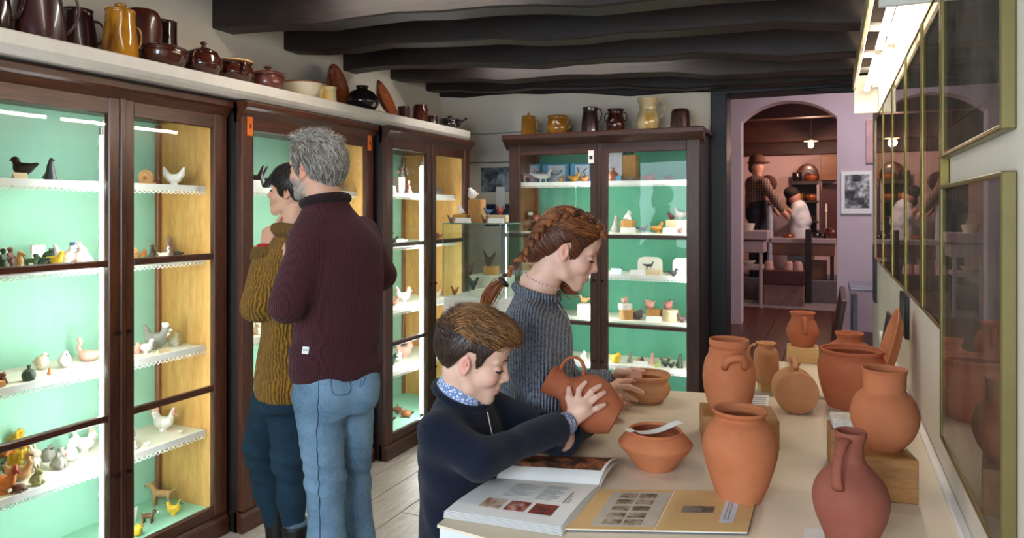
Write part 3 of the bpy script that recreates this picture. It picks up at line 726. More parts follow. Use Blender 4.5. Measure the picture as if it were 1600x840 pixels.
# ================================================================== pots on the long wall shelf
def wl(px): return onx(px, 100, -2.72)[1]
def shelfpot(px, *a, x=-2.70, **kw): return (onx(px, 100, x)[0], onx(px, 100, x)[1], SHZ)
jug_p = lambda r, h, t=.72: [(r*.96, 0), (r, .004), (r*.97, h*.3), (r*.86, h*.65), (r*t, h*.9), (r*t, h*.97), (r*(t+.04), h)]
def wp(name, px, prof, mat, label, cat, x=-2.585, **kw): return pot(name, prof, mat, label, cat, shelfpot(px, x=x), **kw)
AR = YAW(65)   # towards the far end, as seen handles point along the shelf
wp('glazed_jug', -22, jug_p(.075, .2), M_gdark, 'dark glazed jug cut off at the edge of the picture', 'jug', handles=[dict(k='strap', a=AR, p=(.056, .18, .068, .05, .05), w=.012)])
wp('glazed_jug', 60, jug_p(.086, .23, .7), M_gplum, 'tallest plum brown jug with a large strap handle on the wall shelf', 'jug', handles=[dict(k='strap', a=AR, p=(.063, .195, .081, .04, .06), w=.011, lift=.04)])
wp('glazed_jug', 122, jug_p(.07, .185, .74), M_gplum, 'plain dark brown jug between the tallest jug and the yellow jug', 'jug', x=-2.70, handles=[dict(k='strap', a=AR, p=(.054, .15, .066, .06, .035), w=.009)])
wp('glazed_jug', 188, jug_p(.066, .185, .82), M_gyel, 'mottled yellow glazed jug with a small lid on the wall shelf', 'jug', x=-2.57, handles=[dict(k='strap', a=AR, p=(.054, .13, .062, .05, .02), w=.008), dict(k='lid', p=[(.054, .185), (.054, .192), (.03, .197), (.02, .204), (.022, .214), (.012, .22)], name='lid', mat=M_gyel)])
wp('glazed_jar', 222, [(.07, 0), (.074, .004), (.078, .14), (.078, .235), (.066, .275), (.05, .285)], M_gred, 'tall reddish brown jar standing behind the yellow jug', 'jar', x=-2.78, open_=False)
wp('glazed_jug', 256, jug_p(.066, .265, .84), M_gdark, 'dark streaked mug with handle behind the low casserole', 'jug', x=-2.80, handles=[dict(k='strap', a=YAW(-30), p=(.055, .2, .064, .08, .04), w=.01)])
wp('glazed_casserole', 254, [(.07, 0), (.08, .004), (.098, .035), (.104, .062), (.1, .072), (.104, .08)], M_gbrown, 'low wide glossy brown casserole with inset lid on the wall shelf', 'casserole', x=-2.59, handles=[dict(k='lid', p=[(.096, .078), (.09, .088), (.06, .098), (.02, .102)], name='lid'), dict(k='arch', a=YAW(-115), p=(.094, .055, .28, .03, .01), w=.009)])
wp('glazed_teapot', 318, [(.05, 0), (.055, .004), (.077, .035), (.082, .06), (.07, .092), (.052, .106)], M_gbrown, 'round glossy brown teapot with knobbed lid and side handle', 'teapot', x=-2.575, open_=False,
   handles=[dict(k='lid', p=[(.062, .103), (.058, .112), (.03, .126), (.012, .134), (.009, .140), (.015, .15), (.009, .158)], name='lid'), dict(k='strap', a=YAW(-75), p=(.058, .1, .066, .03, .028), w=.011)])
wp('glazed_pot', 368, [(.052, 0), (.058, .004), (.08, .036), (.084, .056), (.074, .082), (.07, .09), (.079, .1)], M_gbrown, 'glossy brown cooking pot with a tan rim beside the teapot', 'pot', x=-2.58, handles=[dict(k='strap', a=YAW(-20), p=(.076, .09, .08, .04, .026), w=.011), dict(k='lid', name='rim', mat=M_ptan, p=[(.076, .098), (.082, .102), (.08, .108), (.07, .108)])])
wp('glazed_casserole', 418, [(.066, 0), (.07, .004), (.081, .03), (.082, .065), (.078, .075)], M_gred, 'brown casserole with flat knobbed lid and pale glints', 'casserole', x=-2.58, open_=False,
   handles=[dict(k='lid', p=[(.09, .073), (.092, .08), (.06, .094), (.016, .1), (.009, .106), (.02, .116), (.012, .123)], name='lid')])
wp('glazed_bowl', 476, [(.06, 0), (.066, .003), (.105, .06), (.128, .098)], M_gslip, 'wide flaring cream bowl with rust coloured rim on the wall shelf', 'bowl', x=-2.67, handles=[dict(k='lid', name='rim', mat=M_grust, p=[(.127, .096), (.132, .099), (.129, .103), (.121, .101)])])
wp('glazed_cup', 512, [(.047, 0), (.05, .003), (.047, .04), (.046, .07), (.052, .08)], M_gcream, 'small cream and green splashed pot in front of the cream bowl', 'pot', x=-2.54)
def dish(px, r, mat, label, lean, x=-2.88, yaw=0, dz=0):
    pm = smooth_prof([(.02, 0), (r*.6, .004), (r*.8, .02), (r, .045)])
    o = MB().lathe([(.0006, 0)]+pm+[(r*.96, .048), (r*.77, .026), (r*.57, .012), (.0006, .008)], 40, cap0=False, cap1=False).build('glazed_dish', mat, smooth='all')
    p = onx(px, 100, x); o.matrix_world = Matrix.Translation((x, p[1], SHZ+r*math.sin(lean)+.004+dz)) @ Matrix.Rotation(yaw, 4, 'Z') @ Matrix.Rotation(lean, 4, 'Y')
    return tag(o, label, 'dish')
dish(520, .16, M_grust, 'large rust brown dish standing upright against the wall', YAW(80), yaw=YAW(14))
wp('glazed_pot', 566, [(.07, 0), (.075, .004), (.096, .04), (.098, .07), (.07, .115), (.04, .13), (.032, .14), (.04, .152)], M_gblack, 'squat black glazed pot with a narrow mouth between two leaning dishes', 'pot', x=-2.59)
dish(596, .14, M_grust, 'rust brown dish with a pale stripe leaning beside the black pot', YAW(66), x=-2.76, yaw=YAW(16))
wp('glazed_mug', 636, [(.06, 0), (.064, .004), (.064, .10), (.065, .115)], M_gplum, 'straight sided dark mug near the far end of the wall shelf', 'mug', x=-2.68)
wp('glazed_jug', 657, [(.052, 0), (.056, .004), (.056, .09), (.05, .11), (.048, .13)], M_gbrown, 'shiny brown mug with pale glints beside the dark straight mug', 'mug', x=-2.60, handles=[dict(k='strap', a=YAW(80), p=(.048, .12, .054, .03, .03), w=.008)])
wp('glazed_cup', 676, [(.03, 0), (.034, .003), (.036, .05), (.034, .06)], M_gdark, 'tiny dark cup beside the small lidded pan', 'cup', x=-2.54)
wp('glazed_pan', 703, [(.06, 0), (.066, .004), (.079, .03), (.08, .06), (.076, .068)], M_gblack, 'small black lidded pan with side handle at the shelf end', 'pan', x=-2.58, open_=False,
   handles=[dict(k='lid', p=[(.082, .066), (.082, .074), (.05, .084), (.02, .088), (.014, .092), (.02, .1), (.012, .104)], name='lid'), dict(k='stick', a=YAW(35), p=(.074, .052, .125, .088))])
# ================================================================== jugs on the end cabinet
CZ = 2.056
def cp_(name, px, prof, mat, label, cat, y=4.9, **kw): p = ony(px, 200, y); return pot(name, prof, mat, label, cat, (p[0], p[1], CZ), **kw)
cp_('glazed_jug', 826, [(.052, 0), (.056, .004), (.054, .07), (.052, .13), (.05, .15)], M_gochre, 'ochre cylindrical jar with small knobbed lid on the end cabinet', 'jar', handles=[dict(k='lid', p=[(.05, .148), (.048, .156), (.02, .162), (.008, .166), (.011, .174), (.006, .18)], name='lid'), dict(k='strap', a=YAW(5), p=(.05, .12, .054, .05, .03), w=.008)])
cp_('glazed_pot', 871, [(.062, 0), (.068, .004), (.080, .035), (.082, .065), (.072, .11), (.07, .13), (.078, .142)], M_gochre, 'wide ochre glazed pot with a side handle on the end cabinet', 'pot', handles=[dict(k='strap', a=YAW(5), p=(.073, .12, .08, .05, .035), w=.011)])
cp_('glazed_jug', 922, [(.058, 0), (.061, .004), (.062, .06), (.058, .12), (.052, .16), (.055, .19)], M_gplum, 'dark brown tall jug with handle, third vessel on the end cabinet', 'jug', handles=[dict(k='strap', a=YAW(0), p=(.053, .175, .058, .08, .035), w=.009, lift=.02)])
cp_('glazed_jug', 962, [(.052, 0), (.056, .004), (.066, .04), (.067, .075), (.054, .125), (.052, .145), (.062, .166)], M_gbrown, 'round bellied brown jug with two ears on the end cabinet', 'jug', handles=[dict(k='strap', a=YAW(0), p=(.055, .14, .066, .08, .024), w=.008), dict(k='strap', a=YAW(180), p=(.055, .14, .066, .08, .024), w=.008)])
cp_('glazed_jug', 1012, [(.06, 0), (.065, .004), (.078, .05), (.076, .1), (.06, .14), (.055, .16), (.068, .21), (.072, .228)], M_gcream, 'large cream jug with brown drips and tall handle on the end cabinet', 'jug', handles=[dict(k='strap', a=YAW(10), p=(.066, .215, .076, .09, .055), w=.01, lift=.02)])
cp_('glazed_pot', 1063, [(.066, 0), (.07, .004), (.066, .07), (.06, .125), (.045, .142)], M_gplum, 'dark upturned pot at the end of the cabinet top beside the doorway', 'pot', open_=False)
o = MB().box((-.045, -.02, 0), (.045, .02, .012), .003).build('white_card', M_white); p = ony(1045, 200, 4.82); o.location = (p[0], p[1], CZ); tag(o, 'small white card on the cornice before the dark upturned pot', 'card')
# ================================================================== framed prints on the wall beside the table
M_gold = basic('brass_frame', '#8c7c48', .30, var=.08, metal=.85, bmp=.03)
M_gold2 = basic('olive_gold_frame', '#7d7146', .38, var=.08, metal=.6, bmp=.03)
M_fglass = glass('picture_glass', (.98, .98, .98), refl=1.0)
def printmat(name, seed, base, c0, c1):
    if name in MATS: return MATS[name]
    m, nt, b = newmat(name); v = coords(nt, (1, 1, 1)); mp = N(nt, 'ShaderNodeMapping'); mp.inputs['Location'].default_value = (seed*3.1, seed*1.7, seed); nt.links.new(v, mp.inputs[0])
    k_ = 7 if 30 < seed < 40 else (2 if seed > 40 else 1); n1 = noise(nt, mp.outputs[0], 4.5*k_, 5, .6); n2 = noise(nt, mp.outputs[0], 16*k_, 3)
    a = mixc(nt, ramp(nt, n1, .42, .58), lin(c0), lin(c1)); a = mixc(nt, ramp(nt, n2, .35, .75), a, lin(base)); nt.links.new(a, b.inputs['Base Color']); b.inputs['Roughness'].default_value = .5
    MATS[name] = m; return m
M_mount = basic('olive_mount', '#575246', .7, var=.2)
def framed(y0, y1, z0, z1, label, seed, fw=.008, x=XR, th=.021, mat=None):
    r = empty('framed_print', (x, (y0+y1)/2, (z0+z1)/2)); tag(r, label, 'picture', 'brass framed prints along the wall'); inv = Matrix.Translation(-Vector(r.location))
    def P(nm, m, mt): o = m.build(nm, mt, r); o.matrix_parent_inverse = inv; return o
    f = MB(); xa = x-th
    for a, b, c, d in ((y0, y0+fw, z0, z1), (y1-fw, y1, z0, z1), (y0+fw, y1-fw, z0, z0+fw), (y0+fw, y1-fw, z1-fw, z1)): f.box((xa, a, c), (x-.001, b, d), .002)
    P('frame', f, mat or M_gold); P('backing', MB().box((x-.010, y0+fw, z0+fw), (x-.002, y1-fw, z1-fw)), M_mount)
    g = .055; P('print', MB().box((x-.0115, y0+fw+g, z0+fw+g), (x-.010, y1-fw-g, z1-fw-g)), printmat('print_%d' % seed, seed, '#5a5348', '#2c2a26', '#7a7264'))
    P('glass_pane', MB().box((x-.018, y0+fw*.8, z0+fw*.8), (x-.016, y1-fw*.8, z1-fw*.8)), M_fglass)
    return r
xs = .225
fy = [onx(p, 300, xs)[1] for p in (1466, 1436, 1411, 1391, 1377, 1365)]
ords = ('third tall brass framed print, just beyond the two big frames', 'tall framed print in the middle of the row by the lamp', 'fourth tall framed print of the upper row counting from the big frames', 'fifth narrow looking framed print towards the doorway', 'last brass framed print, closest to the doorway')
for i in range(5):
    framed(fy[i]+.012, fy[i+1]-.012, 1.225, 2.03, ords[i], i+1)
yn = onx(1558, 300, xs)[1]; yf = onx(1466, 300, xs)[1]
framed(yn, yf-.01, 1.622, 2.22, 'large upper framed print nearest the camera with gold edge', 11, mat=M_gold2, fw=.009)
framed(yn-.005, yf+.01, .975, 1.56, 'large lower framed print nearest the camera, reflecting the pots', 12, mat=M_gold2, fw=.009)
# small dark frames leaning / hung lower near the far end of the table
yy = onx(1412, 480, .24)[1]
o = MB().box((XR-.014, yy-.10, 1.05), (XR-.001, yy+.12, 1.2), .002).build('wall_print', basic('black_frame', '#1d1f22', .4)); tag(o, 'small black frame hung low on the wall above the plate', 'picture')
MB().box((XR-.0155, yy-.085, 1.062), (XR-.0135, yy+.105, 1.188)).build('print', printmat('print_21', 21, '#4a4c4e', '#2a2c30', '#6a6a6c'), o)
yy = onx(1366, 440, .24)[1]
o = MB().box((XR-.014, yy-.1, .95), (XR-.001, yy+.1, 1.3), .002).build('wall_print', MATS['black_frame']); tag(o, 'narrow black frame on the wall beside the doorway', 'picture')
MB().box((XR-.0155, yy-.085, .965), (XR-.0135, yy+.085, 1.285)).build('print', printmat('print_22', 22, '#4a4c4e', '#2a2c30', '#6a6a6c'), o)
# ================================================================== fluorescent lamp with wooden pelmet high on the same wall
M_pelm = wood('pale_pelmet_board', '#a8987a', '#c7b898', rough=.5, scale=(5, .5, 5), g=5)
M_pelw = basic('white_pelmet_paint', '#dcd8cc', .5)
lz = 2.20; ye = 4.66
lr = empty('wall_lamp', (XR, 3.0, lz)); tag(lr, 'fluorescent wall lamp behind a wooden pelmet board under the beams', 'lamp'); inv = Matrix.Translation(-Vector(lr.location))
def LP(nm, m, mt, sm=False): o = m.build(nm, mt, lr, sm); o.matrix_parent_inverse = inv; return o
LP('pelmet_board', MB().box((XR-.135, 2.25, 2.215), (XR-.117, ye, 2.30), .003), M_pelm)
LP('end_board', MB().box((XR-.128, ye, 2.075), (XR, ye+.016, 2.30), .003), M_pelw); LP('end_board', MB().box((XR-.128, 2.25, 2.075), (XR, 2.266, 2.30), .003), M_pelw)
LP('lamp_batten', MB().box((XR-.03, 2.3, 2.215), (XR, ye-.03, 2.255), .003), M_pelw)
LT = emis('lamp_tube_glow', '#fff1dc', 60)
for a, b in ((2.32, 3.45), (3.5, 4.6)):
    t = LP('fluorescent_tube', MB().lathe([(.0135, 0), (.0135, b-a-.06)], 12, M=Matrix.Translation((XR-.062, a+.03, 2.205)) @ Matrix.Rotation(-PI/2, 4, 'X')), LT, True)
    for q in (a+.012, b-.03): o = MB().lathe([(.016, 0), (.016, .02)], 12, M=Matrix.Translation((XR-.062, q, 2.205)) @ Matrix.Rotation(-PI/2, 4, 'X')).build('lamp_holder', M_pelw, t, True)
# ================================================================== books on the table
M_paper = basic('book_paper', '#e9e8e6', .55, var=.02, bmp=0)
M_photo1 = printmat('print_31', 31, '#3a2a22', '#1e1a1c', '#b5673a')
M_tan = basic('tan_booklet_card', '#d8b37c', .55, var=.04, vscale=6)
M_ink = basic('grey_print', '#9a9a9c', .7, var=.1, bmp=0); M_ink2 = basic('dark_print', '#3d3a3a', .7, bmp=0)
def quadmap(A, B, C, D):
    """bilinear patch on the table plane: (u, v) -> world, u from A to B, v from A to D"""
    A, B, C, D = [np.array(on(*p, TZ)) for p in (A, B, C, D)]
    return lambda u, v, z=0.0: A*(1-u)*(1-v)+B*u*(1-v)+C*u*v+D*(1-u)*v+np.array([0, 0, z])
def sheet(name, q, u0, u1, v0, v1, zf, mat, parent, th=.0006, nu=14, nv=4):
    vs = []; fs = []
    for i in range(nu+1):
        for j in range(nv+1):
            u = u0+(u1-u0)*i/nu; v = v0+(v1-v0)*j/nv; p = q(u, v, zf(u, v)); vs += [p, p+np.array([0, 0, th])]
    W2 = (nv+1)*2
    for i in range(nu):
        for j in range(nv):
            a = i*W2+j*2; fs += [(a, a+2, a+W2+2, a+W2), (a+1, a+W2+1, a+W2+3, a+3)]
    for i in range(nu):
        for j in (0, nv): a = i*W2+j*2; fs.append((a, a+W2, a+W2+1, a+1))
    for j in range(nv):
        for i in (0, nu): a = i*W2+j*2; fs.append((a, a+1, a+3, a+2))
    m = MB(); m.add(vs, fs); o = m.build(name, mat, parent, smooth=True); o.matrix_parent_inverse = parent.matrix_basis.inverted(); return o
# open catalogue: left page towards the camera, right page curling up in front of the boy
QA = quadmap((697, 806), (876, 833), (972, 725), (822, 722))         # u: left->right edge along the near side, v: away
bk = empty('open_catalogue', tuple(QA(.5, .5))); tag(bk, 'open illustrated catalogue lying before the boy, with photographs on its pages', 'book')
sp = .565                                                             # the gutter lies across at v = sp
def zA(u, v):
    return .012+.010*math.sin(PI*min(1, max(0, v/sp)))**.5*.6 if v <= sp else .012+.030*math.sin(PI*min(1, (v-sp)/(1-sp)*1.0))**.7*(1-.35*(v-sp)/(1-sp))
for k, dz in enumerate((-.0105, -.0085, -.0065, -.0045, -.0025)): sheet('page_block', QA, -.004*k+.0, 1+.006*(5-k), 0-.006*(5-k), sp, lambda u, v, dz=dz: max(.0008, zA(u, v)+dz), M_paper, bk)
sheet('page', QA, 0, 1, 0, sp, zA, M_paper, bk)
for k, dz in enumerate((-.008, -.004)): sheet('page_block', QA, 0, 1.01, sp, 1.0, lambda u, v, dz=dz: max(.0008, zA(u, v)*.8+dz), M_paper, bk, nv=12)
pg = sheet('page', QA, 0, 1, sp, 1.0, zA, M_paper, bk, nv=14)
sheet('photograph', QA, .03, .97, sp+.09, .985, lambda u, v: zA(u, v)+.0008, M_photo1, pg, nv=14)
M_p1 = printmat('print_32', 32, '#caa58a', '#8a4a30', '#d8cfc4'); M_p2 = printmat('print_33', 33, '#a04438', '#7a2a24', '#d8b8a8'); M_p3 = printmat('print_34', 34, '#6a2c22', '#4a1a16', '#8a3a2c')
for u0, u1, mt in ((.24, .42, M_p1), (.46, .64, M_p2), (.68, .88, M_p3)): sheet('photograph', QA, u0-.02, u1-.02, .085, .20, lambda u, v: zA(u, v)+.0008, mt, bk, nu=4, nv=2)
for i in range(9): sheet('text_line', QA, .30, .30+.25*(.92 if i % 4 else .6), .26+i*.024, .268+i*.024, lambda u, v: zA(u, v)+.0007, M_ink, bk, nu=4, nv=1)
for i in range(9): sheet('text_line', QA, .60, .60+.2*(.95 if i % 3 else .7), .26+i*.024, .268+i*.024, lambda u, v: zA(u, v)+.0007, M_ink, bk, nu=4, nv=1)
for i in range(3): sheet('text_line', QA, .86+.022*i, .868+.022*i, .24, .40-.05*i, lambda u, v: zA(u, v)+.0007, M_ink2 if i == 0 else M_ink, bk, nu=1, nv=3)
# tan booklet, open, lying flat
QB = quadmap((877, 830), (1168, 836), (1184, 772), (925, 768))
bb = empty('open_booklet', tuple(QB(.5, .5))); tag(bb, 'open tan booklet showing rows of stamp like photographs beside the catalogue', 'book')
fl_ = lambda z: (lambda u, v: z)
sheet('cover', QB, 0, 1, 0, 1, fl_(.001), basic('booklet_cover', '#5a5e66', .5), bb, th=.002)
sheet('page', QB, .0, .495, .0, 1, fl_(.0055), M_tan, bb, th=.0012); sheet('page', QB, .505, 1., .0, 1, fl_(.0055), M_tan, bb, th=.0012)
sheet('page_block', QB, .004, .997, .004, .998, fl_(.003), M_paper, bb, th=.0024)
sheet('photograph', QB, .145, .49, .07, .93, fl_(.0069), basic('grey_stamp_sheet', '#bdb6aa', .5), bb, th=.0003)
for i in range(2):
    for j in range(5):
        sheet('stamp', QB, .20+.115*i, .30+.115*i, .1+.165*j, .22+.165*j, fl_(.0074), printmat('print_35', 35, '#8a7a66', '#3a322a', '#b8aa96'), bb, nu=2, nv=2, th=.0003)
sheet('photograph', QB, .60, .78, .42, .58, fl_(.0069), printmat('print_36', 36, '#7a7064', '#3a342e', '#9a9084'), bb, nu=2, nv=2, th=.0003)
sl = sheet('caption_slip', QB, .83, .91, .2, .84, fl_(.0069), basic('pale_blue_slip', '#cdd6e2', .6), bb, nu=2, nv=2, th=.0003)
sheet('text_line', QB, .85, .857, .25, .78, fl_(.0075), M_ink, bb, nu=1, nv=2, th=.0002); sheet('text_line', QB, .87, .877, .25, .7, fl_(.0075), M_ink, bb, nu=1, nv=2, th=.0002)
# caption sheet between the jars
QC = quadmap((1168, 637), (1200, 637), (1202, 618), (1174, 618)); o = empty('caption_sheet', tuple(QC(.5, .5))); tag(o, 'small printed caption sheet lying between the eared jar and the flask', 'paper')
sheet('paper', QC, 0, 1, 0, 1, fl_(.001), M_paper, o, nu=2, nv=2)
for i in range(5): sheet('text_line', QC, .1, .85, .12+.16*i, .17+.16*i, fl_(.002), M_ink, o, nu=1, nv=1)
QC = quadmap((1255, 842), (1288, 842), (1288, 826), (1257, 826)); o = empty('caption_sheet', tuple(QC(.5, .5))); tag(o, 'printed slip at the foot of the dull red jug', 'paper')
sheet('paper', QC, 0, 1, 0, 1, fl_(.001), M_paper, o, nu=2, nv=2)
# ================================================================== small glass showcase on a white pedestal
gx0, gx1, gy0, gy1 = -2.29, -1.88, 4.0, 4.36; gz0, gz1 = .95, 1.42
gc = empty('glass_showcase', ((gx0+gx1)/2, (gy0+gy1)/2, 0)); tag(gc, 'small glass showcase on a white pedestal between the cabinets', 'showcase'); inv = Matrix.Translation(-Vector(gc.location))
M_gcase = glass('showcase_glass', (.93, .98, .965), refl=1.0)
M_gedge = basic('green_glass_edge', '#6f9486', .2, bmp=0)
def GP(nm, m, mt): o = m.build(nm, mt, gc); o.matrix_parent_inverse = inv; return o
GP('pedestal', MB().box((gx0+.005, gy0+.005, 0), (gx1-.005, gy1-.005, gz0), .004), basic('white_pedestal', '#d5d8d6', .6, var=.03))
for lo, hi in (((gx0, gy0, gz0), (gx0+.005, gy1, gz1)), ((gx1-.005, gy0, gz0), (gx1, gy1, gz1)), ((gx0, gy0, gz0), (gx1, gy0+.005, gz1)), ((gx0, gy1-.005, gz0), (gx1, gy1, gz1)), ((gx0, gy0, gz1), (gx1, gy1, gz1+.005))): GP('pane', MB().box(lo, hi), M_gcase)
for x in (gx0, gx1-.005):
    for y in (gy0, gy1-.005): GP('pane_edge', MB().box((x, y, gz0), (x+.005, y+.005, gz1)), M_gedge)
e = MB()
for a, b in (((gx0, gy0), (gx1, gy0+.006)), ((gx0, gy1-.006), (gx1, gy1)), ((gx0, gy0), (gx0+.006, gy1)), ((gx1-.006, gy0), (gx1, gy1))): e.box((*a, gz1-.002), (*b, gz1+.0055))
GP('top_edge', e, M_gedge)
GP('step_block', MB().box((gx0+.10, gy0+.2, gz0), (gx1-.04, gy0+.32, gz0+.13), .003), basic('cream_step', '#d8d6c6', .6)); GP('step_block', MB().box((gx0+.2, gy0+.06, gz0), (gx1-.05, gy0+.18, gz0+.05), .003), MATS['cream_step'])
# pictures and cord on the end wall behind the showcase
o = MB().box((-2.64, YB-.006, 1.66), (-2.35, YB-.001, 1.86), .001).build('wall_photograph', printmat('print_41', 41, '#5a6a72', '#1e2228', '#a8b4b8')); tag(o, 'black and white photograph on the end wall behind the showcase', 'photograph')
o = MB().box((-2.60, YB-.006, 1.38), (-2.37, YB-.001, 1.56), .001).build('wall_photograph', printmat('print_42', 42, '#2a3c66', '#141a28', '#4a5c80')); tag(o, 'dark blue photograph lower on the end wall, above the showcase', 'photograph')
o = MB().box((-2.50, YB-.008, 1.52), (-2.42, YB-.0065, 1.7), .001).build('caption_card', M_white); tag(o, 'white caption card pinned between the two wall photographs', 'card')
o = MB().tube([(-2.76, YB-.008, 1.905), (-2.5, YB-.008, 1.90), (-2.2, YB-.008, 1.903)], .003, 6).build('picture_rail_wire', M_black); tag(o, 'thin dark hanging wire stretched above the wall photographs', 'wire')
o = MB().tube([(-2.9, YB-.01, 2.15), (-2.6, YB-.01, 2.135), (-2.1, YB-.01, 2.14)], .004, 6).build('wall_cable', basic('grey_cable', '#8a867e', .5)); tag(o, 'grey cable running along the end wall above the showcase', 'cable')
# ================================================================== hall and far room through the doorway
HZ = .30; AY = 7.9
hf = struct(MB().box((-2.6, YB+.2, HZ-.3), (2.6, 9.45, HZ-.02)).build('floor_hall', basic('floor_gap', '#2b2621', .9)))
x = -2.4; n = 0
while x < 2.4:
    wd = .2+.02*math.sin(n); MB().box((x+.002, YB+.24, HZ-.02), (x+wd-.002, 9.4, HZ), .002).build('plank', M_redfl, hf); x += wd; n += 1
struct(MB().box((-2.6, 9.45, HZ-.3), (2.6, 13.2, HZ-.01)).build('floor_far', basic('grey_screed', '#7d7478', .6, var=.1)))
a0 = ony(1158, 300, AY)[0]; a1 = ony(1308, 300, AY)[0]; am = (a0+a1)/2; aw = (a1-a0)/2; zsp = ony(1158, 190, AY)[2]; ztp = ony(1233, 157, AY)[2]
poly = [(-2.6, HZ), (a0, HZ)]; rise = ztp-zsp; Rr = (aw*aw+rise*rise)/(2*rise); zc_ = ztp-Rr; th0 = math.asin(aw/Rr)
poly += [(am+Rr*math.sin(t), zc_+Rr*math.cos(t)) for t in np.linspace(-th0, th0, 20)] + [(a1, HZ), (2.6, HZ), (2.6, 3.4), (-2.6, 3.4)]
struct(MB().prism(poly, AY, AY+.22, 'y').build('wall_arch', M_pink))
struct(MB().box((-2.7, YB+.2, 0), (-2.6, AY, 3.4)).build('wall_hall', M_pink)); struct(MB().box((2.6, YB+.2, 0), (2.7, AY, 3.4)).build('wall_hall', M_pink))
struct(MB().box((-2.7, YB+.2, 3.3), (2.7, AY+.2, 3.4)).build('ceiling_hall', M_wall))
M_fwall = plaster('rosy_plaster', '#cfb0ae')
FY = 11.32
struct(MB().box((-2.6, FY, 0), (2.6, FY+.2, 3.4)).build('wall_far', M_fwall)); struct(MB().box((-2.7, AY+.2, 0), (-2.6, FY, 3.4)).build('wall_far_side', M_fwall)); struct(MB().box((2.6, AY+.2, 0), (2.7, FY, 3.4)).build('wall_far_side', M_fwall))
struct(MB().box((-2.7, AY+.2, 3.1), (2.7, FY+.2, 3.4)).build('ceiling_far', M_ceil))
M_rbeam = wood('red_brown_beam', '#2a120e', '#4a211a', rough=.5, scale=(.5, 3, 3), g=5)
for y, z in ((8.5, 2.85), (9.2, 2.85), (9.9, 2.72), (10.95, 2.5)): struct(MB().box((-2.6, y, z), (2.6, y+.2, 3.15), .01).build('beam', M_rbeam))
struct(MB().box((-2.6, FY-.06, 2.33), (2.6, FY, 2.75), .01).build('beam', M_rbeam))
# bulb under the beam
bl = W(1267, 226, 9.6); br = empty('bulb_lamp', tuple(bl)); tag(br, 'small glowing bulb hanging under the beam in the far room', 'lamp')
o = MB().ell((0, 0, 0), (.035, .035, .045), 12, 8).build('bulb', emis('bulb_glow', '#ffb070', 30), br, True)
MB().lathe([(.015, .04), (.018, .06), (.018, .09)], 10).build('socket', M_black, br, True); MB().tube([(0, 0, .09), (0, 0, 3.102-bl[2])], .004, 6).build('flex', M_black, br)
MB().lathe([(.02, .07), (.09, .05), (.092, .045), (.02, .062)], 16, cap0=False, cap1=False).build('shade', M_gslip, br, True)
pl = bpy.data.lights.new('bulb_light', 'POINT'); pl.energy = 34; pl.color = (1, .62, .42); pl.shadow_soft_size = .05; po = bpy.data.objects.new('bulb_light', pl); COL.objects.link(po); po.location = (bl[0], bl[1]-.12, bl[2]-.02)
area('far_room_light', (1.4, 9.3, 2.7), (0, YAW(35), 0), .5, .5, 34, (1, .80, .78))
# picture on the arch wall and crate against it
o = empty('framed_photograph', tuple(ony(1337, 300, AY))); tag(o, 'black and white photograph in a white mount on the arch wall', 'picture'); inv = Matrix.Translation(-Vector(o.location))
px0 = ony(1314, 300, AY)[0]; px1 = ony(1362, 300, AY)[0]; pz0 = ony(1337, 334, AY)[2]; pz1 = ony(1337, 268, AY)[2]
for nm, m_, mt in (('mount', MB().box((px0, AY-.02, pz0), (px1, AY-.001, pz1), .003), M_white), ('print', MB().box((px0+.035, AY-.024, pz0+.06), (px1-.02, AY-.02, pz1-.03)), printmat('print_51', 51, '#4a4a4a', '#151515', '#e0e0e0'))):
    c = m_.build(nm, mt, o); c.matrix_parent_inverse = inv
o = MB().box((ony(1353, 200, AY)[0], AY-.02, ony(1353, 255, AY)[2]), (ony(1380, 200, AY)[0], AY-.001, ony(1353, 188, AY)[2]), .003).build('framed_photograph', basic('pink_mount', '#d2a8a8', .6)); tag(o, 'pink mounted picture higher on the arch wall beside the lamp', 'picture')
M_grey = basic('grey_slat_paint', '#8c8a98', .5)
cr = empty('slatted_crate', (.27, 7.2, HZ)); tag(cr, 'grey slatted rack standing in the hall beside the doorway', 'rack')
for i in range(5): MB().box((-.12, -.32+i*.16, .50), (.5, -.23+i*.16, .525), .003).build('slat', M_grey, cr)
for sx in (-.12, .46): MB().box((sx, -.36, .47), (sx+.04, .42, .50), .003).build('side_rail', M_grey, cr)
for sx in (-.10, .44):
    for sy in (-.3, .34): MB().box((sx, sy, 0), (sx+.04, sy+.04, .47), .003).build('leg', M_grey, cr)
o = MB().box((-.02, -.6, 0), (.02, .6, .48), .004).build('leaning_panel', wood('brown_panel', '#3a2118', '#563526'), loc=(.08, 6.9, HZ+.01)); o.rotation_euler.y = YAW(9); o.location.x -= .06; tag(o, 'dark brown board leaning against the slatted rack', 'board')
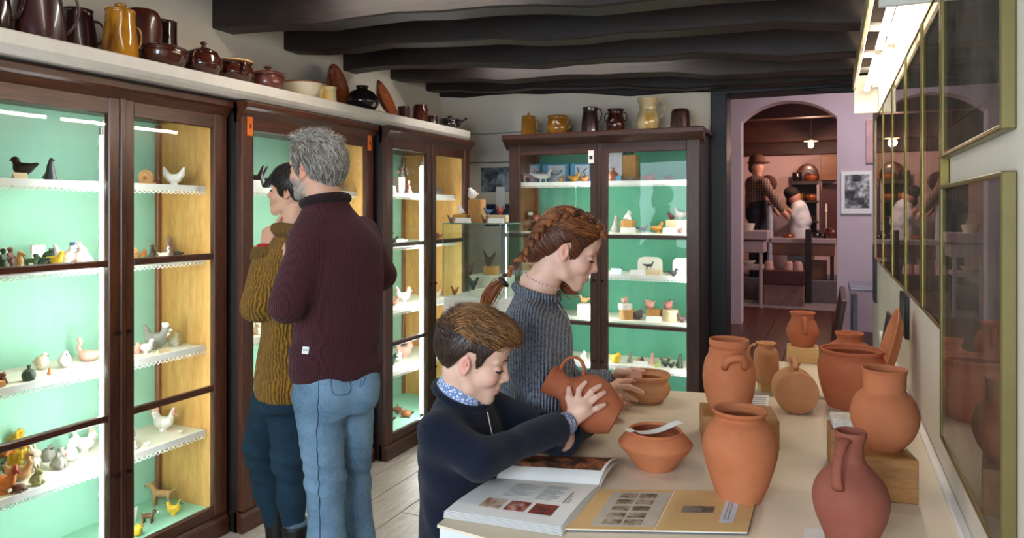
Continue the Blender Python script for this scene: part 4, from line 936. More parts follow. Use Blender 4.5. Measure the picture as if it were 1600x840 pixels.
# ---- far room: platform, mannequins, furniture
M_ftab = basic('pinkish_table_paint', '#b5a0a2', .6, var=.08)
M_bwood = wood('brown_table_wood', '#5a3420', '#7d4e30', rough=.45, scale=(.5, 4, 4), g=5)
M_redb = basic('dark_red_box', '#4a1a18', .5, var=.15)
def fbox(name, lo_px, hi_px, t, dep, mat, label, cat):
    """box whose front face spans two image corners at distance t"""
    a = W(lo_px[0], hi_px[1], t); b = W(hi_px[0], lo_px[1], t); y = (a[1]+b[1])/2
    o = MB().box((a[0], y, a[2]), (b[0], y+dep, b[2]), .006).build(name, mat); return tag(o, label, cat)
def at_y(px, py, y): return ony(px, py, y)
def fb(name, x0, y0, x1, y1, Y, dep, mat, label=None, cat=None, parent=None, base=None):
    a = at_y(x0, y1, Y); b = at_y(x1, y0, Y); z0 = a[2] if base is None else base
    o = MB().box((a[0], Y, z0), (b[0], Y+dep, b[2]), .006).build(name, mat, parent)
    if parent is not None: o.matrix_parent_inverse = parent.matrix_basis.inverted()
    if label: tag(o, label, cat)
    return o
# white work table at the left of the far room
ft = empty('work_table', tuple(at_y(1180, 450, 9.3)[:2])+(HZ,)); tag(ft, 'pale work table with shelf beside the standing mannequin', 'table')
fb('table_top', 1150, 361, 1199, 374, 9.3, .5, M_ftab, parent=ft); fb('apron', 1150, 376, 1194, 394, 9.34, .42, M_ftab, parent=ft); fb('lower_shelf', 1150, 416, 1190, 421, 9.36, .4, M_ftab, parent=ft)
fb('leg', 1186, 394, 1191, 470, 9.34, .05, M_ftab, parent=ft, base=HZ-.01); fb('leg', 1152, 394, 1157, 470, 9.34, .05, M_ftab, parent=ft, base=HZ-.01)
bz = at_y(1199, 361, 9.3)[2]+.001; p = at_y(1168, 350, 9.45)
pot('mixing_bowl', [(.06, 0), (.065, .004), (.085, .06), (.09, .09)], M_gslip, 'pale bowl on the work table beside the standing mannequin', 'bowl', (p[0], p[1], bz))
p = at_y(1163, 420, 9.5); pot('white_basin', [(.05, 0), (.06, .004), (.11, .04), (.12, .06)], M_gslip, 'white basin under the pale work table', 'basin', (p[0]+.02, p[1], at_y(1190, 416, 9.36)[2]+.001))
# low red box stage and crates
RBZ = at_y(1256, 445.5, 9.78)[2]+.002; RBT = at_y(1257, 424, 9.75)[2]
fb('red_bench', 1191, 424, 1257, 452, 9.75, .4, M_redb, 'dark red low bench in front of the mannequins', 'bench', base=RBZ)
fb('pale_crate', 1193, 445.5, 1256, 462, 9.78, .34, basic('dusty_crate', '#8a6a62', .7, var=.15), 'dusty crate under the dark red bench', 'crate', base=HZ-.01)
pf = fb('platform', 1150, 440, 1330, 470, 10.25, 1.06, basic('platform_grey', '#6c6266', .7), 'low grey platform carrying the seated mannequin', 'platform', base=HZ-.01)
PZ = at_y(1330, 440, 10.25)[2]
# bench table with tan board behind
wt = empty('bench_table', tuple(at_y(1250, 400, 10.3)[:2])+(PZ,)); tag(wt, 'brown bench table before the seated mannequin', 'table')
fb('table_top', 1196, 373, 1307, 379, 10.28, .38, M_ftab, parent=wt); fb('apron', 1199, 379.5, 1304, 398, 10.3, .34, M_bwood, parent=wt)
for xx in (1201, 1297): fb('leg', xx, 398, xx+6, 440, 10.32, .06, M_beam, parent=wt, base=PZ+.001)
fb('storage_box', 1264, 408, 1292, 438, 10.4, .25, M_bwood, 'brown cardboard box under the bench table', 'box', base=PZ+.001)
fb('dark_post', 1258, 358, 1268, 424, 10.17, .07, M_beam, 'dark upright board in front of the bench table', 'board', base=HZ-.01)
# wall shelves with pots, cupboard
wsh = empty('plate_rack', tuple(at_y(1260, 320, 10.9)[:2])+(1.5,)); tag(wsh, 'dark plate rack with shelves on the far wall', 'rack')
for y0, y1 in ((282, 289), (313, 317), (345, 348)): fb('shelf', 1236, y0, 1279, y1, 11.06, .2, M_beam, parent=wsh)
fb('side_board', 1276, 282, 1280, 360, 11.07, .18, M_ftab, parent=wsh); fb('back_board', 1238, 284, 1277, 366, 11.26, .03, M_beam, parent=wsh)
tsz = at_y(1307, 373, 10.28)[2]
for i, (px, y0, r, h, mt, lb) in enumerate(((1245, 282, .07, .12, M_gblack, 'dark pot on the top of the plate rack'), (1268, 282, .10, .09, M_grust, 'rust pan on the top of the plate rack'), (1247, 313, .07, .10, M_gochre, 'ochre jar on the middle shelf of the plate rack'), (1268, 313, .09, .09, M_grust, 'rust bowl on the middle shelf of the plate rack'), (1262, 345, .08, .08, M_gred, 'red brown bowl on the low shelf of the plate rack'))):
    p = at_y(px, y0, 11.15); pot('rack_pot', [(r*.7, 0), (r*.8, .004), (r, h*.5), (r*.9, h*.85), (r, h)], mt, lb, 'pot', (p[0], p[1], at_y(1279, y0, 11.06)[2]+.002), n=24)
pm = smooth_prof([(.02, 0), (.12, .004), (.19, .03)])
for px, py, yy_, rr, lb in ((1200, 287, 11.27, .13, 'round brown dish hung on the far wall behind the standing mannequin'), (1262, 272, 11.24, .15, 'large red dish leaning on the wall above the plate rack')):
    p = at_y(px, py, yy_); o = MB().lathe([(.0006, 0)]+[(r/.19*rr, z) for r, z in pm]+[(rr*.95, .035), (.0006, .012)], 28, cap0=False, cap1=False).build('wall_dish', M_gred if rr > .14 else M_redb, smooth='all')
    o.matrix_world = Matrix.Translation(p) @ Matrix.Rotation(PI/2, 4, 'X'); tag(o, lb, 'dish')
fb('wall_cupboard', 1282, 241, 1308, 282, 11.02, .28, M_bwood, 'brown wall cupboard in the corner of the far room', 'cupboard'); fb('red_cloth_panel', 1284, 286, 1330, 372, 11.22, .05, M_redb, 'dark red panel behind the candle stand in the far room', 'panel')
p = at_y(1291, 340, 10.6); o = MB().lathe([(.03, 0), (.008, .02), (.008, .35), (.02, .36), (.012, .37), (.012, .46), (.001, .47)], 12, c=(p[0], p[1], tsz)).build('candle_stand', M_gslip, smooth=True); tag(o, 'tall pale candle stand on the bench table', 'candle')
for px, r, h, mt, lb in ((1232, .09, .05, M_grust, 'flat rust bowl on the bench table'), (1275, .055, .07, M_gblack, 'small black pot on the bench table'), (1284, .05, .06, M_gdark, 'dark round cup on the bench table'), (1298, .09, .13, M_gred, 'red jar standing on the bench table below the cupboard')):
    p = at_y(px, 370, 10.42); pot('bench_pot', [(r*.7, 0), (r*.8, .004), (r, h*.5), (r*.85, h*.9), (r*.92, h)], mt, lb, 'pot', (p[0], p[1], tsz+.001), n=24)
for k, (px, lb) in enumerate(((1201, 'dusty pink jar on the red bench beside the mannequin apron'), (1232, 'pale pink jar on the red bench, middle one'), (1247, 'pale pink jar at the end of the red bench by the dark post'))):
    p = at_y(px, 424, 9.95); pot('bench_jar', [(.06, 0), (.065, .004), (.055, .07), (.04, .11)], basic('pink_plaster_jar', '#c99a92', .7), lb, 'jar', (p[0], p[1], RBT+.001), n=20, open_=False)
# ================================================================== small clay figurines
FIGS = {}
def figmesh(kind):
    """unit-height clay animal facing +x; 'Col' holds 1 where the second colour (comb, beak, ears, hat) shows"""
    if kind in FIGS: return FIGS[kind]
    f = Fld(); M = []          # M: (centre, radius) balls of the second colour
    K = .09
    if kind in ('bird', 'hen', 'rooster', 'duck', 'swan', 'longbird', 'wingbird'):
        if kind == 'wingbird':
            f.ell((0, 0, .34), (.30, .24, .24), k=K).cone((0, 0, 0), (0, 0, .3), .17, .11, k=K).cone((.22, 0, .45), (.36, 0, .78), .12, .09, k=K).cone((.36, 0, .78), (.55, 0, .74), .07, .02, k=.03)
            f.cone((-.1, .12, .42), (-.34, .26, .92), .11, .05, k=K).cone((-.1, -.12, .42), (-.34, -.26, .92), .11, .05, k=K); M = [((.5, 0, .75), .12)]
        elif kind == 'longbird':
            f.ell((0, 0, .45), (.5, .2, .2), k=K).cone((.35, 0, .55), (.5, 0, .86), .12, .09, k=K).cone((.5, 0, .88), (.72, 0, .82), .08, .02, k=.04).cone((-.35, 0, .48), (-.85, 0, .62), .14, .05, k=K).cone((-.15, .1, .4), (-.15, .12, .02), .05, .04, k=.05).cone((.2, -.1, .4), (.2, -.12, .02), .05, .04, k=.05)
            f.cone((-.15, -.1, .4), (-.15, -.12, .02), .05, .04, k=.05).cone((.2, .1, .4), (.2, .12, .02), .05, .04, k=.05)
        elif kind == 'swan':
            f.ell((0, 0, .25), (.42, .27, .24), k=K).chain([(.28, 0, .35), (.42, 0, .6), (.3, 0, .82), (.38, 0, .93), (.52, 0, .86)], [.13, .08, .07, .08, .03], k=.05).cone((-.3, 0, .3), (-.55, 0, .5), .14, .05, k=K); M = [((.52, 0, .86), .12)]
        else:
            up = {'bird': .55, 'hen': .86, 'rooster': .95, 'duck': .5}[kind]; hz = .74 if kind != 'duck' else .8
            f.ell((0, 0, .36), (.4, .25, .26), k=K).cone((0, 0, 0), (0, 0, .22), .17, .12, k=K).cone((.2, 0, .45), (.33, 0, hz-.02), .17, .13, k=K).ell((.34, 0, hz), (.16, .14, .14), k=.05)
            f.cone((.45, 0, hz), (.64, 0, hz-.04), .06, .015, k=.03).cone((-.28, 0, .42), (-.6 if up < .6 else -.45, 0, up), .17, .07, k=K); M = [((.6, 0, hz-.03), .14)]
            if kind in ('hen', 'rooster'):
                for q in (.24, .34, .43): f.cone((q, 0, hz+.1), (q-.02, 0, hz+.24), .055, .045, k=.03)
                f.cone((.44, 0, hz-.1), (.46, 0, hz-.22), .045, .03, k=.03); M += [((.33, 0, hz+.22), .17), ((.46, 0, hz-.2), .1)]
            if kind == 'rooster': f.cone((-.4, 0, .8), (-.62, 0, .7), .08, .04, k=.05); M += [((-.55, 0, .8), .2)]
    elif kind in ('egg', 'owl'):
        f.ell((0, 0, .42), (.38, .34, .42), k=K).cone((.1, 0, .6), (.18, 0, .86), .2, .14, k=K)
        if kind == 'egg': f.cone((.3, 0, .82), (.46, 0, .78), .06, .02, k=.04).cone((-.3, 0, .4), (-.5, 0, .46), .12, .06, k=.08); M = [((.42, 0, .79), .1)]
        else:
            f.cone((.14, .12, .85), (.12, .18, 1.), .07, .03, k=.05).cone((.14, -.12, .85), (.12, -.18, 1.), .07, .03, k=.05).cone((.3, 0, .74), (.36, 0, .68), .04, .02, k=.03).ell((.28, .09, .8), (.04, .06, .06), k=.02).ell((.28, -.09, .8), (.04, .06, .06), k=.02); M = [((.3, .09, .8), .09), ((.3, -.09, .8), .09)]
    elif kind in ('rabbit', 'cat', 'bear', 'poodle'):
        f.ell((-.03, 0, .28), (.3, .25, .28), k=K).ell((.03, 0, .42), (.2, .19, .22), k=K).ell((.12, 0, .68), (.19, .17, .16), k=.06).ell((.27, 0, .63), (.08, .09, .07), k=.05)
        for s in (1, -1):
            if kind == 'rabbit': f.cone((.08, .07*s, .78), (-.04, .12*s, 1.02), .06, .045, k=.04)
            elif kind == 'cat': f.cone((.1, .1*s, .78), (.1, .13*s, .93), .07, .02, k=.04)
            elif kind == 'bear': f.ell((.08, .14*s, .82), (.05, .07, .07), k=.03)
            else: f.ell((.06, .19*s, .68), (.08, .07, .12), k=.04)
            f.cone((.16, .12*s, .42), (.26, .12*s, .06), .08, .07, k=.06).ell((.16, .2*s, .1), (.18, .09, .1), k=.05)
        if kind == 'poodle': f.ell((.08, 0, .88), (.13, .13, .1), k=.04)
        f.ell((-.33, 0, .16), (.09, .09, .09), k=.06); M = [((.36, 0, .63), .08)]
    elif kind in ('deer', 'dog', 'pig', 'goat'):
        L = {'deer': .36, 'dog': .28, 'pig': .2, 'goat': .32}[kind]; b = {'deer': .15, 'dog': .17, 'pig': .24, 'goat': .19}[kind]; z = L+b
        f.ell((0, 0, z), (.42, b, b), k=K)
        for x in (.28, -.28):
            for s in (1, -1): f.cone((x, .1*s, z-.04), (x+.02, .11*s, .03), .085, .05, k=.06)
        hx, hz = (.5, .86) if kind in ('deer', 'goat') else (.5, z+.22)
        f.cone((.3, 0, z+.05), (hx-.05, 0, hz-.04), .13, .09, k=K).ell((hx, 0, hz), (.13, .09, .09), k=.05).cone((hx+.08, 0, hz-.02), (hx+.22, 0, hz-.07), .07, .045, k=.04)
        for s in (1, -1): f.cone((hx-.06, .07*s, hz+.05), (hx-.12, .16*s, hz+.13), .045, .025, k=.03)
        f.cone((-.38, 0, z+.08), (-.55, 0, z+.2 if kind != 'dog' else z+.34), .06, .03, k=.05); M = [((hx+.22, 0, hz-.07), .08)]
        if kind == 'pig': f.ell((.1, 0, z+.1), (.1, .1, .05), k=.03)
    elif kind == 'lady':
        f.loft((0, 0, 0), np.eye(3), [0, .2, .45, .55], [0]*4, [0]*4, [.3, .26, .14, .11], [.3, .26, .14, .11], k=.05).ell((0, 0, .62), (.12, .15, .14), k=.06).ell((.02, 0, .84), (.11, .1, .12), k=.04).ell((-.01, 0, .9), (.13, .12, .1), k=.02)
        for s in (1, -1): f.cone((0, .14*s, .68), (.08, .2*s, .5), .055, .045, k=.04).cone((.08, .2*s, .5), (.2, .1*s, .46), .045, .04, k=.03)
        M = [((-.03, 0, .95), .13)]
    elif kind == 'cone':
        f.cone((0, 0, .05), (0, 0, .62), .24, .13, k=K).cone((0, 0, .6), (.03, 0, .88), .12, .09, k=.06).cone((.08, 0, .88), (.2, 0, .84), .05, .02, k=.03).cone((-.12, 0, .3), (-.3, 0, .16), .1, .05, k=.06); M = [((.2, 0, .84), .1)]
    elif kind == 'bottle':
        f.loft((0, 0, 0), np.eye(3), [0, .08, .5, .68, .76, .9, 1.], [0]*7, [0]*7, [.33, .36, .37, .25, .12, .11, .15], [.33, .36, .37, .25, .12, .11, .15], k=.05)
    elif kind == 'crescent':
        f.chain([(-.52, 0, .98), (-.4, 0, .62), (-.18, 0, .42), (.18, 0, .42), (.4, 0, .62), (.52, 0, .98)], [.05, .16, .21, .21, .16, .05], k=.06).cone((0, 0, .05), (0, 0, .4), .2, .13, k=.08).ell((0, 0, .4), (.25, .17, .2), k=.06); M = [((0, 0, .08), .17)]
    elif kind == 'lion':
        f.ell((0, 0, .48), (.2, .45, .46), k=.05).ell((.14, 0, .48), (.12, .3, .3), k=.03).ell((.26, 0, .4), (.09, .12, .09), k=.04).ell((-.1, .38, .1), (.2, .15, .12), k=.06).ell((-.1, -.38, .1), (.2, .15, .12), k=.06); M = [((.3, 0, .42), .12)]
        for a in np.linspace(0, 2*PI, 12, endpoint=False): f.ell((.06, .36*math.cos(a), .48+.36*math.sin(a)), (.08, .07, .07), k=.03)
    elif kind == 'turtle':
        f.ell((0, 0, .42), (.7, .55, .5), k=.06).plane((0, 0, .18), (0, 0, -1)); f.cone((.55, 0, .4), (.95, 0, .6), .17, .15, k=.08)
        for a in (.7, -.7, 2.4, -2.4): f.cone((.4*math.cos(a), .4*math.sin(a), .3), (.75*math.cos(a), .75*math.sin(a), .08), .13, .1, k=.06)
        M = [((.9, 0, .55), .25)]
    elif kind == 'flowers':
        f.cone((0, 0, 0), (0, 0, .4), .22, .12, k=.1)
        for i, (x, y, z) in enumerate(((.2, .1, .6), (-.2, .15, .65), (0, -.22, .55), (.05, .05, .85), (-.3, -.1, .45), (.32, -.15, .42))):
            f.cone((0, 0, .35), (x, y, z), .05, .05, k=.05)
            for a in np.linspace(0, 2*PI, 5, endpoint=False): f.ell((x+.05, y+.11*math.cos(a), z+.11*math.sin(a)), (.05, .07, .07), k=.02)
            if i % 2 == 0: M.append(((x+.05, y, z), .17))
    elif kind == 'fish':
        f.ell((0, 0, .4), (.5, .2, .33), k=.06).cone((-.4, 0, .4), (-.75, 0, .75), .1, .05, k=.06).cone((-.4, 0, .4), (-.75, 0, .1), .1, .05, k=.06).cone((0, 0, .65), (-.1, 0, .95), .08, .04, k=.05).cone((0, 0, .02), (0, 0, .2), .16, .1, k=.06); M = [((.48, 0, .42), .13)]
    elif kind == 'roundbird':
        f.ell((0, 0, .4), (.42, .38, .38), k=.06).ell((.24, 0, .72), (.2, .19, .19), k=.07).cone((.4, 0, .72), (.56, 0, .68), .06, .02, k=.03).cone((.2, .12, .85), (.18, .18, 1.), .06, .02, k=.04).cone((.2, -.12, .85), (.18, -.18, 1.), .06, .02, k=.04).cone((-.3, 0, .5), (-.52, 0, .72), .12, .05, k=.07); M = [((.2, .16, .98), .12), ((.2, -.16, .98), .12), ((.55, 0, .68), .1)]
    elif kind == 'chess':
        f.cone((0, 0, .04), (0, 0, .3), .25, .16, k=.08).ell((0, 0, .42), (.2, .2, .22), k=.06).cone((0, 0, .5), (.05, 0, .8), .14, .12, k=.06).cone((.1, 0, .82), (.3, 0, .72), .1, .06, k=.04).cone((0, .06, .86), (-.02, .08, 1.), .04, .02, k=.03).cone((0, -.06, .86), (-.02, -.08, 1.), .04, .02, k=.03)
    mm = [(np.array(c), r) for c, r in M]
    def col(v):
        c = np.zeros(len(v))
        for q, r in mm: c = np.maximum(c, np.clip((r-np.linalg.norm(v-q, axis=1))/(.25*r)+.3, 0, 1))
        return c
    me = f.mesh('figurine_'+kind, .045, color=col); FIGS[kind] = me; return me
PAL = dict(dark='#2a221e', dgrey='#34383a', brown='#6b3f26', tan='#b98d5c', cream='#e6dcc4', white='#efece6', pink='#dba394', dpink='#b87a72', green='#4a6b4c', dgreen='#26402f', olive='#8b8a52', grey='#8d8c82', orange='#c9762e', ochre='#c08a34', yellow='#e0b528', red='#a8322a', dred='#5a2320', blue='#4a6a92', lblue='#9fb6c4', purple='#584048', mauve='#a68288', teal='#4f8a80', rust='#99552f', lgreen='#a3b24c', black='#1a1817')
def figmat(a, b, gl=.35):
    nm = 'clay_%s_%s' % (a, b)
    if nm in MATS: return MATS[nm]
    m, nt, bs = newmat(nm); at = N(nt, 'ShaderNodeAttribute'); at.attribute_name = 'Col'; v = coords(nt)
    n = noise(nt, v, 6, 4); ca = mixc(nt, ramp(nt, n, .3, .7), tuple(x*.8 for x in lin(PAL[a])), tuple(min(1, x*1.12) for x in lin(PAL[a])))
    nt.links.new(mixc(nt, at.outputs['Fac'], ca, lin(PAL[b])), bs.inputs['Base Color']); bs.inputs['Roughness'].default_value = gl; bump(nt, bs, noise(nt, v, 20, 3), .2, .03); MATS[nm] = m; return m
KN = dict(bird='bird', hen='hen', rooster='rooster', duck='duck', swan='swan', longbird='long_tailed_bird', wingbird='winged_bird', egg='egg_shaped_bird', owl='owl', rabbit='rabbit', cat='cat', bear='bear', poodle='dog', deer='deer', dog='dog', pig='pig', goat='goat', lady='lady', cone='upright_bird', bottle='bottle', crescent='crescent_bird', lion='lion', turtle='turtle', flowers='flower', fish='fish', roundbird='round_bird', chess='horse_head')
CW_ = dict(dark='dark brown', dgrey='dark grey', brown='brown', tan='tan', cream='cream', white='white', pink='pink', dpink='dusky pink', green='green', dgreen='dark green', olive='olive', grey='grey', orange='orange', ochre='ochre', yellow='yellow', red='red', dred='dark red', blue='blue', lblue='pale blue', purple='purple brown', mauve='mauve', teal='teal', rust='rust', lgreen='yellow green', black='black')
ORD = ['first', 'second', 'third', 'fourth', 'fifth', 'sixth', 'seventh', 'eighth', 'ninth', 'tenth', 'eleventh', 'twelfth', 'thirteenth']
SHN = {1: ('top', 'second', 'third', 'fourth', 'bottom'), 4: ('top', 'second', 'third', 'fourth', 'fifth')}
CN = {1: 'nearest wall cabinet', 2: 'middle wall cabinet', 3: 'far wall cabinet', 4: 'end cabinet'}
BZ5 = (1.71, 1.348, 1.055, .738, .42)
REC = []
def place(cab, sh, px, dep):
    """foot point on a cabinet shelf seen at picture column px, dep metres behind the door face"""
    if cab < 4:
        z = (SH+(.116,))[sh]; p = onx(px, 300, CX[cab]-dep); return np.array([p[0], p[1], z])
    z = BZ5[sh]; p = ony(px, 300, BY+dep); return np.array([p[0], p[1], z])
def FG(cab, door, sh, rows):
    rows = sorted(rows, key=lambda r: r[0])
    for i, r in enumerate(rows):
        px, kind, h, a, b = r[:5]; o_ = r[5] if len(r) > 5 else {}
        p = place(cab, sh, px, o_.get('d', .15)); p[2] += o_.get('z', 0)
        t = float(p @ FW); hm = h*t/FPX
        yaw = o_.get('yaw', 0); base = math.atan2(RT[1], RT[0]) + yaw
        lab = '%s %s %s, %s from left, %s shelf, %s door, %s' % ('small' if h < 16 else ('tall' if h > 36 else 'clay'), CW_[a], KN[kind].replace('_', ' '), ORD[i], SHN[4 if cab == 4 else 1][sh], door, CN[cab])
        o = linked(KN[kind]+'_figurine', figmesh(kind), [figmat(a, b)], loc=(p[0], p[1], p[2]+.0005), rz=base, sc=hm)
        tag(o, lab, 'figurine', 'clay figurines in the cabinets'); REC.append(o)
L = math.pi     # yaw that makes a figurine look to the picture's left
Q = .7; q_ = -.7
FG(1, 'left', 0, [(36, 'bird', 37, 'dark', 'dark', dict(yaw=L, z=.012)), (79, 'cone', 38, 'dgrey', 'dgrey')])
FG(1, 'left', 1, [(5, 'lady', 33, 'dgreen', 'dark'), (16, 'lady', 33, 'brown', 'tan', dict(d=.2)), (30, 'chess', 29, 'tan', 'brown'), (48, 'dog', 24, 'green', 'dgreen'), (64, 'bird', 24, 'dgreen', 'green', dict(yaw=L)), (77, 'owl', 27, 'dgreen', 'dark', dict(d=.2)), (88, 'duck', 25, 'yellow', 'orange'), (102, 'hen', 36, 'white', 'blue'), (124, 'rabbit', 34, 'pink', 'dpink'), (137, 'cat', 21, 'cream', 'orange', dict(yaw=L, d=.19))])
FG(1, 'left', 2, [(2, 'bear', 22, 'brown', 'tan'), (45, 'bottle', 24, 'dgreen', 'dgreen', dict(d=.12)), (65, 'egg', 27, 'cream', 'dark', dict(d=.26)), (77, 'cone', 12, 'orange', 'orange', dict(d=.14)), (101, 'egg', 27, 'white', 'dark', dict(d=.21, yaw=q_)), (138, 'swan', 37, 'pink', 'white', dict(d=.24, yaw=L))])
FG(1, 'left', 3, [(3, 'rooster', 46, 'orange', 'red', dict(d=.14, yaw=L)), (14, 'duck', 24, 'dgrey', 'dark', dict(d=.3, yaw=L)), (22, 'flowers', 62, 'yellow', 'orange', dict(d=.36)), (29, 'swan', 45, 'tan', 'brown', dict(d=.22)), (30, 'turtle', 14, 'brown', 'dark', dict(d=.1, yaw=L)), (51, 'rabbit', 40, 'cream', 'tan', dict(d=.27)), (57, 'rabbit', 30, 'olive', 'olive', dict(d=.11)), (75, 'owl', 26, 'grey', 'dark', dict(d=.32)), (92, 'poodle', 35, 'grey', 'red', dict(d=.2)), (109, 'poodle', 35, 'white', 'cream', dict(d=.26)), (132, 'hen', 36, 'white', 'pink', dict(d=.3))])
FG(1, 'left', 4, [(60, 'goat', 24, 'brown', 'dark'), (90, 'bird', 18, 'green', 'yellow'), (125, 'duck', 18, 'cream', 'dark', dict(d=.2))])
FG(1, 'right', 0, [(228, 'lion', 26, 'tan', 'rust', dict(yaw=-1.3)), (244, 'rooster', 14, 'rust', 'tan', dict(d=.3)), (272, 'crescent', 30, 'white', 'orange')])
FG(1, 'right', 1, [(207, 'lion', 22, 'tan', 'cream', dict(yaw=-1)), (224, 'cat', 17, 'orange', 'brown', dict(d=.2)), (238, 'lady', 23, 'dark', 'red'), (256, 'swan', 19, 'cream', 'pink', dict(d=.13)), (264, 'lady', 31, 'mauve', 'dpink', dict(d=.26)), (278, 'turtle', 9, 'dark', 'dark', dict(d=.2))])
FG(1, 'right', 2, [(204, 'pig', 10, 'pink', 'dpink', dict(d=.14)), (214, 'cat', 20, 'pink', 'white', dict(d=.2)), (229, 'duck', 24, 'white', 'grey', dict(d=.17)), (245, 'hen', 42, 'grey', 'white', dict(d=.2)), (273, 'cat', 24, 'cream', 'brown', dict(d=.2))])
FG(1, 'right', 3, [(206, 'lady', 36, 'white', 'white'), (230, 'duck', 9, 'white', 'orange', dict(d=.12)), (255, 'rooster', 36, 'white', 'pink', dict(d=.24, yaw=L)), (282, 'duck', 9, 'cream', 'orange', dict(d=.13))])
FG(1, 'right', 4, [(213, 'roundbird', 22, 'yellow', 'orange', dict(d=.1)), (231, 'goat', 22, 'brown', 'white', dict(d=.17)), (254, 'deer', 38, 'tan', 'brown', dict(d=.27, yaw=L)), (271, 'rooster', 24, 'yellow', 'green', dict(d=.14, yaw=L))])
FG(2, 'left', 0, [(386, 'bird', 14, 'dark', 'dark'), (402, 'wingbird', 38, 'dgrey', 'dark', dict(yaw=L)), (416, 'bird', 28, 'dgrey', 'white')])
FG(2, 'left', 1, [(402, 'bird', 16, 'tan', 'orange', dict(d=.2)), (440, 'hen', 20, 'brown', 'red')])
FG(2, 'left', 2, [(384, 'hen', 20, 'dpink', 'red'), (400, 'rabbit', 20, 'cream', 'pink'), (430, 'duck', 18, 'white', 'orange')])
FG(2, 'left', 3, [(384, 'cat', 26, 'dark', 'tan', dict(d=.2)), (392, 'hen', 22, 'dpink', 'red', dict(d=.13)), (420, 'egg', 20, 'cream', 'brown')])
FG(2, 'left', 4, [(384, 'hen', 24, 'dgreen', 'brown', dict(d=.13)), (397, 'bottle', 32, 'rust', 'brown', dict(d=.2))])
FG(2, 'right', 0, [(520, 'rabbit', 20, 'tan', 'brown'), (545, 'egg', 18, 'grey', 'grey')])
FG(3, 'left', 0, [(597, 'bird', 18, 'dark', 'dark', dict(d=.13)), (606, 'cat', 14, 'dgrey', 'dark', dict(d=.2)), (628, 'flowers', 24, 'grey', 'dpink', dict(d=.26, z=.11)), (638, 'lady', 22, 'dpink', 'pink', dict(d=.13))])
FG(3, 'left', 1, [(599, 'duck', 10, 'green', 'dgreen'), (607, 'chess', 24, 'dgreen', 'dgreen'), (616, 'bird', 14, 'dgreen', 'green'), (628, 'turtle', 8, 'cream', 'white')])
FG(3, 'left', 2, [(599, 'bear', 24, 'tan', 'brown', dict(d=.18)), (607, 'duck', 9, 'pink', 'orange', dict(d=.12)), (616, 'hen', 14, 'pink', 'red', dict(d=.2)), (631, 'rooster', 24, 'white', 'pink', dict(d=.25))])
FG(3, 'left', 3, [(597, 'rabbit', 14, 'cream', 'pink', dict(d=.12)), (607, 'rooster', 24, 'teal', 'dgreen', dict(d=.18, yaw=L)), (622, 'cat', 18, 'white', 'pink', dict(d=.24)), (632, 'hen', 26, 'pink', 'dpink', dict(d=.27))])
FG(3, 'left', 4, [(606, 'turtle', 12, 'olive', 'brown', dict(d=.2)), (622, 'fish', 16, 'brown', 'tan', dict(d=.25)), (634, 'turtle', 12, 'rust', 'dark', dict(d=.16))])
FG(3, 'right', 0, [(674, 'lady', 16, 'orange', 'tan', dict(d=.25)), (684, 'roundbird', 14, 'grey', 'dgreen', dict(d=.2))])
FG(3, 'right', 1, [(678, 'turtle', 14, 'brown', 'rust', dict(d=.2))])
FG(3, 'right', 2, [(684, 'duck', 12, 'cream', 'tan', dict(d=.2))])
FG(3, 'right', 3, [(680, 'bottle', 13, 'blue', 'blue', dict(d=.2))])
FG(4, 'left', 0, [(826, 'deer', 24, 'mauve', 'dpink', dict(d=.13)), (848, 'longbird', 24, 'white', 'grey', dict(d=.15)), (877, 'egg', 12, 'tan', 'brown', dict(d=.14)), (898, 'bird', 18, 'ochre', 'orange', dict(d=.15)), (914, 'bird', 13, 'orange', 'blue', dict(d=.14)), (920, 'duck', 16, 'blue', 'orange', dict(d=.2))])
FG(4, 'left', 1, [(819, 'hen', 30, 'brown', 'white', dict(d=.2)), (832, 'duck', 12, 'dark', 'white', dict(d=.13)), (847, 'rooster', 26, 'dpink', 'red', dict(d=.22, yaw=L)), (915, 'bird', 14, 'tan', 'red')])
FG(4, 'left', 2, [(818, 'pig', 18, 'pink', 'dpink', dict(d=.2, z=.05)), (833, 'roundbird', 14, 'tan', 'brown'), (915, 'bird', 14, 'grey', 'dark')])
FG(4, 'left', 3, [(820, 'hen', 18, 'cream', 'red'), (912, 'bird', 16, 'tan', 'brown', dict(z=.085, yaw=L, d=.18))])
FG(4, 'left', 4, [(822, 'duck', 16, 'white', 'orange'), (911, 'cat', 16, 'cream', 'pink')])
FG(4, 'right', 0, [(958, 'bottle', 22, 'rust', 'brown', dict(d=.13)), (971, 'bird', 10, 'dpink', 'dpink', dict(d=.13, yaw=L)), (975, 'bird', 11, 'dgrey', 'dark', dict(d=.24, z=.205, yaw=L)), (983, 'duck', 10, 'grey', 'white', dict(d=.13)), (988, 'roundbird', 8, 'dred', 'rust', dict(d=.24, z=.205)), (999, 'bird', 11, 'mauve', 'purple', dict(d=.2)), (1013, 'bird', 15, 'rust', 'orange', dict(d=.16)), (1019, 'hen', 9, 'red', 'red', dict(d=.22)), (1045, 'bird', 13, 'brown', 'dark', dict(d=.24))])
FG(4, 'right', 1, [(962, 'cone', 28, 'grey', 'orange', dict(d=.18)), (981, 'bear', 17, 'white', 'black', dict(d=.19, z=.088)), (1004, 'longbird', 14, 'dgrey', 'dark', dict(d=.16)), (1027, 'duck', 19, 'ochre', 'rust', dict(d=.14)), (1049, 'bird', 13, 'dred', 'dred', dict(d=.2, z=.095, yaw=L)), (1062, 'duck', 20, 'grey', 'dgreen', dict(d=.2, z=.095, yaw=L)), (1063, 'egg', 10, 'brown', 'dark', dict(d=.1))])
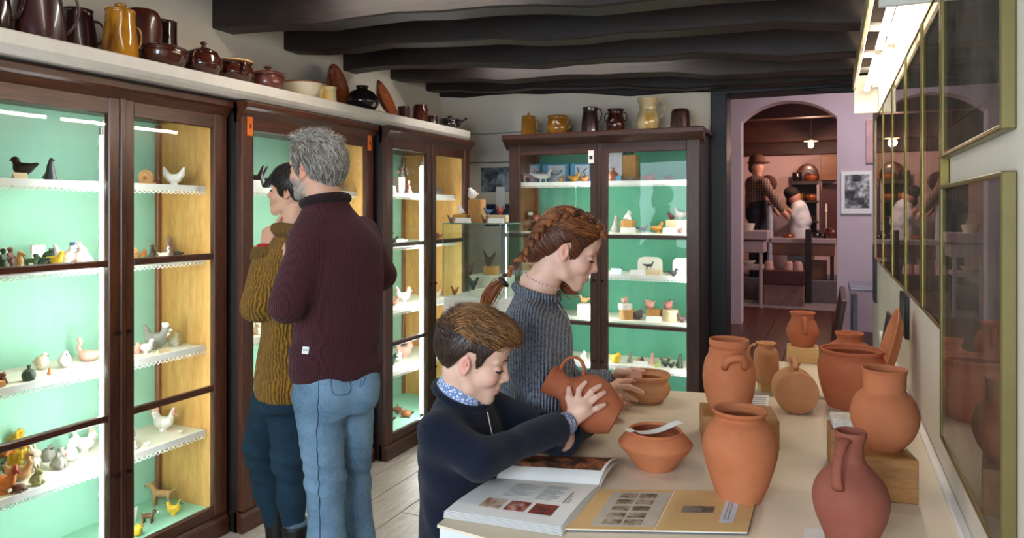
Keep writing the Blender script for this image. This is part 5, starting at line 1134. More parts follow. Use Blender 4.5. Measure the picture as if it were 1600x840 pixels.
FG(4, 'right', 2, [(966, 'bird', 13, 'blue', 'lblue', dict(d=.16)), (1014, 'longbird', 12, 'dgrey', 'dark', dict(d=.12, z=.045)), (1052, 'bird', 14, 'dgrey', 'black', dict(d=.12))])
FG(4, 'right', 3, [(976, 'roundbird', 12, 'pink', 'dpink', dict(d=.17, z=.105)), (997, 'roundbird', 18, 'purple', 'mauve', dict(d=.15)), (1015, 'roundbird', 18, 'pink', 'dark', dict(d=.18, z=.072, yaw=L)), (1044, 'roundbird', 16, 'dpink', 'dark', dict(d=.18, z=.078)), (1066, 'duck', 15, 'purple', 'mauve', dict(d=.15, yaw=L))])
FG(4, 'right', 4, [(962, 'roundbird', 18, 'yellow', 'orange', dict(d=.14)), (985, 'cone', 17, 'grey', 'dark', dict(d=.2)), (996, 'bird', 10, 'tan', 'brown', dict(d=.2)), (1003, 'bottle', 9, 'brown', 'dark', dict(d=.24)), (1019, 'cone', 19, 'pink', 'tan', dict(d=.2)), (1025, 'duck', 9, 'lgreen', 'yellow', dict(d=.12)), (1040, 'rooster', 15, 'dgreen', 'red', dict(d=.17)), (1049, 'bird', 11, 'black', 'dark', dict(d=.14)), (1062, 'cone', 23, 'dgreen', 'dark', dict(d=.17))])
# ------------------------------------------------------------------ cards, blocks and plaques among the figurines
def prop(name, cab, sh, px, wpx, hpx, dep, th, mat, label, cat, z=0, lean=0, shape='box'):
    p = place(cab, sh, px, dep); t = float(p @ FW); wm = wpx*t/FPX; h = hpx*t/FPX
    rz = 0 if cab == 4 else PI/2
    if shape == 'box': m = MB().box((-wm/2, 0, 0), (wm/2, th, h), .002)
    elif shape == 'cyl': m = MB().lathe([(wm/2, 0), (wm/2, h-.002), (wm/2-.002, h)], 24, c=(0, wm/2, 0))
    elif shape == 'arch':
        m = MB().prism([(-wm/2, 0), (wm/2, 0)]+[(wm/2*math.copysign(abs(math.cos(a))**.5, math.cos(a)), h*(.55+.45*math.sin(a)**.6)) for a in np.linspace(0.02, PI-.02, 14)], 0, th, 'y')
    elif shape == 'tent': m = MB().prism([(0, 0), (th, 0), (th*.55, h)], -wm/2, wm/2, 'x')
    o = m.build(name, mat, smooth=True if shape == 'cyl' else False, loc=(p[0], p[1], p[2]+z+.0005), rz=rz)
    if lean: o.rotation_euler.x = -lean
    return tag(o, label, cat)
M_bluep = basic('blue_card', '#5aa0c4', .55, var=.04, bmp=0); M_woodb = wood('honey_block', '#b07a3c', '#cf9c5a', rough=.5, scale=(4, 4, .6), g=6); M_palew = basic('pale_wood_block', '#dcc8a0', .6)
prop('name_card', 1, 0, 34, 22, 11, .095, .02, M_palew, 'small pale wooden chip in front of the dark bird, nearest cabinet', 'block', shape='tent')
prop('name_card', 1, 1, 61, 22, 30, .3, .012, M_white, 'white name card behind the green animals in the nearest cabinet', 'card')
prop('name_card', 1, 2, 2, 14, 9, .1, .03, M_woodb, 'little brown block before the brown bear in the nearest cabinet', 'block')
prop('photo_card', 1, 4, 205, 16, 28, .22, .004, M_white, 'white framed photo card leaning at the bottom of the nearest cabinet', 'card', lean=-.2)
prop('name_card', 1, 2, 258, 20, 7, .1, .025, M_palew, 'tan name card before the grey hen, nearest cabinet', 'card', shape='tent')
prop('green_dish', 1, 1, 231, 16, 5, .1, .03, basic('green_glass_dish', '#3d7a55', .2), 'tiny green dish before the dark lady figurine, nearest cabinet', 'dish', shape='cyl')
prop('name_card', 2, 0, 401, 24, 13, .1, .02, M_white, 'white name card before the dark winged bird, middle cabinet', 'card', shape='tent')
prop('white_plaque', 2, 1, 389, 18, 32, .13, .02, M_white, 'white arched plaque beside the cabinet edge, middle cabinet', 'plaque', shape='arch')
prop('photo_card', 2, 3, 384, 14, 30, .3, .004, M_white, 'photo card at the back of the fourth shelf, middle cabinet', 'card')
prop('name_card', 3, 0, 615, 18, 12, .1, .02, M_white, 'white name card on the top shelf of the far wall cabinet', 'card', shape='tent')
prop('white_block', 3, 0, 628, 18, 27, .22, .08, M_shelf, 'white block carrying the grey flower figurine, far wall cabinet', 'block')
prop('name_card', 3, 1, 626, 18, 7, .11, .02, M_white, 'white name card on the second shelf of the far wall cabinet', 'card', shape='tent')
def bluecard(px, wpx, hpx, dep, lab, draw):
    p = place(4, 0, px, dep); t = float(p @ FW); wm = wpx*t/FPX; h = hpx*t/FPX
    o = MB().box((-wm/2, 0, 0), (wm/2, .004, h), .001).build('picture_card', M_bluep, loc=(p[0], p[1], p[2]+.0005)); tag(o, lab, 'card')
    MB().box((-wm*.28, -.0012, h*.08), (wm*.36, .0, h*.93)).build('white_panel', basic('card_print_white', '#d3d8e0', .6, var=.1), o)
    m = MB(); m.tube([(wm*(x*.55), -.002, h*(.45+z*.4)) for x, z in draw], .0035, 6); m.build('bird_drawing', M_black, o)
bluecard(826, 38, 31, .30, 'blue picture card with a bird drawing, leftmost in the end cabinet', [(-.3, .9), (-.2, .3), (.1, .1), (.5, .2), (.6, .1)])
bluecard(868, 44, 31, .32, 'blue picture card with a curved bird drawing, middle of three', [(-.5, .5), (-.2, .1), (.1, .0), (.35, .3), (.5, .6), (.3, .5)])
bluecard(908, 36, 31, .30, 'blue picture card with a lyre shaped drawing, beside the door stile', [(-.3, .9), (-.2, .3), (-.35, -.2), (0, -.4), (.35, -.2), (.2, .4), (.5, .8)])
prop('paper_sheet', 4, 0, 961, 22, 56, .33, .004, basic('pale_paper', '#d9dce6', .6), 'tall pale paper sheet at the back of the end cabinet top shelf', 'paper')
prop('blue_card', 4, 0, 966, 9, 9, .1, .01, M_bluep, 'tiny pale blue card before the brown bottle, end cabinet', 'card')
prop('tall_block', 4, 0, 983, 21, 42, .2, .09, M_woodb, 'tall honey coloured wood block on the top shelf, end cabinet', 'block')
prop('white_block', 4, 1, 981, 24, 8, .12, .09, M_white, 'white block under the wood block of the panda, end cabinet', 'block'); prop('wood_block', 4, 1, 979, 19, 11, .14, .09, M_woodb, 'honey wood block on which the small white bear sits', 'block', z=.037)
prop('cream_box', 4, 1, 1056, 32, 21, .14, .1, M_palew, 'cream wooden box carrying the duck figurine, end cabinet', 'box'); prop('name_card', 4, 1, 1046, 22, 9, .09, .03, M_white, 'white name card leaning before the cream wooden box', 'card', shape='tent')
prop('white_plaque', 4, 2, 1015, 38, 27, .2, .03, M_shelf, 'white arched plaque behind the dark bird, third shelf of end cabinet', 'plaque', shape='arch'); prop('white_plaque', 4, 2, 1064, 26, 27, .2, .03, M_shelf, 'white arched plaque beside the door edge, third shelf of end cabinet', 'plaque', shape='arch')
prop('pale_block', 4, 2, 1020, 26, 9, .11, .04, M_palew, 'pale block under the long dark bird, third shelf of end cabinet', 'block'); prop('name_card', 4, 2, 996, 24, 8, .1, .02, M_white, 'white name card beside the arched plaque, end cabinet', 'card', shape='tent'); prop('name_card', 4, 2, 962, 18, 9, .1, .03, basic('pale_blue_card', '#c8dbe6', .6), 'pale blue name card under the blue bird, end cabinet', 'card', shape='tent')
prop('wood_cylinder', 4, 3, 977, 24, 15, .1, .1, M_woodb, 'round wood block on the fourth shelf of end cabinet', 'block', shape='cyl'); prop('white_cylinder', 4, 3, 974, 22, 9, .11, .1, M_shelf, 'round white block stacked on the round wood block, end cabinet', 'block', shape='cyl', z=.0665)
prop('wood_block', 4, 3, 1020, 22, 17, .15, .09, M_woodb, 'wood block under the pink round bird, fourth shelf of end cabinet', 'block'); prop('name_card', 4, 3, 1021, 25, 8, .1, .03, M_white, 'white name card before the wood block, fourth shelf of end cabinet', 'card', shape='tent')
prop('cream_cylinder', 4, 3, 1045, 24, 18, .12, .1, M_palew, 'round cream block under the dusky bird, fourth shelf of end cabinet', 'block', shape='cyl')
prop('white_block', 4, 3, 912, 22, 19, .12, .1, M_shelf, 'white block under the tan bird, left door of end cabinet', 'block'); prop('name_card', 4, 4, 1000, 24, 8, .1, .02, M_white, 'white name card on the fifth shelf of end cabinet', 'card', shape='tent'); prop('pale_block', 4, 2, 818, 20, 11, .14, .1, M_palew, 'pale block under the pink pig, end cabinet', 'block')
# ------------------------------------------------------------------ on and in the glass showcase
def sf(px, kind, h, a, b, y, z, lab, yaw=0):
    p = ony(px, 300, y); t = float(p @ FW); o = linked(KN[kind]+'_figurine', figmesh(kind), [figmat(a, b)], loc=(p[0], p[1], z+.0005), rz=math.atan2(RT[1], RT[0])+yaw, sc=h*t/FPX); tag(o, lab, 'figurine', 'clay figurines on the showcase')
def sb(nm, px, wpx, hpx, y, dep, z, mat, lab, cat, shape='box'):
    p = ony(px, 300, y); t = float(p @ FW); wm = wpx*t/FPX; h = hpx*t/FPX
    m = MB().box((-wm/2, 0, 0), (wm/2, dep, h), .002) if shape == 'box' else MB().prism([(0, 0), (dep, 0), (dep*.5, h)], -wm/2, wm/2, 'x')
    tag(m.build(nm, mat, loc=(p[0], p[1], z+.0005)), lab, cat); return z+h+.001
GZ = gz1+.0055
zt_ = sb('wood_block', 741, 22, 36, 4.2, .08, GZ, M_woodb, 'tall honey wood block standing on the glass showcase', 'block'); sf(738, 'egg', 19, 'white', 'grey', 4.24, zt_, 'round white bird on the tall block above the showcase', L)
zt_ = sb('wood_block', 717, 20, 13, 4.17, .06, GZ, basic('yellow_wood', '#c9952f', .5), 'yellow wood block on the glass showcase', 'block'); sf(720, 'cat', 16, 'white', 'cream', 4.2, zt_, 'little white cat on the yellow block above the showcase', L)
sf(705, 'wingbird', 14, 'purple', 'dark', 4.08, GZ, 'small purple winged bird at the corner of the showcase top', L); sb('name_card', 722, 26, 8, 4.05, .025, GZ, M_white, 'white name card on the showcase top by the purple bird', 'card', 'tent')
sf(728, 'duck', 13, 'dgrey', 'purple', 4.12, GZ, 'small dark bird behind the name card on the showcase'); sf(757, 'wingbird', 14, 'brown', 'rust', 4.1, GZ, 'small brown winged bird in the middle of the showcase top')
zt_ = sb('pale_block', 774, 36, 12, 4.2, .05, GZ, M_palew, 'long pale block on the showcase top near the end cabinet', 'block'); sf(781, 'wingbird', 16, 'red', 'dark', 4.22, zt_, 'dark red winged bird on the long pale block'); sf(762, 'bird', 13, 'blue', 'dark', 4.22, zt_, 'dark blue bird on the long pale block', L)
sb('name_card', 774, 26, 8, 4.05, .025, GZ, M_white, 'white name card on the showcase top by the red bird', 'card', 'tent'); sf(778, 'duck', 9, 'dgrey', 'blue', 4.12, GZ, 'flat dark bird behind the second name card on the showcase')
zt_ = sb('wood_block', 764, 20, 13, 4.22, .07, gz0+.131, M_woodb, 'wood block on the step inside the glass showcase', 'block'); sf(764, 'wingbird', 25, 'dgrey', 'purple', 4.25, zt_, 'large dark winged bird on the wood block inside the showcase')
sf(734, 'wingbird', 18, 'purple', 'dark', 4.26, gz0+.131, 'purple winged bird on the step inside the showcase', L); sf(739, 'wingbird', 20, 'dgrey', 'dark', 4.11, gz0+.051, 'dark grey winged bird low inside the showcase'); sf(710, 'wingbird', 15, 'rust', 'brown', 4.1, gz0+.001, 'rust winged bird in the corner inside the showcase')
# ================================================================== people
M_skin = attrmat('skin', rough=.48, sss=.12, spec=.4, var=.05, vscale=40, bmp=.05, bscale=500)
M_hair = attrmat('hair_strands', rough=.42, spec=.5, var=.12, vscale=60)
M_eye = basic('dark_iris', '#3a2a22', .15, bmp=0)
M_lash = basic('lash_brown', '#2a1b14', .6, bmp=0)
def knit(name, c0, c1, rot=0, scale=90, rib=.6, fuzz=.3, dist=1.0, rough=.9, bdist=.004, direction='Y', nsc=160, cmix=.5):
    m, nt, b = newmat(name); v = coords(nt, rot=(0, 0, -rot)); wv = wave(nt, v, scale, dist, direction); nn = noise(nt, v, nsc, 3)
    ad = N(nt, 'ShaderNodeMath', operation='MULTIPLY_ADD'); ad.inputs[1].default_value = rib; nt.links.new(wv, ad.inputs[0])
    mu = N(nt, 'ShaderNodeMath', operation='MULTIPLY'); mu.inputs[1].default_value = fuzz; nt.links.new(nn, mu.inputs[0]); nt.links.new(mu.outputs[0], ad.inputs[2])
    mx = N(nt, 'ShaderNodeMath', operation='MULTIPLY_ADD'); mx.inputs[1].default_value = cmix; nt.links.new(wv, mx.inputs[0])
    m2 = N(nt, 'ShaderNodeMath', operation='MULTIPLY'); m2.inputs[1].default_value = 1-cmix; nt.links.new(ramp(nt, nn, .35, .65), m2.inputs[0]); nt.links.new(m2.outputs[0], mx.inputs[2])
    nt.links.new(mixc(nt, mx.outputs[0], lin(c0), lin(c1)), b.inputs['Base Color']); b.inputs['Roughness'].default_value = rough; b.inputs['Specular IOR Level'].default_value = .15
    b.inputs['Sheen Weight'].default_value = .08; b.inputs['Sheen Roughness'].default_value = .6
    bump(nt, b, ad.outputs[0], 1.0, bdist); MATS[name] = m; return m
def person(name, loc, label): r = empty(name, loc); return tag(r, label, 'person')
class Head:
    def __init__(s, C, yaw, pitch, roll=0, sc=1.0): s.C = np.asarray(C, float); s.R = frame(math.radians(yaw), math.radians(pitch), math.radians(roll)); s.s = sc
    def P(s, *q): return s.C+s.R @ (np.array(q, float)*s.s)
    def loc(s, V): return (np.asarray(V, float)-s.C) @ s.R/s.s
    def rot(s, *e):   # rotation matrix of a part, in the head's frame
        return s.R @ np.array(Matrix.Rotation(e[2], 3, 'Z') @ Matrix.Rotation(e[1], 3, 'Y') @ Matrix.Rotation(e[0], 3, 'X'))
def add_head(f, h, child=0., nose=1.0, jaw=1.0, look='down'):
    s = h.s; k = .016*s
    E = lambda c, r, kk=k, op='u', R=None: f.ell(h.P(*c), np.array(r)*s, h.R if R is None else R, kk, op)
    E((-.018, 0, .032), (.090, .073, .083)); E((.035, 0, .036), (.054, .062, .060)); E((.032, 0, -.030), (.052, .053, .058))
    if child: E((.02, 0, .05), (.066, .066, .06))
    for y in (1, -1):
        f.chain([h.P(-.012, .047*y*jaw, -.038), h.P(.016, .040*y*jaw, -.076), h.P(.062, .012*y, -.098)], [.020*s, .016*s, .015*s], k=.016*s)
        f.cone(h.P(.082, .016*y, .016), h.P(.066, .046*y, .014), .009*s*(1-.25*child), .009*s*(1-.25*child), k=.012*s)
        E((.056, .033*y, -.034), (.023+.003*child, .023, .025), .016*s)
    E((.080, 0, -.055), (.011, .012, .012), .008*s); E((.072, 0, -.1), (.016, .019, .016), .014*s); E((.064, 0, -.068), (.024, .029, .027), .014*s)
    for y in (1, -1):
        E((.097, .031*y, -.006), (.0165, .0165, .0105), .008*s, 's'); E((.0715, .031*y, -.008), (.0120, .0145, .0100), .004*s)
    f.cone(h.P(.074, 0, .002), h.P(.084, 0, -.040), .0125*s, .0135*s, k=.010*s); f.cone(h.P(.084, 0, .005), h.P(.099, 0, -.029), .0085*s, .0100*s*nose, k=.008*s); E((.1015, 0, -.0345), (.0115*nose, .0105, .0098), .005*s)
    for y in (1, -1): E((.090, .0115*y, -.040), (.0105, .0072, .0075), .006*s)
    E((.0880, 0, -.0640), (.0085, .0165, .0055), .004*s); E((.0865, 0, -.0755), (.0085, .0145, .0062), .004*s); E((.0965, 0, -.0700), (.006, .022, .0022), .003*s, 's')
    for y in (1, -1):
        Re = h.rot(0, math.radians(-12), math.radians(18*y)); 
        E((-.014, .0725*y, -.010), (.0175, .0062, .0275), .004*s, 'u', Re); E((-.009, .0805*y, -.009), (.0085, .0075, .0155), .004*s, 's', Re); E((-.008, .073*y, -.033), (.0075, .0055, .0085), .005*s)
    return f
def skin_color(h, base, lip='#b5655a', rosy='#d08a78', beard=None, dark=None):
    b = np.array(lin(base)); lp = np.array(lin(lip)); ro = np.array(lin(rosy))
    def fn(V):
        q = h.loc(V); c = np.tile(b, (len(V), 1))
        def blend(m, col): nonlocal c; c = c*(1-m[:, None])+np.asarray(col)*m[:, None]
        g = lambda ctr, rad: np.exp(-(((q-np.array(ctr))/np.array(rad))**2).sum(1))
        for y in (1, -1):
            blend(np.clip(g((.07, .042*y, -.034), (.03, .022, .02))*.55, 0, 1), ro); blend(np.clip(g((-.012, .08*y, -.008), (.022, .012, .034))*.75, 0, 1), ro*np.array([1.02, .86, .84])); blend(np.clip(g((.08, .031*y, -.006), (.02, .02, .012))*.3, 0, 1), ro*.8)  # cheek and ear blush, then eye socket shading painted darker into the skin
        blend(np.clip(g((.107, 0, -.036), (.012, .016, .012))*.5, 0, 1), ro)
        blend(np.clip(g((.096, 0, -.070), (.014, .017, .0105))*1.25, 0, 1), lp); blend(np.clip(g((.1, 0, -.0702), (.02, .021, .0022))*.8, 0, 1), lp*.45)  # lip colour, with the shade of the mouth groove painted as a dark line
        if beard is not None:
            m = np.clip((-.030-q[:, 2])/.03, 0, 1)*np.clip((q[:, 0]+.03)/.03, 0, 1)*np.clip((q[:, 2]+.13)/.02, 0, 1); m *= 1-np.clip(g((.1, 0, -.07), (.02, .026, .012))*1.2, 0, 1); blend(m*.8, np.array(lin(beard)))
        return c
    return fn
def features(h, f, root, brow='#5a3a24', lashr=.0013, lash=True):
    s = h.s
    for y in (1, -1):
        if lash:
            pts = np.array([h.P(.092-.020*t, (.016+.037*t)*y, -.0125+.002*t) for t in np.linspace(0, 1, 7)]); pts = f.snap(pts, .0008)
            wpart(MB().tube([tuple(p) for p in pts], [lashr*a for a in (.5, .9, 1.1, 1.2, 1.25, 1.1, .6)], 6), 'eyelashes', M_lash, root)
            ec = f.snap(np.array([h.P(.085, .036*y, -.0155)]), -.0010)[0]; wpart(MB().ell(tuple(ec), (.0036*s, .0120*s, .0034*s), 10, 6, Matrix(h.rot(0, 0, .55*y).tolist())), 'eye', M_eye, root)
        pts = np.array([h.P(.095, (.013+.036*t)*y, .0165+.006*math.sin(PI*t*.8)-.004*t) for t in np.linspace(0, 1, 8)]); pts = f.snap(pts, .0006)
        o = MB().tube([tuple(p) for p in pts], [.0042*s*a for a in (.6, 1, 1.1, 1.05, .95, .8, .6, .25)], 6, flat=.7).build('eyebrow', basic('brow_'+brow, brow, .8, var=.2, vscale=200), root, 'all'); o.matrix_parent_inverse = root.matrix_basis.inverted()
def finger(f, pts, r0, r1, k=.004): f.chain([np.asarray(p) for p in pts], list(np.linspace(r0, r1, len(pts))), k=k)
def hand(f, wrist, fwd, dors, thumb_side, sc=1.0, curl=(.35, .45, .3), spread=.10, thumb=(.5, .25), curls=None):
    """relaxed or gripping hand: palm, four fingers and a thumb.  fwd: along the palm, dors: out of the back of the hand, thumb_side: +1 / -1 along dors x fwd"""
    x = np.asarray(fwd, float); x /= np.linalg.norm(x); z = np.asarray(dors, float); z -= x*(z @ x); z /= np.linalg.norm(z); y = np.cross(z, x)*thumb_side
    P = lambda a, b, c: np.asarray(wrist)+(x*a+y*b+z*c)*sc
    kn = [(.088, .031, .002), (.092, .010, .004), (.087, -.011, .003), (.078, -.030, .0)]
    for q in kn: f.cone(P(.012, q[1]*.55, 0), P(*q), .0145*sc, .0115*sc, k=.005*sc)
    f.ell(P(.045, .0, -.006), np.array((.045, .036, .014))*sc, np.stack([x, y, z], 1), k=.006*sc)
    L = [(.043, .027, .021), (.048, .031, .022), (.044, .028, .021), (.034, .021, .019)]; pts_all = []
    for i, (q, l) in enumerate(zip(kn, L)):
        cu = curl if curls is None else curls[i]; a = 0; p = P(*q); pts = [p]; sp = spread*(1.3-i*.9)
        for j in range(3):
            a += cu[j]; d = x*math.cos(a)*math.cos(sp)+y*math.sin(sp)*math.cos(a)-z*math.sin(a); p = p+d*l[j]*sc; pts.append(p)
        finger(f, pts, .0098*sc, .0068*sc, .004*sc); pts_all.append(pts)
    t0 = P(.018, .026, -.008); t1 = t0+(x*.032+y*.026-z*.008)*sc; d = x*math.cos(thumb[0])+y*math.sin(thumb[0])-z*thumb[1]; d /= np.linalg.norm(d); t2 = t1+d*.032*sc; t3 = t2+(d-z*.3)*.025*sc
    f.chain([t0, t1, t2, t3], [.016*sc, .0125*sc, .0105*sc, .0078*sc], k=.007*sc)
    return pts_all
def strands(name, cap, seeds, flow, h, root, length, seg=7, w=.0016, lift=(0, .002), cols=('#555', '#888'), jitter=.25, seed=1, bend=None, flat=.5, lenvar=.4, tip=.25):
    """hair locks lying along a flow field on the hair surface"""
    r = np.random.default_rng(seed); P = np.asarray(seeds, F4); n = len(P); L = np.asarray(length(h.loc(P)) if callable(length) else np.full(n, length))*(1-lenvar*r.random(n)); jit = r.normal(size=(n, 3))*jitter
    path = [P.copy()]; nor = [cap.grad(P)]
    for k in range(seg):
        q = h.loc(P); fl = flow(q)+jit*1.0; fw = fl @ h.R.T; g = nor[-1]
        fw = fw-g*(fw*g).sum(1)[:, None]; fw /= np.linalg.norm(fw, axis=1)[:, None]+1e-9
        P = P+fw*(L/seg)[:, None]; d = cap.ev(P); g = cap.grad(P); P = P-g*np.clip(d, -.02, .012)[:, None]*.9
        path.append(P.copy()); nor.append(g)
    path = np.stack(path, 1); nor = np.stack(nor, 1); t = np.linspace(0, 1, seg+1)
    lf = lift[0]+(lift[1]-lift[0])*t**1.3; lr = .6+.8*r.random(n); path = path+nor*(lf[None, :]*lr[:, None])[:, :, None]
    if bend is not None: path = path+(np.asarray(bend) @ h.R.T)[None, None, :]*(t**2)[None, :, None]*(.5+r.random(n))[:, None, None]
    T = np.gradient(path, axis=1); T /= np.linalg.norm(T, axis=2, keepdims=True)+1e-9; B = np.cross(T, nor); B /= np.linalg.norm(B, axis=2, keepdims=True)+1e-9
    wd = w*(.6+.9*r.random(n))[:, None]*np.where(t < .15, .6+2.6*t, 1-(1-tip)*((t-.15)/.85)**1.5)[None, :]
    ring = [path+B*wd[:, :, None], path+nor*(wd*flat)[:, :, None], path-B*wd[:, :, None], path-nor*(wd*flat*.6)[:, :, None]]
    V = np.stack(ring, 2).reshape(-1, 3); m = (seg+1)*4; F = []
    base = np.arange(n)[:, None]*m
    for k in range(seg):
        for i in range(4):
            j = (i+1) % 4; F.append(np.concatenate([base+k*4+i, base+k*4+j, base+(k+1)*4+j, base+(k+1)*4+i], 1))
    F = np.concatenate(F); ca, cb = np.array(lin(cols[0])), np.array(lin(cols[1])); mix = r.random(n)**1.2; C = ca*(1-mix[:, None])+cb*mix[:, None]
    C = np.repeat(C, m, 0)
    return raw_mesh(name, V, F, M_hair, root, C)
def seeds_of(me, h, keep, n, seed=3):
    v = np.empty(len(me.vertices)*3, F4); me.vertices.foreach_get('co', v); v = v.reshape(-1, 3); q = h.loc(v); v = v[keep(q)]
    r = np.random.default_rng(seed); return v[r.choice(len(v), min(n, len(v)), replace=len(v) < n)]+r.normal(size=(min(n, len(v)), 3))*.001
def haircap(h, thick, line, shape=None, dz=0):
    c = Fld(); s = h.s; k = .02*s
    c.ell(h.P(-.018, 0, .032+dz), (np.array((.090, .073, .083))+thick)*s, h.R, k); c.ell(h.P(.033, 0, .038), (np.array((.052, .061, .059))+thick*np.array((.75, .8, 1)))*s, h.R, k)
    if shape: shape(c)
    xs_, zs_ = np.array(line).T
    c.custom(lambda P: ((np.interp(h.loc(P)[:, 0], xs_, zs_)-h.loc(P)[:, 2])*s*.7).astype(F4), k=.010*s, op='i'); return c
def part(f, name, mat, root, step, color=None): return f.build(name, mat, root, step, color)
def wpart(mb, name, mat, root, smooth='all'): o = mb.build(name, mat, root, smooth); o.matrix_parent_inverse = root.matrix_basis.inverted(); return o
def folds(amp, freq, seed, dirs=3):
    r = np.random.default_rng(seed); D = r.normal(size=(dirs, 3)); D /= np.linalg.norm(D, axis=1)[:, None]; ph = r.random(dirs)*6
    D = (D*freq).astype(F4)
    def fn(P):
        a = 0
        for d, p in zip(D, ph): a = a+np.sin(P @ d+p+1.3*np.sin((P[:, ::-1] @ d)*.6))
        return (amp*a/dirs).astype(F4)
    return fn
# ------------------------------------------------------------------ the boy
hb = Head(W(740, 555, 1.68), 21, 17, 3, .875)
b0 = np.array([-.815, 1.52, 0]); RB = frame(math.radians(4))
LB = lambda x, y, z: b0+RB @ np.array([x, y, z])
boy = person('person', tuple(b0), 'boy in a navy sweater looking down at the jug he holds')
JT = W(948, 656, 1.845); JM = W(856, 601, 1.895); JA = (JM-JT)/np.linalg.norm(JM-JT); JC = W(921, 630, 1.865)
shR, elR, wrR = LB(.0, -.128, 1.0), np.array([-.70, 1.395, .955]), W(889, 660, 1.77); shL, elL, wrL = LB(.0, .128, 1.0), np.array([-.62, 1.68, .93]), W(925, 652, 2.03)
tz = [.5, .6, .75, .9, .98, 1.035, 1.075, 1.11]
trx = [.085, .088, .084, .085, .078, .058, .046, .042]; try_ = [.118, .12, .115, .128, .135, .095, .055, .046]; tcx = [0, 0, .0, 0, -.003, .0, .004, .012]
fb_ = Fld(); fb_.loft(b0, RB, tz, tcx, [0]*8, np.array(trx)-.014, np.array(try_)-.016, k=.03)
fb_.cone(LB(.0, 0, 1.03), hb.P(-.022, 0, -.045), .048, .045, k=.03)
add_head(fb_, hb, child=1, nose=.92, jaw=.95)
for a, e, w_ in ((shR, elR, wrR), (shL, elL, wrL)): fb_.chain([a, e, w_], [.034, .030, .0215], k=.02)
# right hand spread over the near side of the jug belly: knuckles and finger ends lie on its surface
def onball(px, py, rad, c=JC):
    r_ = ray(px, py); r_ = r_/np.linalg.norm(r_); o_ = np.array([0, 0, CAMZ])-c; b_ = o_ @ r_; d_ = b_*b_-(o_ @ o_-rad*rad)
    return np.array([0, 0, CAMZ])+r_*(-b_-math.sqrt(max(d_, 0)))
RJ = .0765
pal = [onball(903, 622, RJ+.014), onball(911, 628, RJ+.0145), onball(917, 634, RJ+.014), onball(920, 643, RJ+.013)]
for q in pal: fb_.cone(wrR+(q-wrR)*.18, q, .0165, .0105, k=.005)
fb_.ell((wrR+pal[0]+pal[1]+pal[2]+pal[3])/5, (.024, .022, .018), k=.006)
for q, mid, tip in ((pal[0], (905, 608), (915, 597)), (pal[1], (924, 611), (938, 602)), (pal[2], (931, 621), (944, 613)), (pal[3], (933, 637), (944, 632))):
    m_ = onball(*mid, RJ+.0105); t_ = onball(*tip, RJ+.0075); finger(fb_, [q, m_, (m_+t_)/2, t_], .0080, .0062, .003)
tb0 = wrR*.55+pal[0]*.45; fb_.chain([tb0, onball(890, 622, RJ+.012), onball(889, 607, RJ+.008)], [.0125, .0105, .0075], k=.007)
hand(fb_, wrL, W(948, 628, 2.00)-wrL, np.array([.1, .8, .3]), 1, .8, curl=(.3, .45, .35))
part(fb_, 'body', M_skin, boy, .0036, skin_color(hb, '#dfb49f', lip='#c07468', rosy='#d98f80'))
features(hb, fb_, boy, '#5f4028', .0026)
# sweater
M_navy = knit('navy_knit', '#0a101e', '#111a2e', rot=0, scale=120, direction='X', rib=.25, fuzz=.3, bdist=.0015, nsc=300)
sw = Fld(); sw.loft(b0, RB, [.55, .6, .75, .9, .98, 1.035, 1.07, 1.085], [0, 0, .0, 0, -.003, .0, .003, .006], [0]*8, [.092, .096, .094, .093, .085, .064, .052, .049], [.126, .13, .126, .138, .146, .104, .062, .054], k=.03)
for a, e, w_ in ((shR, elR, wrR), (shL, elL, wrL)):
    c_ = w_+(e-w_)*.08; sw.chain([a, e, c_], [.048, .041, .0365], k=.028)
sw.custom(folds(.0055, 52, 4), op='d', k=0)
for e, w_ in ((elR, wrR), (elL, wrL)): c_ = w_+(e-w_)*.12; d_ = (w_-e)/np.linalg.norm(w_-e); sw.custom(lambda P, c_=A3(c_), d_=A3(d_): np.where(np.linalg.norm(P-c_, axis=1) < .07, (P-c_) @ d_, -1).astype(F4), k=.003, op='i')
nk0 = LB(.0, 0, 1.03); nk1 = hb.P(-.022, 0, -.045); nup = frame(math.radians(4), math.radians(24))[:, 2]; nc = nk0+(nk1-nk0)*.42; nb = nc-nup*.004; sw.custom(lambda P: np.where(np.linalg.norm(P-A3(nb), axis=1) < .12, (P-A3(nb)) @ A3(nup), -1).astype(F4), k=.004, op='i')
part(sw, 'sweater', M_navy, boy, .006)
def ringtube(c, nrm, rx, ry, fw_, r, n=40, a0=0, a1=2*PI):
    nrm = np.asarray(nrm)/np.linalg.norm(nrm); x = np.asarray(fw_, float)-nrm*(np.asarray(fw_) @ nrm); x /= np.linalg.norm(x); y = np.cross(nrm, x)
    return [tuple(np.asarray(c)+x*rx*math.cos(a)+y*ry*math.sin(a)) for a in np.linspace(a0, a1, n)]
wpart(MB().tube(ringtube(nc-nup*.012, nup, .064, .067, RB[:, 0], 0)[:-1], .0095, 8, closed=True), 'sweater_collar', M_navy, boy)
def floral(name):
    m, nt, b = newmat(name); v = coords(nt); vo = N(nt, 'ShaderNodeTexVoronoi'); vo.inputs['Scale'].default_value = 190; nt.links.new(v, vo.inputs['Vector'])
    nt.links.new(mixc(nt, ramp(nt, vo.outputs['Distance'], .25, .5), lin('#e8ebf2'), lin('#6f86b4')), b.inputs['Base Color']); b.inputs['Roughness'].default_value = .8; MATS[name] = m; return m
M_floral = floral('blue_floral_shirt')
col_ = Fld(); cu = hb.P(-.022, 0, -.045)-LB(.0, 0, 1.03); cu /= np.linalg.norm(cu); cc = nc
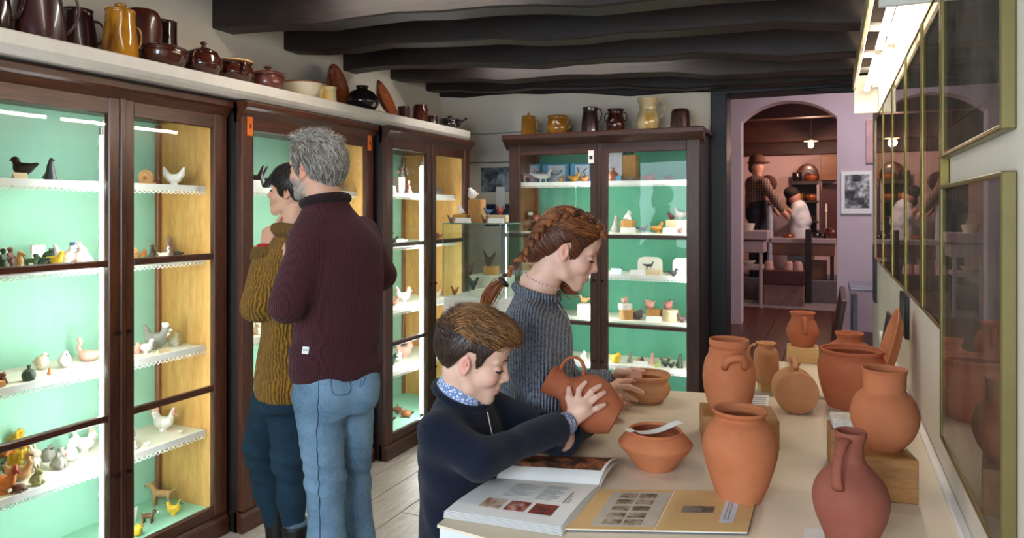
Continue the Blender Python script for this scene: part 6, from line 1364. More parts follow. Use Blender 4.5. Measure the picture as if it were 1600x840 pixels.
for p_ in (0,): col_.cone(cc-nup*.012, cc+nup*.022, .0645, .0585, k=.003)
col_.cone(cc-nup*.04, cc+nup*.05, .0545, .0515, k=.003, op='s'); col_.plane(cc+nup*.022, nup, k=.002); col_.plane(cc-nup*.012, -nup, k=.002)
gap_ = cc+RB @ np.array([.06, -.012, 0]); col_.ell(gap_, (.012, .012, .05), k=.003, op='s'); part(col_, 'shirt_collar', M_floral, boy, .003)
for e, w_ in ((elR, wrR), (elL, wrL)):
    d_ = (w_-e)/np.linalg.norm(w_-e); a_ = w_-d_*.085; wpart(MB().tube([tuple(a_+d_*t) for t in (0, .010, .076, .084)], [.029, .0310, .0300, .0270], 20), 'shirt_cuff', M_floral, boy)
zp = sw.snap(np.array([LB(.1, -.012-.01*t, 1.06-.2*t) for t in np.linspace(0, 1, 10)]), .0015); wpart(MB().tube([tuple(p) for p in zp], .0042, 6, flat=.5), 'zip_tape', M_black, boy); wpart(MB().tube([tuple(p+np.array([.001, -.002, 0])) for p in zp[1:8]], .0018, 5), 'zip', basic('pale_zip', '#d8dadd', .4), boy)
tr_ = Fld(); tr_.loft(b0, RB, [.5, .62, .7], [0]*3, [0]*3, [.09, .09, .084], [.125, .122, .114], k=.03)
for s_, x_ in ((1, .0), (-1, -.02)): tr_.chain([LB(0, .065*s_, .56), LB(x_, .07*s_, .3), LB(x_-.01, .07*s_, .04)], [.075, .055, .05], k=.03)
part(tr_, 'trousers', basic('charcoal_trousers', '#23262e', .85), boy, .009)
for s_, x_ in ((1, .0), (-1, -.02)): sh_ = Fld(); sh_.cone(LB(x_-.03, .07*s_, .035), LB(x_+.11, .078*s_, .028), .035, .03, k=.02); sh_.cone(LB(x_-.01, .07*s_, .03), LB(x_-.01, .07*s_, .09), .042, .045, k=.02); sh_.plane((0, 0, .001), (0, 0, -1)); part(sh_, 'shoe', basic('dark_trainer', '#2b2d33', .6), boy, .007)
# hair: short dark sides, longer golden brown top swept forward
lineB = [(-.13, -.060), (-.085, -.062), (-.055, -.052), (-.035, -.010), (-.012, .028), (.010, .028), (.018, -.012), (.028, -.006), (.036, .022), (.055, .046), (.075, .060), (.12, .066)]
capB = haircap(hb, .010, lineB, lambda c: (c.ell(hb.P(.004, 0, .088), np.array((.084, .062, .040))*hb.s, hb.rot(0, .05, 0), .025), c.ell(hb.P(.060, 0, .078), np.array((.034, .052, .026))*hb.s, hb.R, .025)))
cob = part(capB, 'hair', M_hair, boy, .0045, lambda V: np.where((hb.loc(V)[:, 2] > .075)[:, None], np.array(lin('#5a3a20')), np.array(lin('#2e2019'))))
s1 = seeds_of(cob.data, hb, lambda q: (q[:, 2] > .062), 1500)
strands('hair_locks', capB, s1, lambda q: np.stack([np.full(len(q), 1.), q[:, 1]*2-.25, .15+np.where(q[:, 0] < -.05, .9, 0)], 1), hb, boy, .052, seg=7, w=.0018, lift=(0, .009), cols=('#4a2f1a', '#a06c36'), jitter=.30, seed=2, bend=(.005, 0, -.004))
s2 = seeds_of(cob.data, hb, lambda q: (q[:, 2] <= .075), 2600); strands('hair_locks', capB, s2, lambda q: np.stack([np.where(q[:, 0] < -.02, -.35, .15), 0*q[:, 1], -np.ones(len(q))], 1), hb, boy, .022, seg=4, w=.0010, lift=(0, .0016), cols=('#271b15', '#4a3424'), jitter=.16, seed=3)
s3 = seeds_of(cob.data, hb, lambda q: (q[:, 2] > .03) & (q[:, 0] < -.055), 260); strands('hair_locks', capB, s3, lambda q: np.stack([-np.ones(len(q)), q[:, 1]*4, np.full(len(q), .5)], 1), hb, boy, .022, seg=5, w=.0012, lift=(0, .010), cols=('#2a1d15', '#5a3d24'), jitter=.3, seed=4)
# the jug in the boy's hands
zax = JA; upv = np.array([0, 0, 1.]); xax = upv-zax*(upv @ zax); xax /= np.linalg.norm(xax); yax = np.cross(zax, xax)
MJ = Matrix(((xax[0], yax[0], zax[0], 0), (xax[1], yax[1], zax[1], 0), (xax[2], yax[2], zax[2], 0), (0, 0, 0, 1)))
base = JC-JA*.078; MJ.translation = Vector(base)
pot('terracotta_jug', [(.040, 0), (.044, .003), (.0625, .036), (.0745, .078), (.066, .115), (.042, .142), (.0335, .152), (.034, .168), (.041, .196), (.043, .202)], M_terra3, 'two handled terracotta jug tilted in the hands of the boy', 'jug', (0, 0, 0), M=MJ,
    handles=[dict(k='strap', a=0, p=(.039, .185, .060, .124, .046), w=.0085, lift=.012), dict(k='strap', a=PI, p=(.039, .185, .060, .124, .04), w=.0085, lift=.012), dict(k='stick', a=.6, p=(.062, .108, .071, .112), w=[.006, .005, .004], name='knob')])
# ------------------------------------------------------------------ the girl
hg = Head(W(887, 387, 2.05), 24, 21, 2, .935)
g0 = np.array([-.79, 1.925, 0]); RG = frame(math.radians(14)); LG = lambda x, y, z: g0+RG @ np.array([x, y, z])
girl = person('person', tuple(g0), 'red haired girl with braids in a grey sweater, holding a bowl')
fg = Fld(); fg.loft(g0, RG, [.7, .85, 1.0, 1.15, 1.22, 1.27, 1.31], [0]*7, [0]*7, [.08, .07, .075, .07, .055, .044, .04], [.12, .105, .115, .13, .125, .06, .045], k=.03)
fg.cone(LG(.0, 0, 1.25), hg.P(-.024, 0, -.045), .052, .045, k=.03); add_head(fg, hg, child=.6, nose=.95, jaw=.93)
gsR, geR, gwR = LG(0, -.142, 1.19), W(842, 640, 1.93), W(946, 610, 2.27); gsL, geL, gwL = LG(0, .142, 1.19), W(882, 612, 2.22), W(950, 592, 2.40)
for a, e, w_ in ((gsR, geR, gwR), (gsL, geL, gwL)): fg.chain([a, e, w_], [.036, .031, .022], k=.02)
kn = [W(958, 604, 2.300), W(957, 613, 2.292), W(956, 621, 2.287), W(954, 629, 2.285)]
for q in kn: fg.cone(gwR+(q-gwR)*.2, q, .0175, .0115, k=.005)
for q, m_, t_ in zip(kn, ((982, 604, 2.288), (978, 617, 2.288), (972, 627, 2.29), (966, 635, 2.295)), ((1004, 613, 2.290), (994, 625, 2.292), (985, 633, 2.297), (979, 640, 2.302))): a_ = W(*m_); b_ = W(*t_); finger(fg, [q, a_, (a_+b_)/2+np.array([0, 0, .001]), b_], .0105, .0078, .004)
fg.chain([gwR*.5+kn[0]*.5, W(966, 597, 2.33), W(985, 594, 2.335)], [.014, .011, .0085], k=.007)
kl = [W(966, 584, 2.43), W(967, 589, 2.425), W(968, 594, 2.42)]
for q in kl: fg.cone(gwL+(q-gwL)*.2, q, .0175, .012, k=.005)
for q, m_, t_ in zip(kl, ((988, 577, 2.44), (985, 585, 2.44), (983, 593, 2.44)), ((1005, 580, 2.43), (1000, 590, 2.42), (996, 600, 2.42))): a_ = W(*m_); b_ = W(*t_); finger(fg, [q, a_, (a_+b_)/2, b_], .010, .0075, .004)
fg.chain([gwL*.5+kl[0]*.5, W(966, 580, 2.38), W(984, 581, 2.37)], [.014, .011, .0085], k=.007)
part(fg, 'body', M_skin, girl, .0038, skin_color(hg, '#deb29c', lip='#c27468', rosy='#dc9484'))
features(hg, fg, girl, '#8a5a38', .0024)
M_chen = knit('grey_chenille', '#333e52', '#9aa4b2', rot=math.radians(14), scale=38, rib=1.0, fuzz=.8, dist=1.2, bdist=.006, nsc=150, cmix=.45, direction='X')
gs = Fld(); gs.loft(g0, RG, [.72, .76, .85, 1.0, 1.12, 1.2, 1.25, 1.285], [.0, .0, .0, .0, .0, .0, .0, .006], [0]*8, [.105, .112, .110, .108, .105, .088, .066, .056], [.135, .142, .138, .138, .152, .15, .10, .066], k=.03)
for a, e, w_ in ((gsR, geR, gwR), (gsL, geL, gwL)): c_ = w_+(e-w_)*.10; gs.chain([a, e, c_], [.060, .056, .036], k=.04)
gs.custom(folds(.006, 38, 9), op='d', k=0); gn = frame(math.radians(14), math.radians(16))[:, 2]; gs.plane(LG(.0, 0, 1.270), gn, k=.006)
part(gs, 'sweater', M_chen, girl, .007)
wpart(MB().tube(ringtube(LG(.004, 0, 1.264), gn, .064, .076, RG[:, 0], 0)[:-1], .013, 10, closed=True), 'sweater_collar', M_chen, girl)
for e, w_ in ((geR, gwR), (geL, gwL)): d_ = (w_-e)/np.linalg.norm(w_-e); wpart(MB().tube([tuple(w_-d_*.05+d_*t) for t in (0, .01, .035, .045)], [.036, .0385, .036, .030], 18), 'sweater_cuff', M_chen, girl)
nk = MB(); pts = fg.snap(np.array(ringtube(LG(.012, 0, 1.300), frame(math.radians(14), math.radians(22))[:, 2], .05, .052, RG[:, 0], 0, 36)[:-1]), .002)
for p in pts: nk.ell(tuple(p), (.0032,)*3, 6, 5)
wpart(nk, 'necklace', basic('pink_pearl', '#d8b8b4', .25), girl)
pd = gs.snap(np.array([LG(.1, -.03+.03*t, 1.27-.12*t) for t in np.linspace(0, 1, 8)]), .0015); wpart(MB().tube([tuple(p) for p in pd], .0012, 5), 'necklace_thread', basic('thread', '#b8b0a8', .5), girl)
tr_ = Fld(); tr_.loft(g0, RG, [.62, .74, .86], [0]*3, [0]*3, [.098, .1, .088], [.14, .138, .115], k=.03)
for s_, x_ in ((1, .02), (-1, -.02)): tr_.chain([LG(0, .075*s_, .68), LG(x_, .08*s_, .38), LG(x_-.01, .085*s_, .05)], [.085, .06, .045], k=.03)
part(tr_, 'trousers', basic('dark_denim', '#1f2c42', .85, var=.15), girl, .01)
for s_, x_ in ((1, .02), (-1, -.02)): sh_ = Fld(); sh_.cone(LG(x_-.04, .085*s_, .035), LG(x_+.12, .092*s_, .028), .037, .03, k=.02); sh_.cone(LG(x_-.01, .085*s_, .03), LG(x_-.01, .085*s_, .1), .044, .046, k=.02); sh_.plane((0, 0, .001), (0, 0, -1)); part(sh_, 'shoe', MATS['dark_trainer'], girl, .008)
lineG = [(-.13, -.075), (-.09, -.082), (-.06, -.070), (-.04, -.030), (-.022, .012), (.0, .026), (.012, -.030), (.030, -.026), (.040, .018), (.060, .044), (.080, .058), (.12, .062)]
capG = haircap(hg, .009, lineG, lambda c: (c.ell(hg.P(-.09, 0, -.03), np.array((.036, .05, .055))*hg.s, hg.R, .02)))
cog = part(capG, 'hair', M_hair, girl, .0045, lambda V: np.tile(np.array(lin('#4a2616')), (len(V), 1)))
# flow: strands drawn from the hairline up and back to the plait that runs over the side of the head
s1 = seeds_of(cog.data, hg, lambda q: (q[:, 2] < .085), 1500); strands('hair_locks', capG, s1, lambda q: np.stack([-.9+0*q[:, 0], 0*q[:, 1], np.where(q[:, 2] < .045, .75, -.2)], 1), hg, girl, .06, seg=6, w=.0018, lift=(0, .002), cols=('#3a1c10', '#7d4425'), jitter=.12, seed=12)
s2 = seeds_of(cog.data, hg, lambda q: (q[:, 2] >= .06), 900); strands('hair_locks', capG, s2, lambda q: np.stack([-np.ones(len(q)), np.sign(q[:, 1])*.3, np.full(len(q), -.1)], 1), hg, girl, .06, seg=6, w=.0018, lift=(0, .002), cols=('#5a2d17', '#a5632f'), jitter=.12, seed=13)
fz = seeds_of(cog.data, hg, lambda q: (q[:, 2] > .05), 160); strands('flyaway_hair', capG, fz, lambda q: np.stack([q[:, 0]*6+.3, q[:, 1]*5, np.full(len(q), .6)], 1), hg, girl, .04, seg=5, w=.0004, lift=(0, .014), cols=('#8a5530', '#c08a55'), jitter=.5, seed=14)
def plait(name, path, r, n, cols, root):
    P = np.asarray(path); d = np.linalg.norm(np.diff(P, axis=0), axis=1); cum = np.concatenate([[0], np.cumsum(d)]); m = MB(); cs = []
    rr = np.random.default_rng(5)
    for i in range(n):
        u = (i+.5)/n*cum[-1]; c = np.array([np.interp(u, cum, P[:, k]) for k in range(3)]); c2 = np.array([np.interp(min(u+.004, cum[-1]), cum, P[:, k]) for k in range(3)]); c1 = np.array([np.interp(max(u-.004, 0), cum, P[:, k]) for k in range(3)])
        t = (c2-c1)/np.linalg.norm(c2-c1); g = capG.grad(np.array([c]))[0].astype(float); g -= t*(t @ g); g /= np.linalg.norm(g); b = np.cross(t, g); sd = 1 if i % 2 else -1
        ax_ = t*.78+b*sd*.62; ax_ /= np.linalg.norm(ax_); bx = np.cross(g, ax_); Mx = Matrix((tuple(ax_), tuple(bx), tuple(g))).transposed(); q = r*(1-.35*(i/n))
        n0 = len(m.v); m.ell(tuple(c+b*sd*q*.42+g*q*.25), (q*1.25, q*.62, q*.62), 10, 7, Mx)
        for j in range(-2, 3):     # fine strands wrapped along each turn of the plait
            pts = [tuple(c+b*sd*q*.42+g*q*.25+ax_*q*1.2*s+(bx*math.sin(j*.42)+g*math.cos(j*.42))*q*.63*math.sqrt(max(.02, 1-s*s))) for s in np.linspace(-.95, .95, 7)]; m.tube(pts, q*.10, 4)
        cs += [np.array(lin(cols[0]))*(1-x)+np.array(lin(cols[1]))*x for x in [rr.random()]]*(len(m.v)-n0)
    return raw_mesh(name, m.v, m.f, M_hair, root, np.array(cs))
pth = [(.082, -.020, .070), (.060, -.034, .098), (.025, -.045, .112), (-.02, -.052, .108), (-.058, -.056, .085), (-.088, -.054, .045), (-.104, -.046, .0), (-.112, -.038, -.045), (-.118, -.034, -.075)]
PG = capG.snap(np.array([hg.P(*q) for q in pth]), .004); PG = np.array([np.array([np.interp(t, np.linspace(0, 1, len(PG)), PG[:, k]) for k in range(3)]) for t in np.linspace(0, 1, 30)]); PG[-5:] = np.array([np.interp(np.linspace(0, 1, 5), [0, 1], [PG[-5][k], W(790, 434, 2.03)[k]]) for k in range(3)]).T
plait('braid', PG, .0145, 30, ('#3d1f12', '#9a5a2c'), girl)
PG2 = capG.snap(np.array([hg.P(q[0], -q[1], q[2]) for q in pth]), .004); plait('braid', PG2, .0145, 24, ('#3d1f12', '#9a5a2c'), girl)
te = W(787, 440, 2.03); wpart(MB().tube(ringtube(te, hg.R @ np.array([.5, 0, 1]), .014, .014, hg.R[:, 0], 0, 16)[:-1], .006, 6, closed=True), 'hair_tie', M_black, girl)
def smooth3(P, n=6):
    P = [np.asarray(p) for p in P]; out = []
    for i in range(len(P)-1):
        a, b, c, d = P[max(i-1, 0)], P[i], P[i+1], P[min(i+2, len(P)-1)]
        out += [.5*(2*b+(c-a)*t+(2*a-5*b+4*c-d)*t*t+(3*b-a-3*c+d)*t**3) for t in np.arange(n)/n]
    return out+[P[-1]]
def tail(path, n, r, cols, sd):
    rr = np.random.default_rng(sd); m = MB(); cs = []
    for i in range(n):
        o_ = rr.normal(size=3)*r; pts = [tuple(np.asarray(p)+o_*(.35+.9*math.sin(PI*min(1, t*1.05)))) for p, t in zip(path, np.linspace(0, 1, len(path)))]; n0 = len(m.v)
        m.tube(pts, [.0014*(1-.7*t) for t in np.linspace(0, 1, len(path))], 4); x = rr.random(); cs += [np.array(lin(cols[0]))*(1-x)+np.array(lin(cols[1]))*x]*(len(m.v)-n0)
    return raw_mesh('pony_tail', m.v, m.f, M_hair, girl, np.array(cs))
tail(smooth3([te, W(776, 446, 2.03), W(765, 462, 2.035), W(758, 482, 2.045), W(752, 506, 2.06)]), 150, .0075, ('#5a2c16', '#a5602e'), 3)
tail(smooth3([hg.P(-.04, .05, -.09), W(880, 444, 2.12), W(890, 452, 2.11), W(901, 458, 2.10)]), 140, .009, ('#5a2c16', '#a5602e'), 4)
o = MB().box((-.019, -.001, -.017), (.019, .001, .017)).build('paper_tag', basic('pinkish_tag', '#d8a48c', .7)); o.location = tuple(W(994, 588, 2.345)); o.rotation_euler = (math.radians(-20), 0, TH); tag(o, 'small pinkish paper tag on the rim of the bowl held by the girl', 'tag')

# ------------------------------------------------------------------ the man
hm = Head(W(493, 262, 2.5), 176, -4, -3, 1.0)
m0 = np.array([-1.611, 2.06, 0]); RM = frame(math.radians(150)); LM = lambda x, y, z: m0+RM @ np.array([x, y, z])
man = person('person', tuple(m0), 'grey haired man in a maroon sweater and blue jeans seen from behind')
msL, meL, mwL = W(484, 374, 2.43), W(448, 476, 2.37), W(459, 410, 2.44); msR, meR, mwR = W(567, 366, 2.64), W(594, 430, 2.72), W(560, 470, 2.88)
fm = Fld(); fm.loft(m0, RM, [.85, 1.0, 1.15, 1.3, 1.4, 1.47, 1.52], [0, 0, 0, 0, -.005, -.01, -.005], [0, 0, 0, 0, .01, .03, .045], [.10, .10, .105, .105, .09, .065, .055], [.14, .13, .13, .145, .14, .085, .06], k=.03)
fm.cone(LM(0, .035, 1.47), hm.P(-.024, 0, -.045), .068, .062, k=.03); add_head(fm, hm)
for a, e, w_ in ((msL, meL, mwL), (msR, meR, mwR)): fm.chain([a, e, w_], [.045, .04, .028], k=.02)
hand(fm, mwL, W(466, 352, 2.50)-mwL, W(440, 380, 2.40)-W(462, 380, 2.47), 1, .95, curl=(.3, .35, .25)); hand(fm, mwR, np.array([-.5, .6, .1]), np.array([.3, .2, 1]), 1, .95)
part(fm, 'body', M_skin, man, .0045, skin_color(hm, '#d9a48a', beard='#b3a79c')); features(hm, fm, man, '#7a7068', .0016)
M_maroon = knit('maroon_rib_knit', '#32161c', '#54262f', rot=math.radians(150), scale=70, rib=1.0, fuzz=.25, dist=.4, bdist=.0022, nsc=260, cmix=.6)
ms = Fld(); ms.loft(m0, RM, [.915, .935, 1.0, 1.15, 1.3, 1.4, 1.47, 1.515, 1.545], [0, 0, 0, .0, 0, -.005, -.01, -.008, -.004], [0, 0, 0, 0, 0, .012, .03, .042, .05], [.126, .132, .134, .130, .132, .118, .092, .078, .074], [.158, .166, .162, .152, .166, .165, .115, .084, .076], k=.03)
for a, e, w_ in ((msL, meL, mwL), (msR, meR, mwR)): c_ = w_+(e-w_)*.12; ms.chain([a, e, c_], [.066, .055, .040], k=.028)
def hemdip(P): z = P[:, 2]; return (-.012*np.exp(-((z-1.0)/.03)**2)+.010*np.exp(-((z-.955)/.02)**2)*0).astype(F4)
ms.custom(folds(.008, 24, 21), op='d', k=0); ms.custom(lambda P: (.006*np.sin(P[:, 2]*60+P[:, 0]*14)*np.exp(-((P[:, 2]-1.02)/.07)**2)).astype(F4), op='d', k=0)
mcn = frame(math.radians(170), math.radians(12))[:, 2]; ms.plane(LM(-.004, .045, 1.545), mcn, k=.006)
part(ms, 'sweater', M_maroon, man, .0085)
M_marc = knit('dark_collar_knit', '#1c1013', '#2c171b', rot=math.radians(150), scale=60, rib=.8, fuzz=.2, bdist=.003, nsc=260)
wpart(MB().tube(ringtube(LM(-.004, .045, 1.536), mcn, .074, .076, RM[:, 0], 0)[:-1], .0165, 10, closed=True), 'sweater_collar', M_marc, man)
tgp = ms.snap(np.array([W(475, 547, 2.40)]), .002)[0]; tg_ = MB().box((-.013, -.012, -.0015), (.013, .012, .0015)); g_ = ms.grad(np.array([tgp]))[0]; o = tg_.build('brand_patch', M_white, man)
zq = Vector(g_.tolist()); qx = Vector((0, 0, 1)).cross(zq).normalized(); qy = zq.cross(qx); o.matrix_parent_inverse = man.matrix_basis.inverted(); o.matrix_basis = Matrix.Translation(Vector(tgp.tolist())) @ Matrix((qx, qy, zq)).transposed().to_4x4(); o['label'] = 'small white patch'
for i_, (a_, b_) in enumerate((((-.008, -.002), (-.002, .004)), ((.002, -.002), (.008, .004)))): c = MB().box((a_[0], a_[1], .0015), (b_[0], b_[1], .0019)).build('patch_mark', M_ink, o)
# jeans
def denim(name, c0, c1, wear):
    m, nt, b = newmat(name); v = coords(nt); n1 = noise(nt, v, 5, 5, .6); n2 = noise(nt, coords(nt, (3, 3, 1)), 90, 4, .7)
    a = mixc(nt, ramp(nt, n1, .38, .66), lin(c0), lin(c1)); a = mixc(nt, ramp(nt, n2, .3, .75), a, mixc(nt, .5, a, lin(wear)))
    nt.links.new(a, b.inputs['Base Color']); b.inputs['Roughness'].default_value = .85; b.inputs['Specular IOR Level'].default_value = .2
    bump(nt, b, noise(nt, coords(nt, rot=(.3, .4, .2)), 300, 2), .3, .001); MATS[name] = m; return m
M_jean = denim('faded_denim', '#41637f', '#7293ad', '#9ab2c4'); M_jean2 = denim('dark_denim_jeans', '#142634', '#21394a', '#2f4a5c')
hipL, knL, anL = W(499, 628, 2.49), W(509, 752, 2.48), W(513, 965, 2.46); hipR, knR, anR = W(550, 628, 2.60), W(551, 755, 2.66), W(566, 935, 2.66)
def crease(amp, cz, wz, fr, ph):
    return lambda P: (amp*np.sin(P[:, 2]*fr+P[:, 0]*26+P[:, 1]*17+ph+2*np.sin(P[:, 2]*19))*np.exp(-((P[:, 2]-cz)/wz)**2)).astype(F4)
mj = Fld(); mj.loft(m0, RM, [.80, .86, .93, .99], [.0, .0, 0, 0], [0]*4, [.108, .116, .116, .11], [.138, .15, .15, .145], k=.04)
mj.ell(LM(-.065, -.055, .87), (.068, .07, .085), k=.04).ell(LM(-.065, .055, .87), (.068, .07, .085), k=.04)
for hp, kn_, an in ((hipL, knL, anL), (hipR, knR, anR)): mj.chain([hp, kn_, (kn_*.55+an*.45), an], [.084, .066, .062, .068], k=.03)
mj.custom(crease(.0035, .56, .10, 120, 0), op='d', k=0); mj.custom(crease(.003, .16, .12, 95, 1), op='d', k=0); mj.custom(crease(.003, .80, .07, 90, 2), op='d', k=0); mj.custom(folds(.004, 30, 5), op='d', k=0)
mj.plane((0, 0, float(min(anL[2], anR[2]))-.0), (0, 0, -1), k=.006); part(mj, 'jeans', M_jean, man, .0085)
M_stitch = basic('denim_seam', '#3d5a76', .8, var=.2); M_stitch2 = basic('tan_stitching', '#b09468', .8)
def seam(name, f, pxs, ts, mat, root, r=.0022):
    P = np.array([W(x, y, t) for (x, y), t in zip(pxs, ts)]); P = np.array(smooth3(list(P), 6)); P = f.snap(P, r*.3); return wpart(MB().tube([tuple(p) for p in P], r, 6, flat=.6), name, mat, root)
seam('side_seam', mj, [(493, 588), (491, 640), (490, 700), (494, 760), (497, 840), (500, 900)], [2.36, 2.35, 2.36, 2.38, 2.39, 2.39], M_stitch, man)
for pl in ([(517, 588), (519, 612), (530, 617), (548, 616), (556, 608), (555, 590)], [(576, 590), (572, 606), (580, 600), (586, 585)]): seam('pocket_seam', mj, pl, [2.40]*len(pl), M_stitch, man, .0018)
for an in (anL, anR):
    sh_ = Fld(); d_ = RM[:, 0]; a_ = np.array([an[0], an[1], .04]); sh_.cone(a_-d_*.06, a_+d_*.16, .045, .036, k=.02); sh_.cone(a_, a_+np.array([0, 0, .08]), .05, .05, k=.02); sh_.plane((0, 0, .001), (0, 0, -1)); part(sh_, 'shoe', basic('brown_leather', '#3a2518', .5), man, .009)
# grey hair brushed back, fuller on top
lineM = [(-.13, -.066), (-.09, -.072), (-.06, -.066), (-.04, -.040), (-.025, .0), (-.005, .026), (.008, .024), (.018, -.030), (.032, -.026), (.040, .018), (.052, .048), (.068, .066), (.12, .074)]
capM = haircap(hm, .012, lineM, lambda c: (c.ell(hm.P(.03, 0, .098), np.array((.062, .056, .028))*hm.s, hm.rot(0, .1, 0), .02), c.ell(hm.P(-.07, 0, .01), np.array((.048, .062, .07))*hm.s, hm.R, .02)))
com = part(capM, 'hair', M_hair, man, .005, lambda V: np.tile(np.array(lin('#6b655e')), (len(V), 1)))
sM = seeds_of(com.data, hm, lambda q: q[:, 2] > -.08, 2400); strands('hair_locks', capM, sM, lambda q: np.stack([-np.clip(.35+q[:, 2]*9, .15, 1.2), 0*q[:, 1], np.where(q[:, 2] > .09, .1, -.9)], 1), hm, man, lambda q: np.where(q[:, 2] > .06, .055, .042), seg=6, w=.0015, lift=(0, .007), cols=('#5a544d', '#c9c2b6'), jitter=.3, seed=31)
sM2 = seeds_of(com.data, hm, lambda q: (q[:, 2] > .095), 260); strands('hair_locks', capM, sM2, lambda q: np.stack([q[:, 0]*10-.1, q[:, 1]*8, np.full(len(q), .5)], 1), hm, man, .045, seg=6, w=.0011, lift=(0, .018), cols=('#77706a', '#d6d0c6'), jitter=.5, seed=32)
bM_ = Fld(); 
def beard_seed():
    v = np.empty(len(man_body.data.vertices)*3, F4); man_body.data.vertices.foreach_get('co', v); return v.reshape(-1, 3)
man_body = [c for c in man.children if c.name.startswith('body')][0]
sB = seeds_of(man_body.data, hm, lambda q: (q[:, 2] < -.035) & (q[:, 2] > -.13) & (q[:, 0] > -.005) & (np.abs(q[:, 1]) < .07), 900); strands('beard', fm, sB, lambda q: np.stack([.2+0*q[:, 0], 0*q[:, 1], -np.ones(len(q))], 1), hm, man, .012, seg=3, w=.0009, lift=(0, .004), cols=('#8a8178', '#d8d2c8'), jitter=.3, seed=33)
# ------------------------------------------------------------------ the woman
hw_ = Head(W(457, 297, 2.88), 196, -6, 0, .935)
w0 = np.array([-1.985, 2.245, 0]); RW = frame(math.radians(192)); LW = lambda x, y, z: w0+RW @ np.array([x, y, z])
wom = person('person', tuple(w0), 'dark haired woman in a mustard cable sweater, hand raised to her chin')
wsL, weL, wwL = W(468, 398, 2.80), W(402, 478, 2.72), W(415, 386, 2.80); wsR, weR, wwR = LW(.0, -.14, 1.32), LW(.0, -.16, 1.08), LW(.04, -.03, 1.12)
fwm = Fld(); fwm.loft(w0, RW, [.8, 1.0, 1.15, 1.3, 1.37, 1.42], [0]*6, [0]*6, [.10, .085, .085, .085, .06, .05], [.15, .125, .13, .14, .1, .055], k=.03)
fwm.cone(LW(.0, 0, 1.38), hw_.P(-.024, 0, -.045), .052, .046, k=.03); add_head(fwm, hw_, jaw=.92, nose=.95)
for a, e, w_ in ((wsL, weL, wwL), (wsR, weR, wwR)): fwm.chain([a, e, w_], [.036, .032, .022], k=.02)
hand(fwm, wwL, W(424, 346, 2.83)-wwL, W(398, 370, 2.77)-W(418, 372, 2.83), -1, .86, curls=[(.15, .3, .3), (.9, 1.1, .6), (1.1, 1.2, .7), (1.2, 1.2, .7)]); hand(fwm, wwR, RW[:, 1], np.array([0, 0, 1.]), 1, .82, curl=(.5, .5, .4))
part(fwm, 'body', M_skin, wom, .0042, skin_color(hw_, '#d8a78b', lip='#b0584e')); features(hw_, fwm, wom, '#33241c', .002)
M_must = knit('mustard_cable_knit', '#6d4a18', '#a87c2c', rot=math.radians(192), scale=26, rib=.8, fuzz=.7, dist=6.0, bdist=.008, nsc=120, cmix=.5, direction='X')
wsw = Fld(); wsw.loft(w0, RW, [.755, .78, .9, 1.05, 1.2, 1.3, 1.37, 1.41], [0, 0, 0, .0, .0, 0, 0, 0], [0]*8, [.112, .12, .115, .105, .108, .104, .088, .076], [.16, .168, .16, .148, .15, .152, .118, .084], k=.03)
for a, e, w_ in ((wsL, weL, wwL), (wsR, weR, wwR)): c_ = w_+(e-w_)*.14; wsw.chain([a, e, c_], [.062, .057, .043], k=.022)
wsw.custom(folds(.008, 26, 41), op='d', k=0); wsw.plane(LW(.0, 0, .765), frame(math.radians(192), math.radians(-8))[:, 2]*-1, k=.005); part(wsw, 'sweater', M_must, wom, .0085)
M_must2 = knit('mustard_rib_knit', '#5f4016', '#a1762a', rot=math.radians(192), scale=60, rib=1.0, fuzz=.3, dist=.5, bdist=.005, nsc=200, cmix=.6, direction='X')
tc = W(458, 362, 2.86); tn = (hw_.P(-.024, 0, -.045)-LW(0, 0, 1.38)); wpart(MB().tube(ringtube(tc, tn, .064, .066, RW[:, 0], 0)[:-1], [.029]*39, 12, closed=True), 'roll_collar', M_must2, wom)
d_ = (wwL-weL)/np.linalg.norm(wwL-weL); wpart(MB().tube([tuple(wwL-d_*.055+d_*t) for t in (0, .012, .03, .042)], [.050, .054, .054, .049], 20), 'sweater_cuff', M_must2, wom); wpart(MB().tube([tuple(wwL-d_*.03+d_*t) for t in (0, .02, .034, .037)], [.036, .036, .034, .026], 18), 'red_cuff', basic('red_cotton', '#a81e26', .8), wom)
whL, wkL, waL = W(447, 628, 2.83), W(450, 715, 2.80), W(462, 838, 2.80); whR, wkR, waR = W(422, 628, 2.95), W(404, 700, 2.93), W(432, 826, 2.99)
wj = Fld(); wj.loft(w0, RW, [.72, .8, .92], [0]*3, [0]*3, [.11, .118, .1], [.15, .155, .13], k=.04)
for hp, kn_, an in ((whL, wkL, waL), (whR, wkR, waR)): wj.chain([hp, kn_, kn_*.5+an*.5, an], [.083, .057, .052, .040], k=.035)
wj.custom(crease(.004, .50, .12, 130, 0), op='d', k=0); wj.custom(folds(.003, 40, 6), op='d', k=0); part(wj, 'jeans', M_jean2, wom, .008)
for an in (waL, waR):
    bt = Fld(); d_ = RW[:, 0]; a_ = np.array([an[0], an[1], .045]); bt.cone(a_-d_*.055, a_+d_*.14, .042, .032, k=.02); bt.cone(a_-d_*.01, np.array([an[0], an[1], .26]), .046, .052, k=.03); bt.plane((0, 0, .27), (0, 0, 1)); bt.plane((0, 0, .001), (0, 0, -1)); part(bt, 'ankle_boot', basic('black_leather', '#15130f', .45), wom, .008)
    wpart(MB().tube([tuple(np.array([an[0], an[1], z])) for z in (.27, .285)], [.05, .046], 18), 'turn_up', basic('pale_denim_hem', '#5f7384', .8), wom)
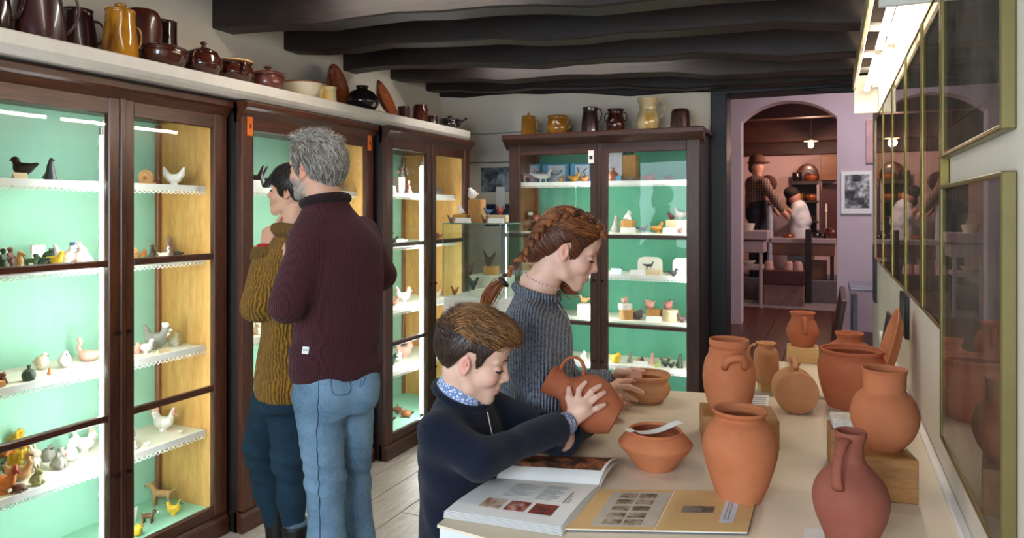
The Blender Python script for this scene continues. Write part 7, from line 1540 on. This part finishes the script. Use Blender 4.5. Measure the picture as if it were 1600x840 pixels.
lineW = [(-.13, -.08), (-.09, -.085), (-.05, -.075), (-.03, -.035), (-.012, .005), (.006, -.045), (.030, -.05), (.040, .0), (.055, .012), (.075, .016), (.12, .018)]
capW = haircap(hw_, .011, lineW, lambda c: c.ell(hw_.P(-.10, 0, -.02), np.array((.04, .045, .05))*hw_.s, hw_.R, .02))
cow = part(capW, 'hair', M_hair, wom, .005, lambda V: np.tile(np.array(lin('#15100e')), (len(V), 1)))
sW = seeds_of(cow.data, hw_, lambda q: q[:, 2] > -.1, 1100); strands('hair_locks', capW, sW, lambda q: np.stack([np.where(q[:, 0] > .0, .7, -.7), np.sign(q[:, 1])*.3, -np.ones(len(q))*np.where(q[:, 2] > .08, .15, .8)], 1), hw_, wom, .055, seg=6, w=.0016, lift=(0, .003), cols=('#0e0a09', '#33261f'), jitter=.15, seed=51)

# ------------------------------------------------------------------ mannequins of the far room
M_check, nt, b = newmat('checked_shirt'); v = coords(nt); w1 = wave(nt, v, 9, 0, 'Z'); w2 = wave(nt, v, 9, 0, 'X')
nt.links.new(mixc(nt, ramp(nt, w1, .55, .62), mixc(nt, ramp(nt, w2, .55, .62), lin('#3a1418'), lin('#8a7468')), lin('#7a6258')), b.inputs['Base Color']); b.inputs['Roughness'].default_value = .9
def mq(px, py, Y=10.5): return ony(px, py, Y)
mn = empty('mannequin', (mq(1184, 400)[0], 10.5, PZ)); tag(mn, 'standing mannequin in hat, checked shirt and long white apron in the far room', 'mannequin')
f = Fld(); f.ell(mq(1182, 260), (.10, .085, .12), k=.03).cone(mq(1183, 268), mq(1184, 282), .055, .06, k=.03).ell(mq(1189, 261), (.03, .02, .02), k=.02); M_wax = basic('wax_skin', '#c08a78', .6)
f.chain([mq(1222, 330, 10.30), mq(1229, 337, 10.28), mq(1232, 342, 10.27)], [.035, .038, .02], k=.02); f.chain([mq(1204, 315, 10.6), mq(1216, 334, 10.55)], [.03, .035], k=.02)
f.chain([mq(1195, 290, 10.36), mq(1209, 312, 10.32), mq(1222, 330, 10.30)], [.03, .03, .03], k=.02).chain([mq(1184, 282), mq(1184, 300)], [.06, .08], k=.02).chain([mq(1184, 300), mq(1195, 290, 10.36)], [.04, .03], k=.02).chain([mq(1184, 300), mq(1204, 315, 10.6)], [.04, .03], k=.02)
f.build('body', M_wax, mn, .014)
f = Fld(); f.cone(mq(1182, 290), mq(1181, 322), .15, .145, k=.05); f.cone(mq(1176, 286), mq(1194, 287, 10.4), .09, .085, k=.05); f.chain([mq(1194, 288, 10.36), mq(1210, 311, 10.32), mq(1222, 329, 10.30)], [.075, .06, .045], k=.03); f.chain([mq(1186, 290, 10.62), mq(1200, 312, 10.62), mq(1212, 328, 10.58)], [.07, .055, .045], k=.03); f.build('shirt', M_check, mn, .016)
f = Fld(); f.cone(mq(1182, 318), mq(1182, 335), .15, .15, k=.05); f.chain([mq(1180, 335, 10.44), (*mq(1178, 400, 10.44)[:2], PZ+.03)], [.095, .065], k=.03); f.chain([mq(1190, 335, 10.58), (*mq(1192, 400, 10.58)[:2], PZ+.03)], [.095, .065], k=.03); f.build('trousers', basic('dark_trousers', '#20222c', .9), mn, .018)
a0_, a1_ = mq(1199, 320, 10.34), mq(1209, 416, 10.34); wpart(MB().box((a0_[0], 10.28, a1_[2]), (a1_[0]-.01, 10.40, a0_[2]), .03), 'apron', basic('white_apron', '#cdd0dc', .85, var=.1), mn, True)
f = Fld(); f.ell(mq(1183, 249), (.115, .10, .075), k=.03).ell(mq(1185, 254), (.16, .13, .018), k=.02).ell(mq(1176, 262), (.06, .085, .08), k=.03); f.build('hat', basic('brown_felt', '#5a3a30', .9), mn, .014)
ws = empty('mannequin', (mq(1250, 350, 10.84)[0], 10.84, PZ)); tag(ws, 'seated mannequin in a white dress behind the bench table', 'mannequin')
f = Fld(); f.ell(mq(1241, 308, 10.84), (.085, .08, .105), k=.03).cone(mq(1243, 315, 10.84), mq(1247, 324, 10.84), .045, .05, k=.03).chain([mq(1247, 326, 10.84), mq(1238, 336, 10.74), mq(1233, 328, 10.70)], [.04, .035, .03], k=.02); f.build('body', M_wax, ws, .014)
f = Fld(); f.chain([mq(1248, 324, 10.84), mq(1250, 342, 10.84), (*mq(1251, 360, 10.84)[:2], PZ+.35)], [.11, .12, .17], k=.05); f.chain([mq(1246, 324, 10.76), mq(1239, 336, 10.74)], [.06, .05], k=.03).chain([mq(1256, 328, 10.84), mq(1262, 346, 10.8), mq(1252, 350, 10.74)], [.06, .05, .045], k=.03); f.cone((*mq(1251, 360, 10.84)[:2], PZ+.35), (*mq(1251, 360, 10.84)[:2], PZ+.05), .17, .19, k=.05); f.plane((0, 0, PZ+.003), (0, 0, -1)); f.build('dress', basic('white_dress', '#c9ccd6', .85, var=.12), ws, .016)
f = Fld(); f.ell(mq(1238, 304, 10.86), (.105, .10, .085), k=.03).ell(mq(1236, 300, 10.84), (.10, .105, .08), k=.03).ell(mq(1235, 316, 10.88), (.06, .06, .07), k=.03); f.build('hair', basic('dark_wig', '#241a1a', .8), ws, .014)
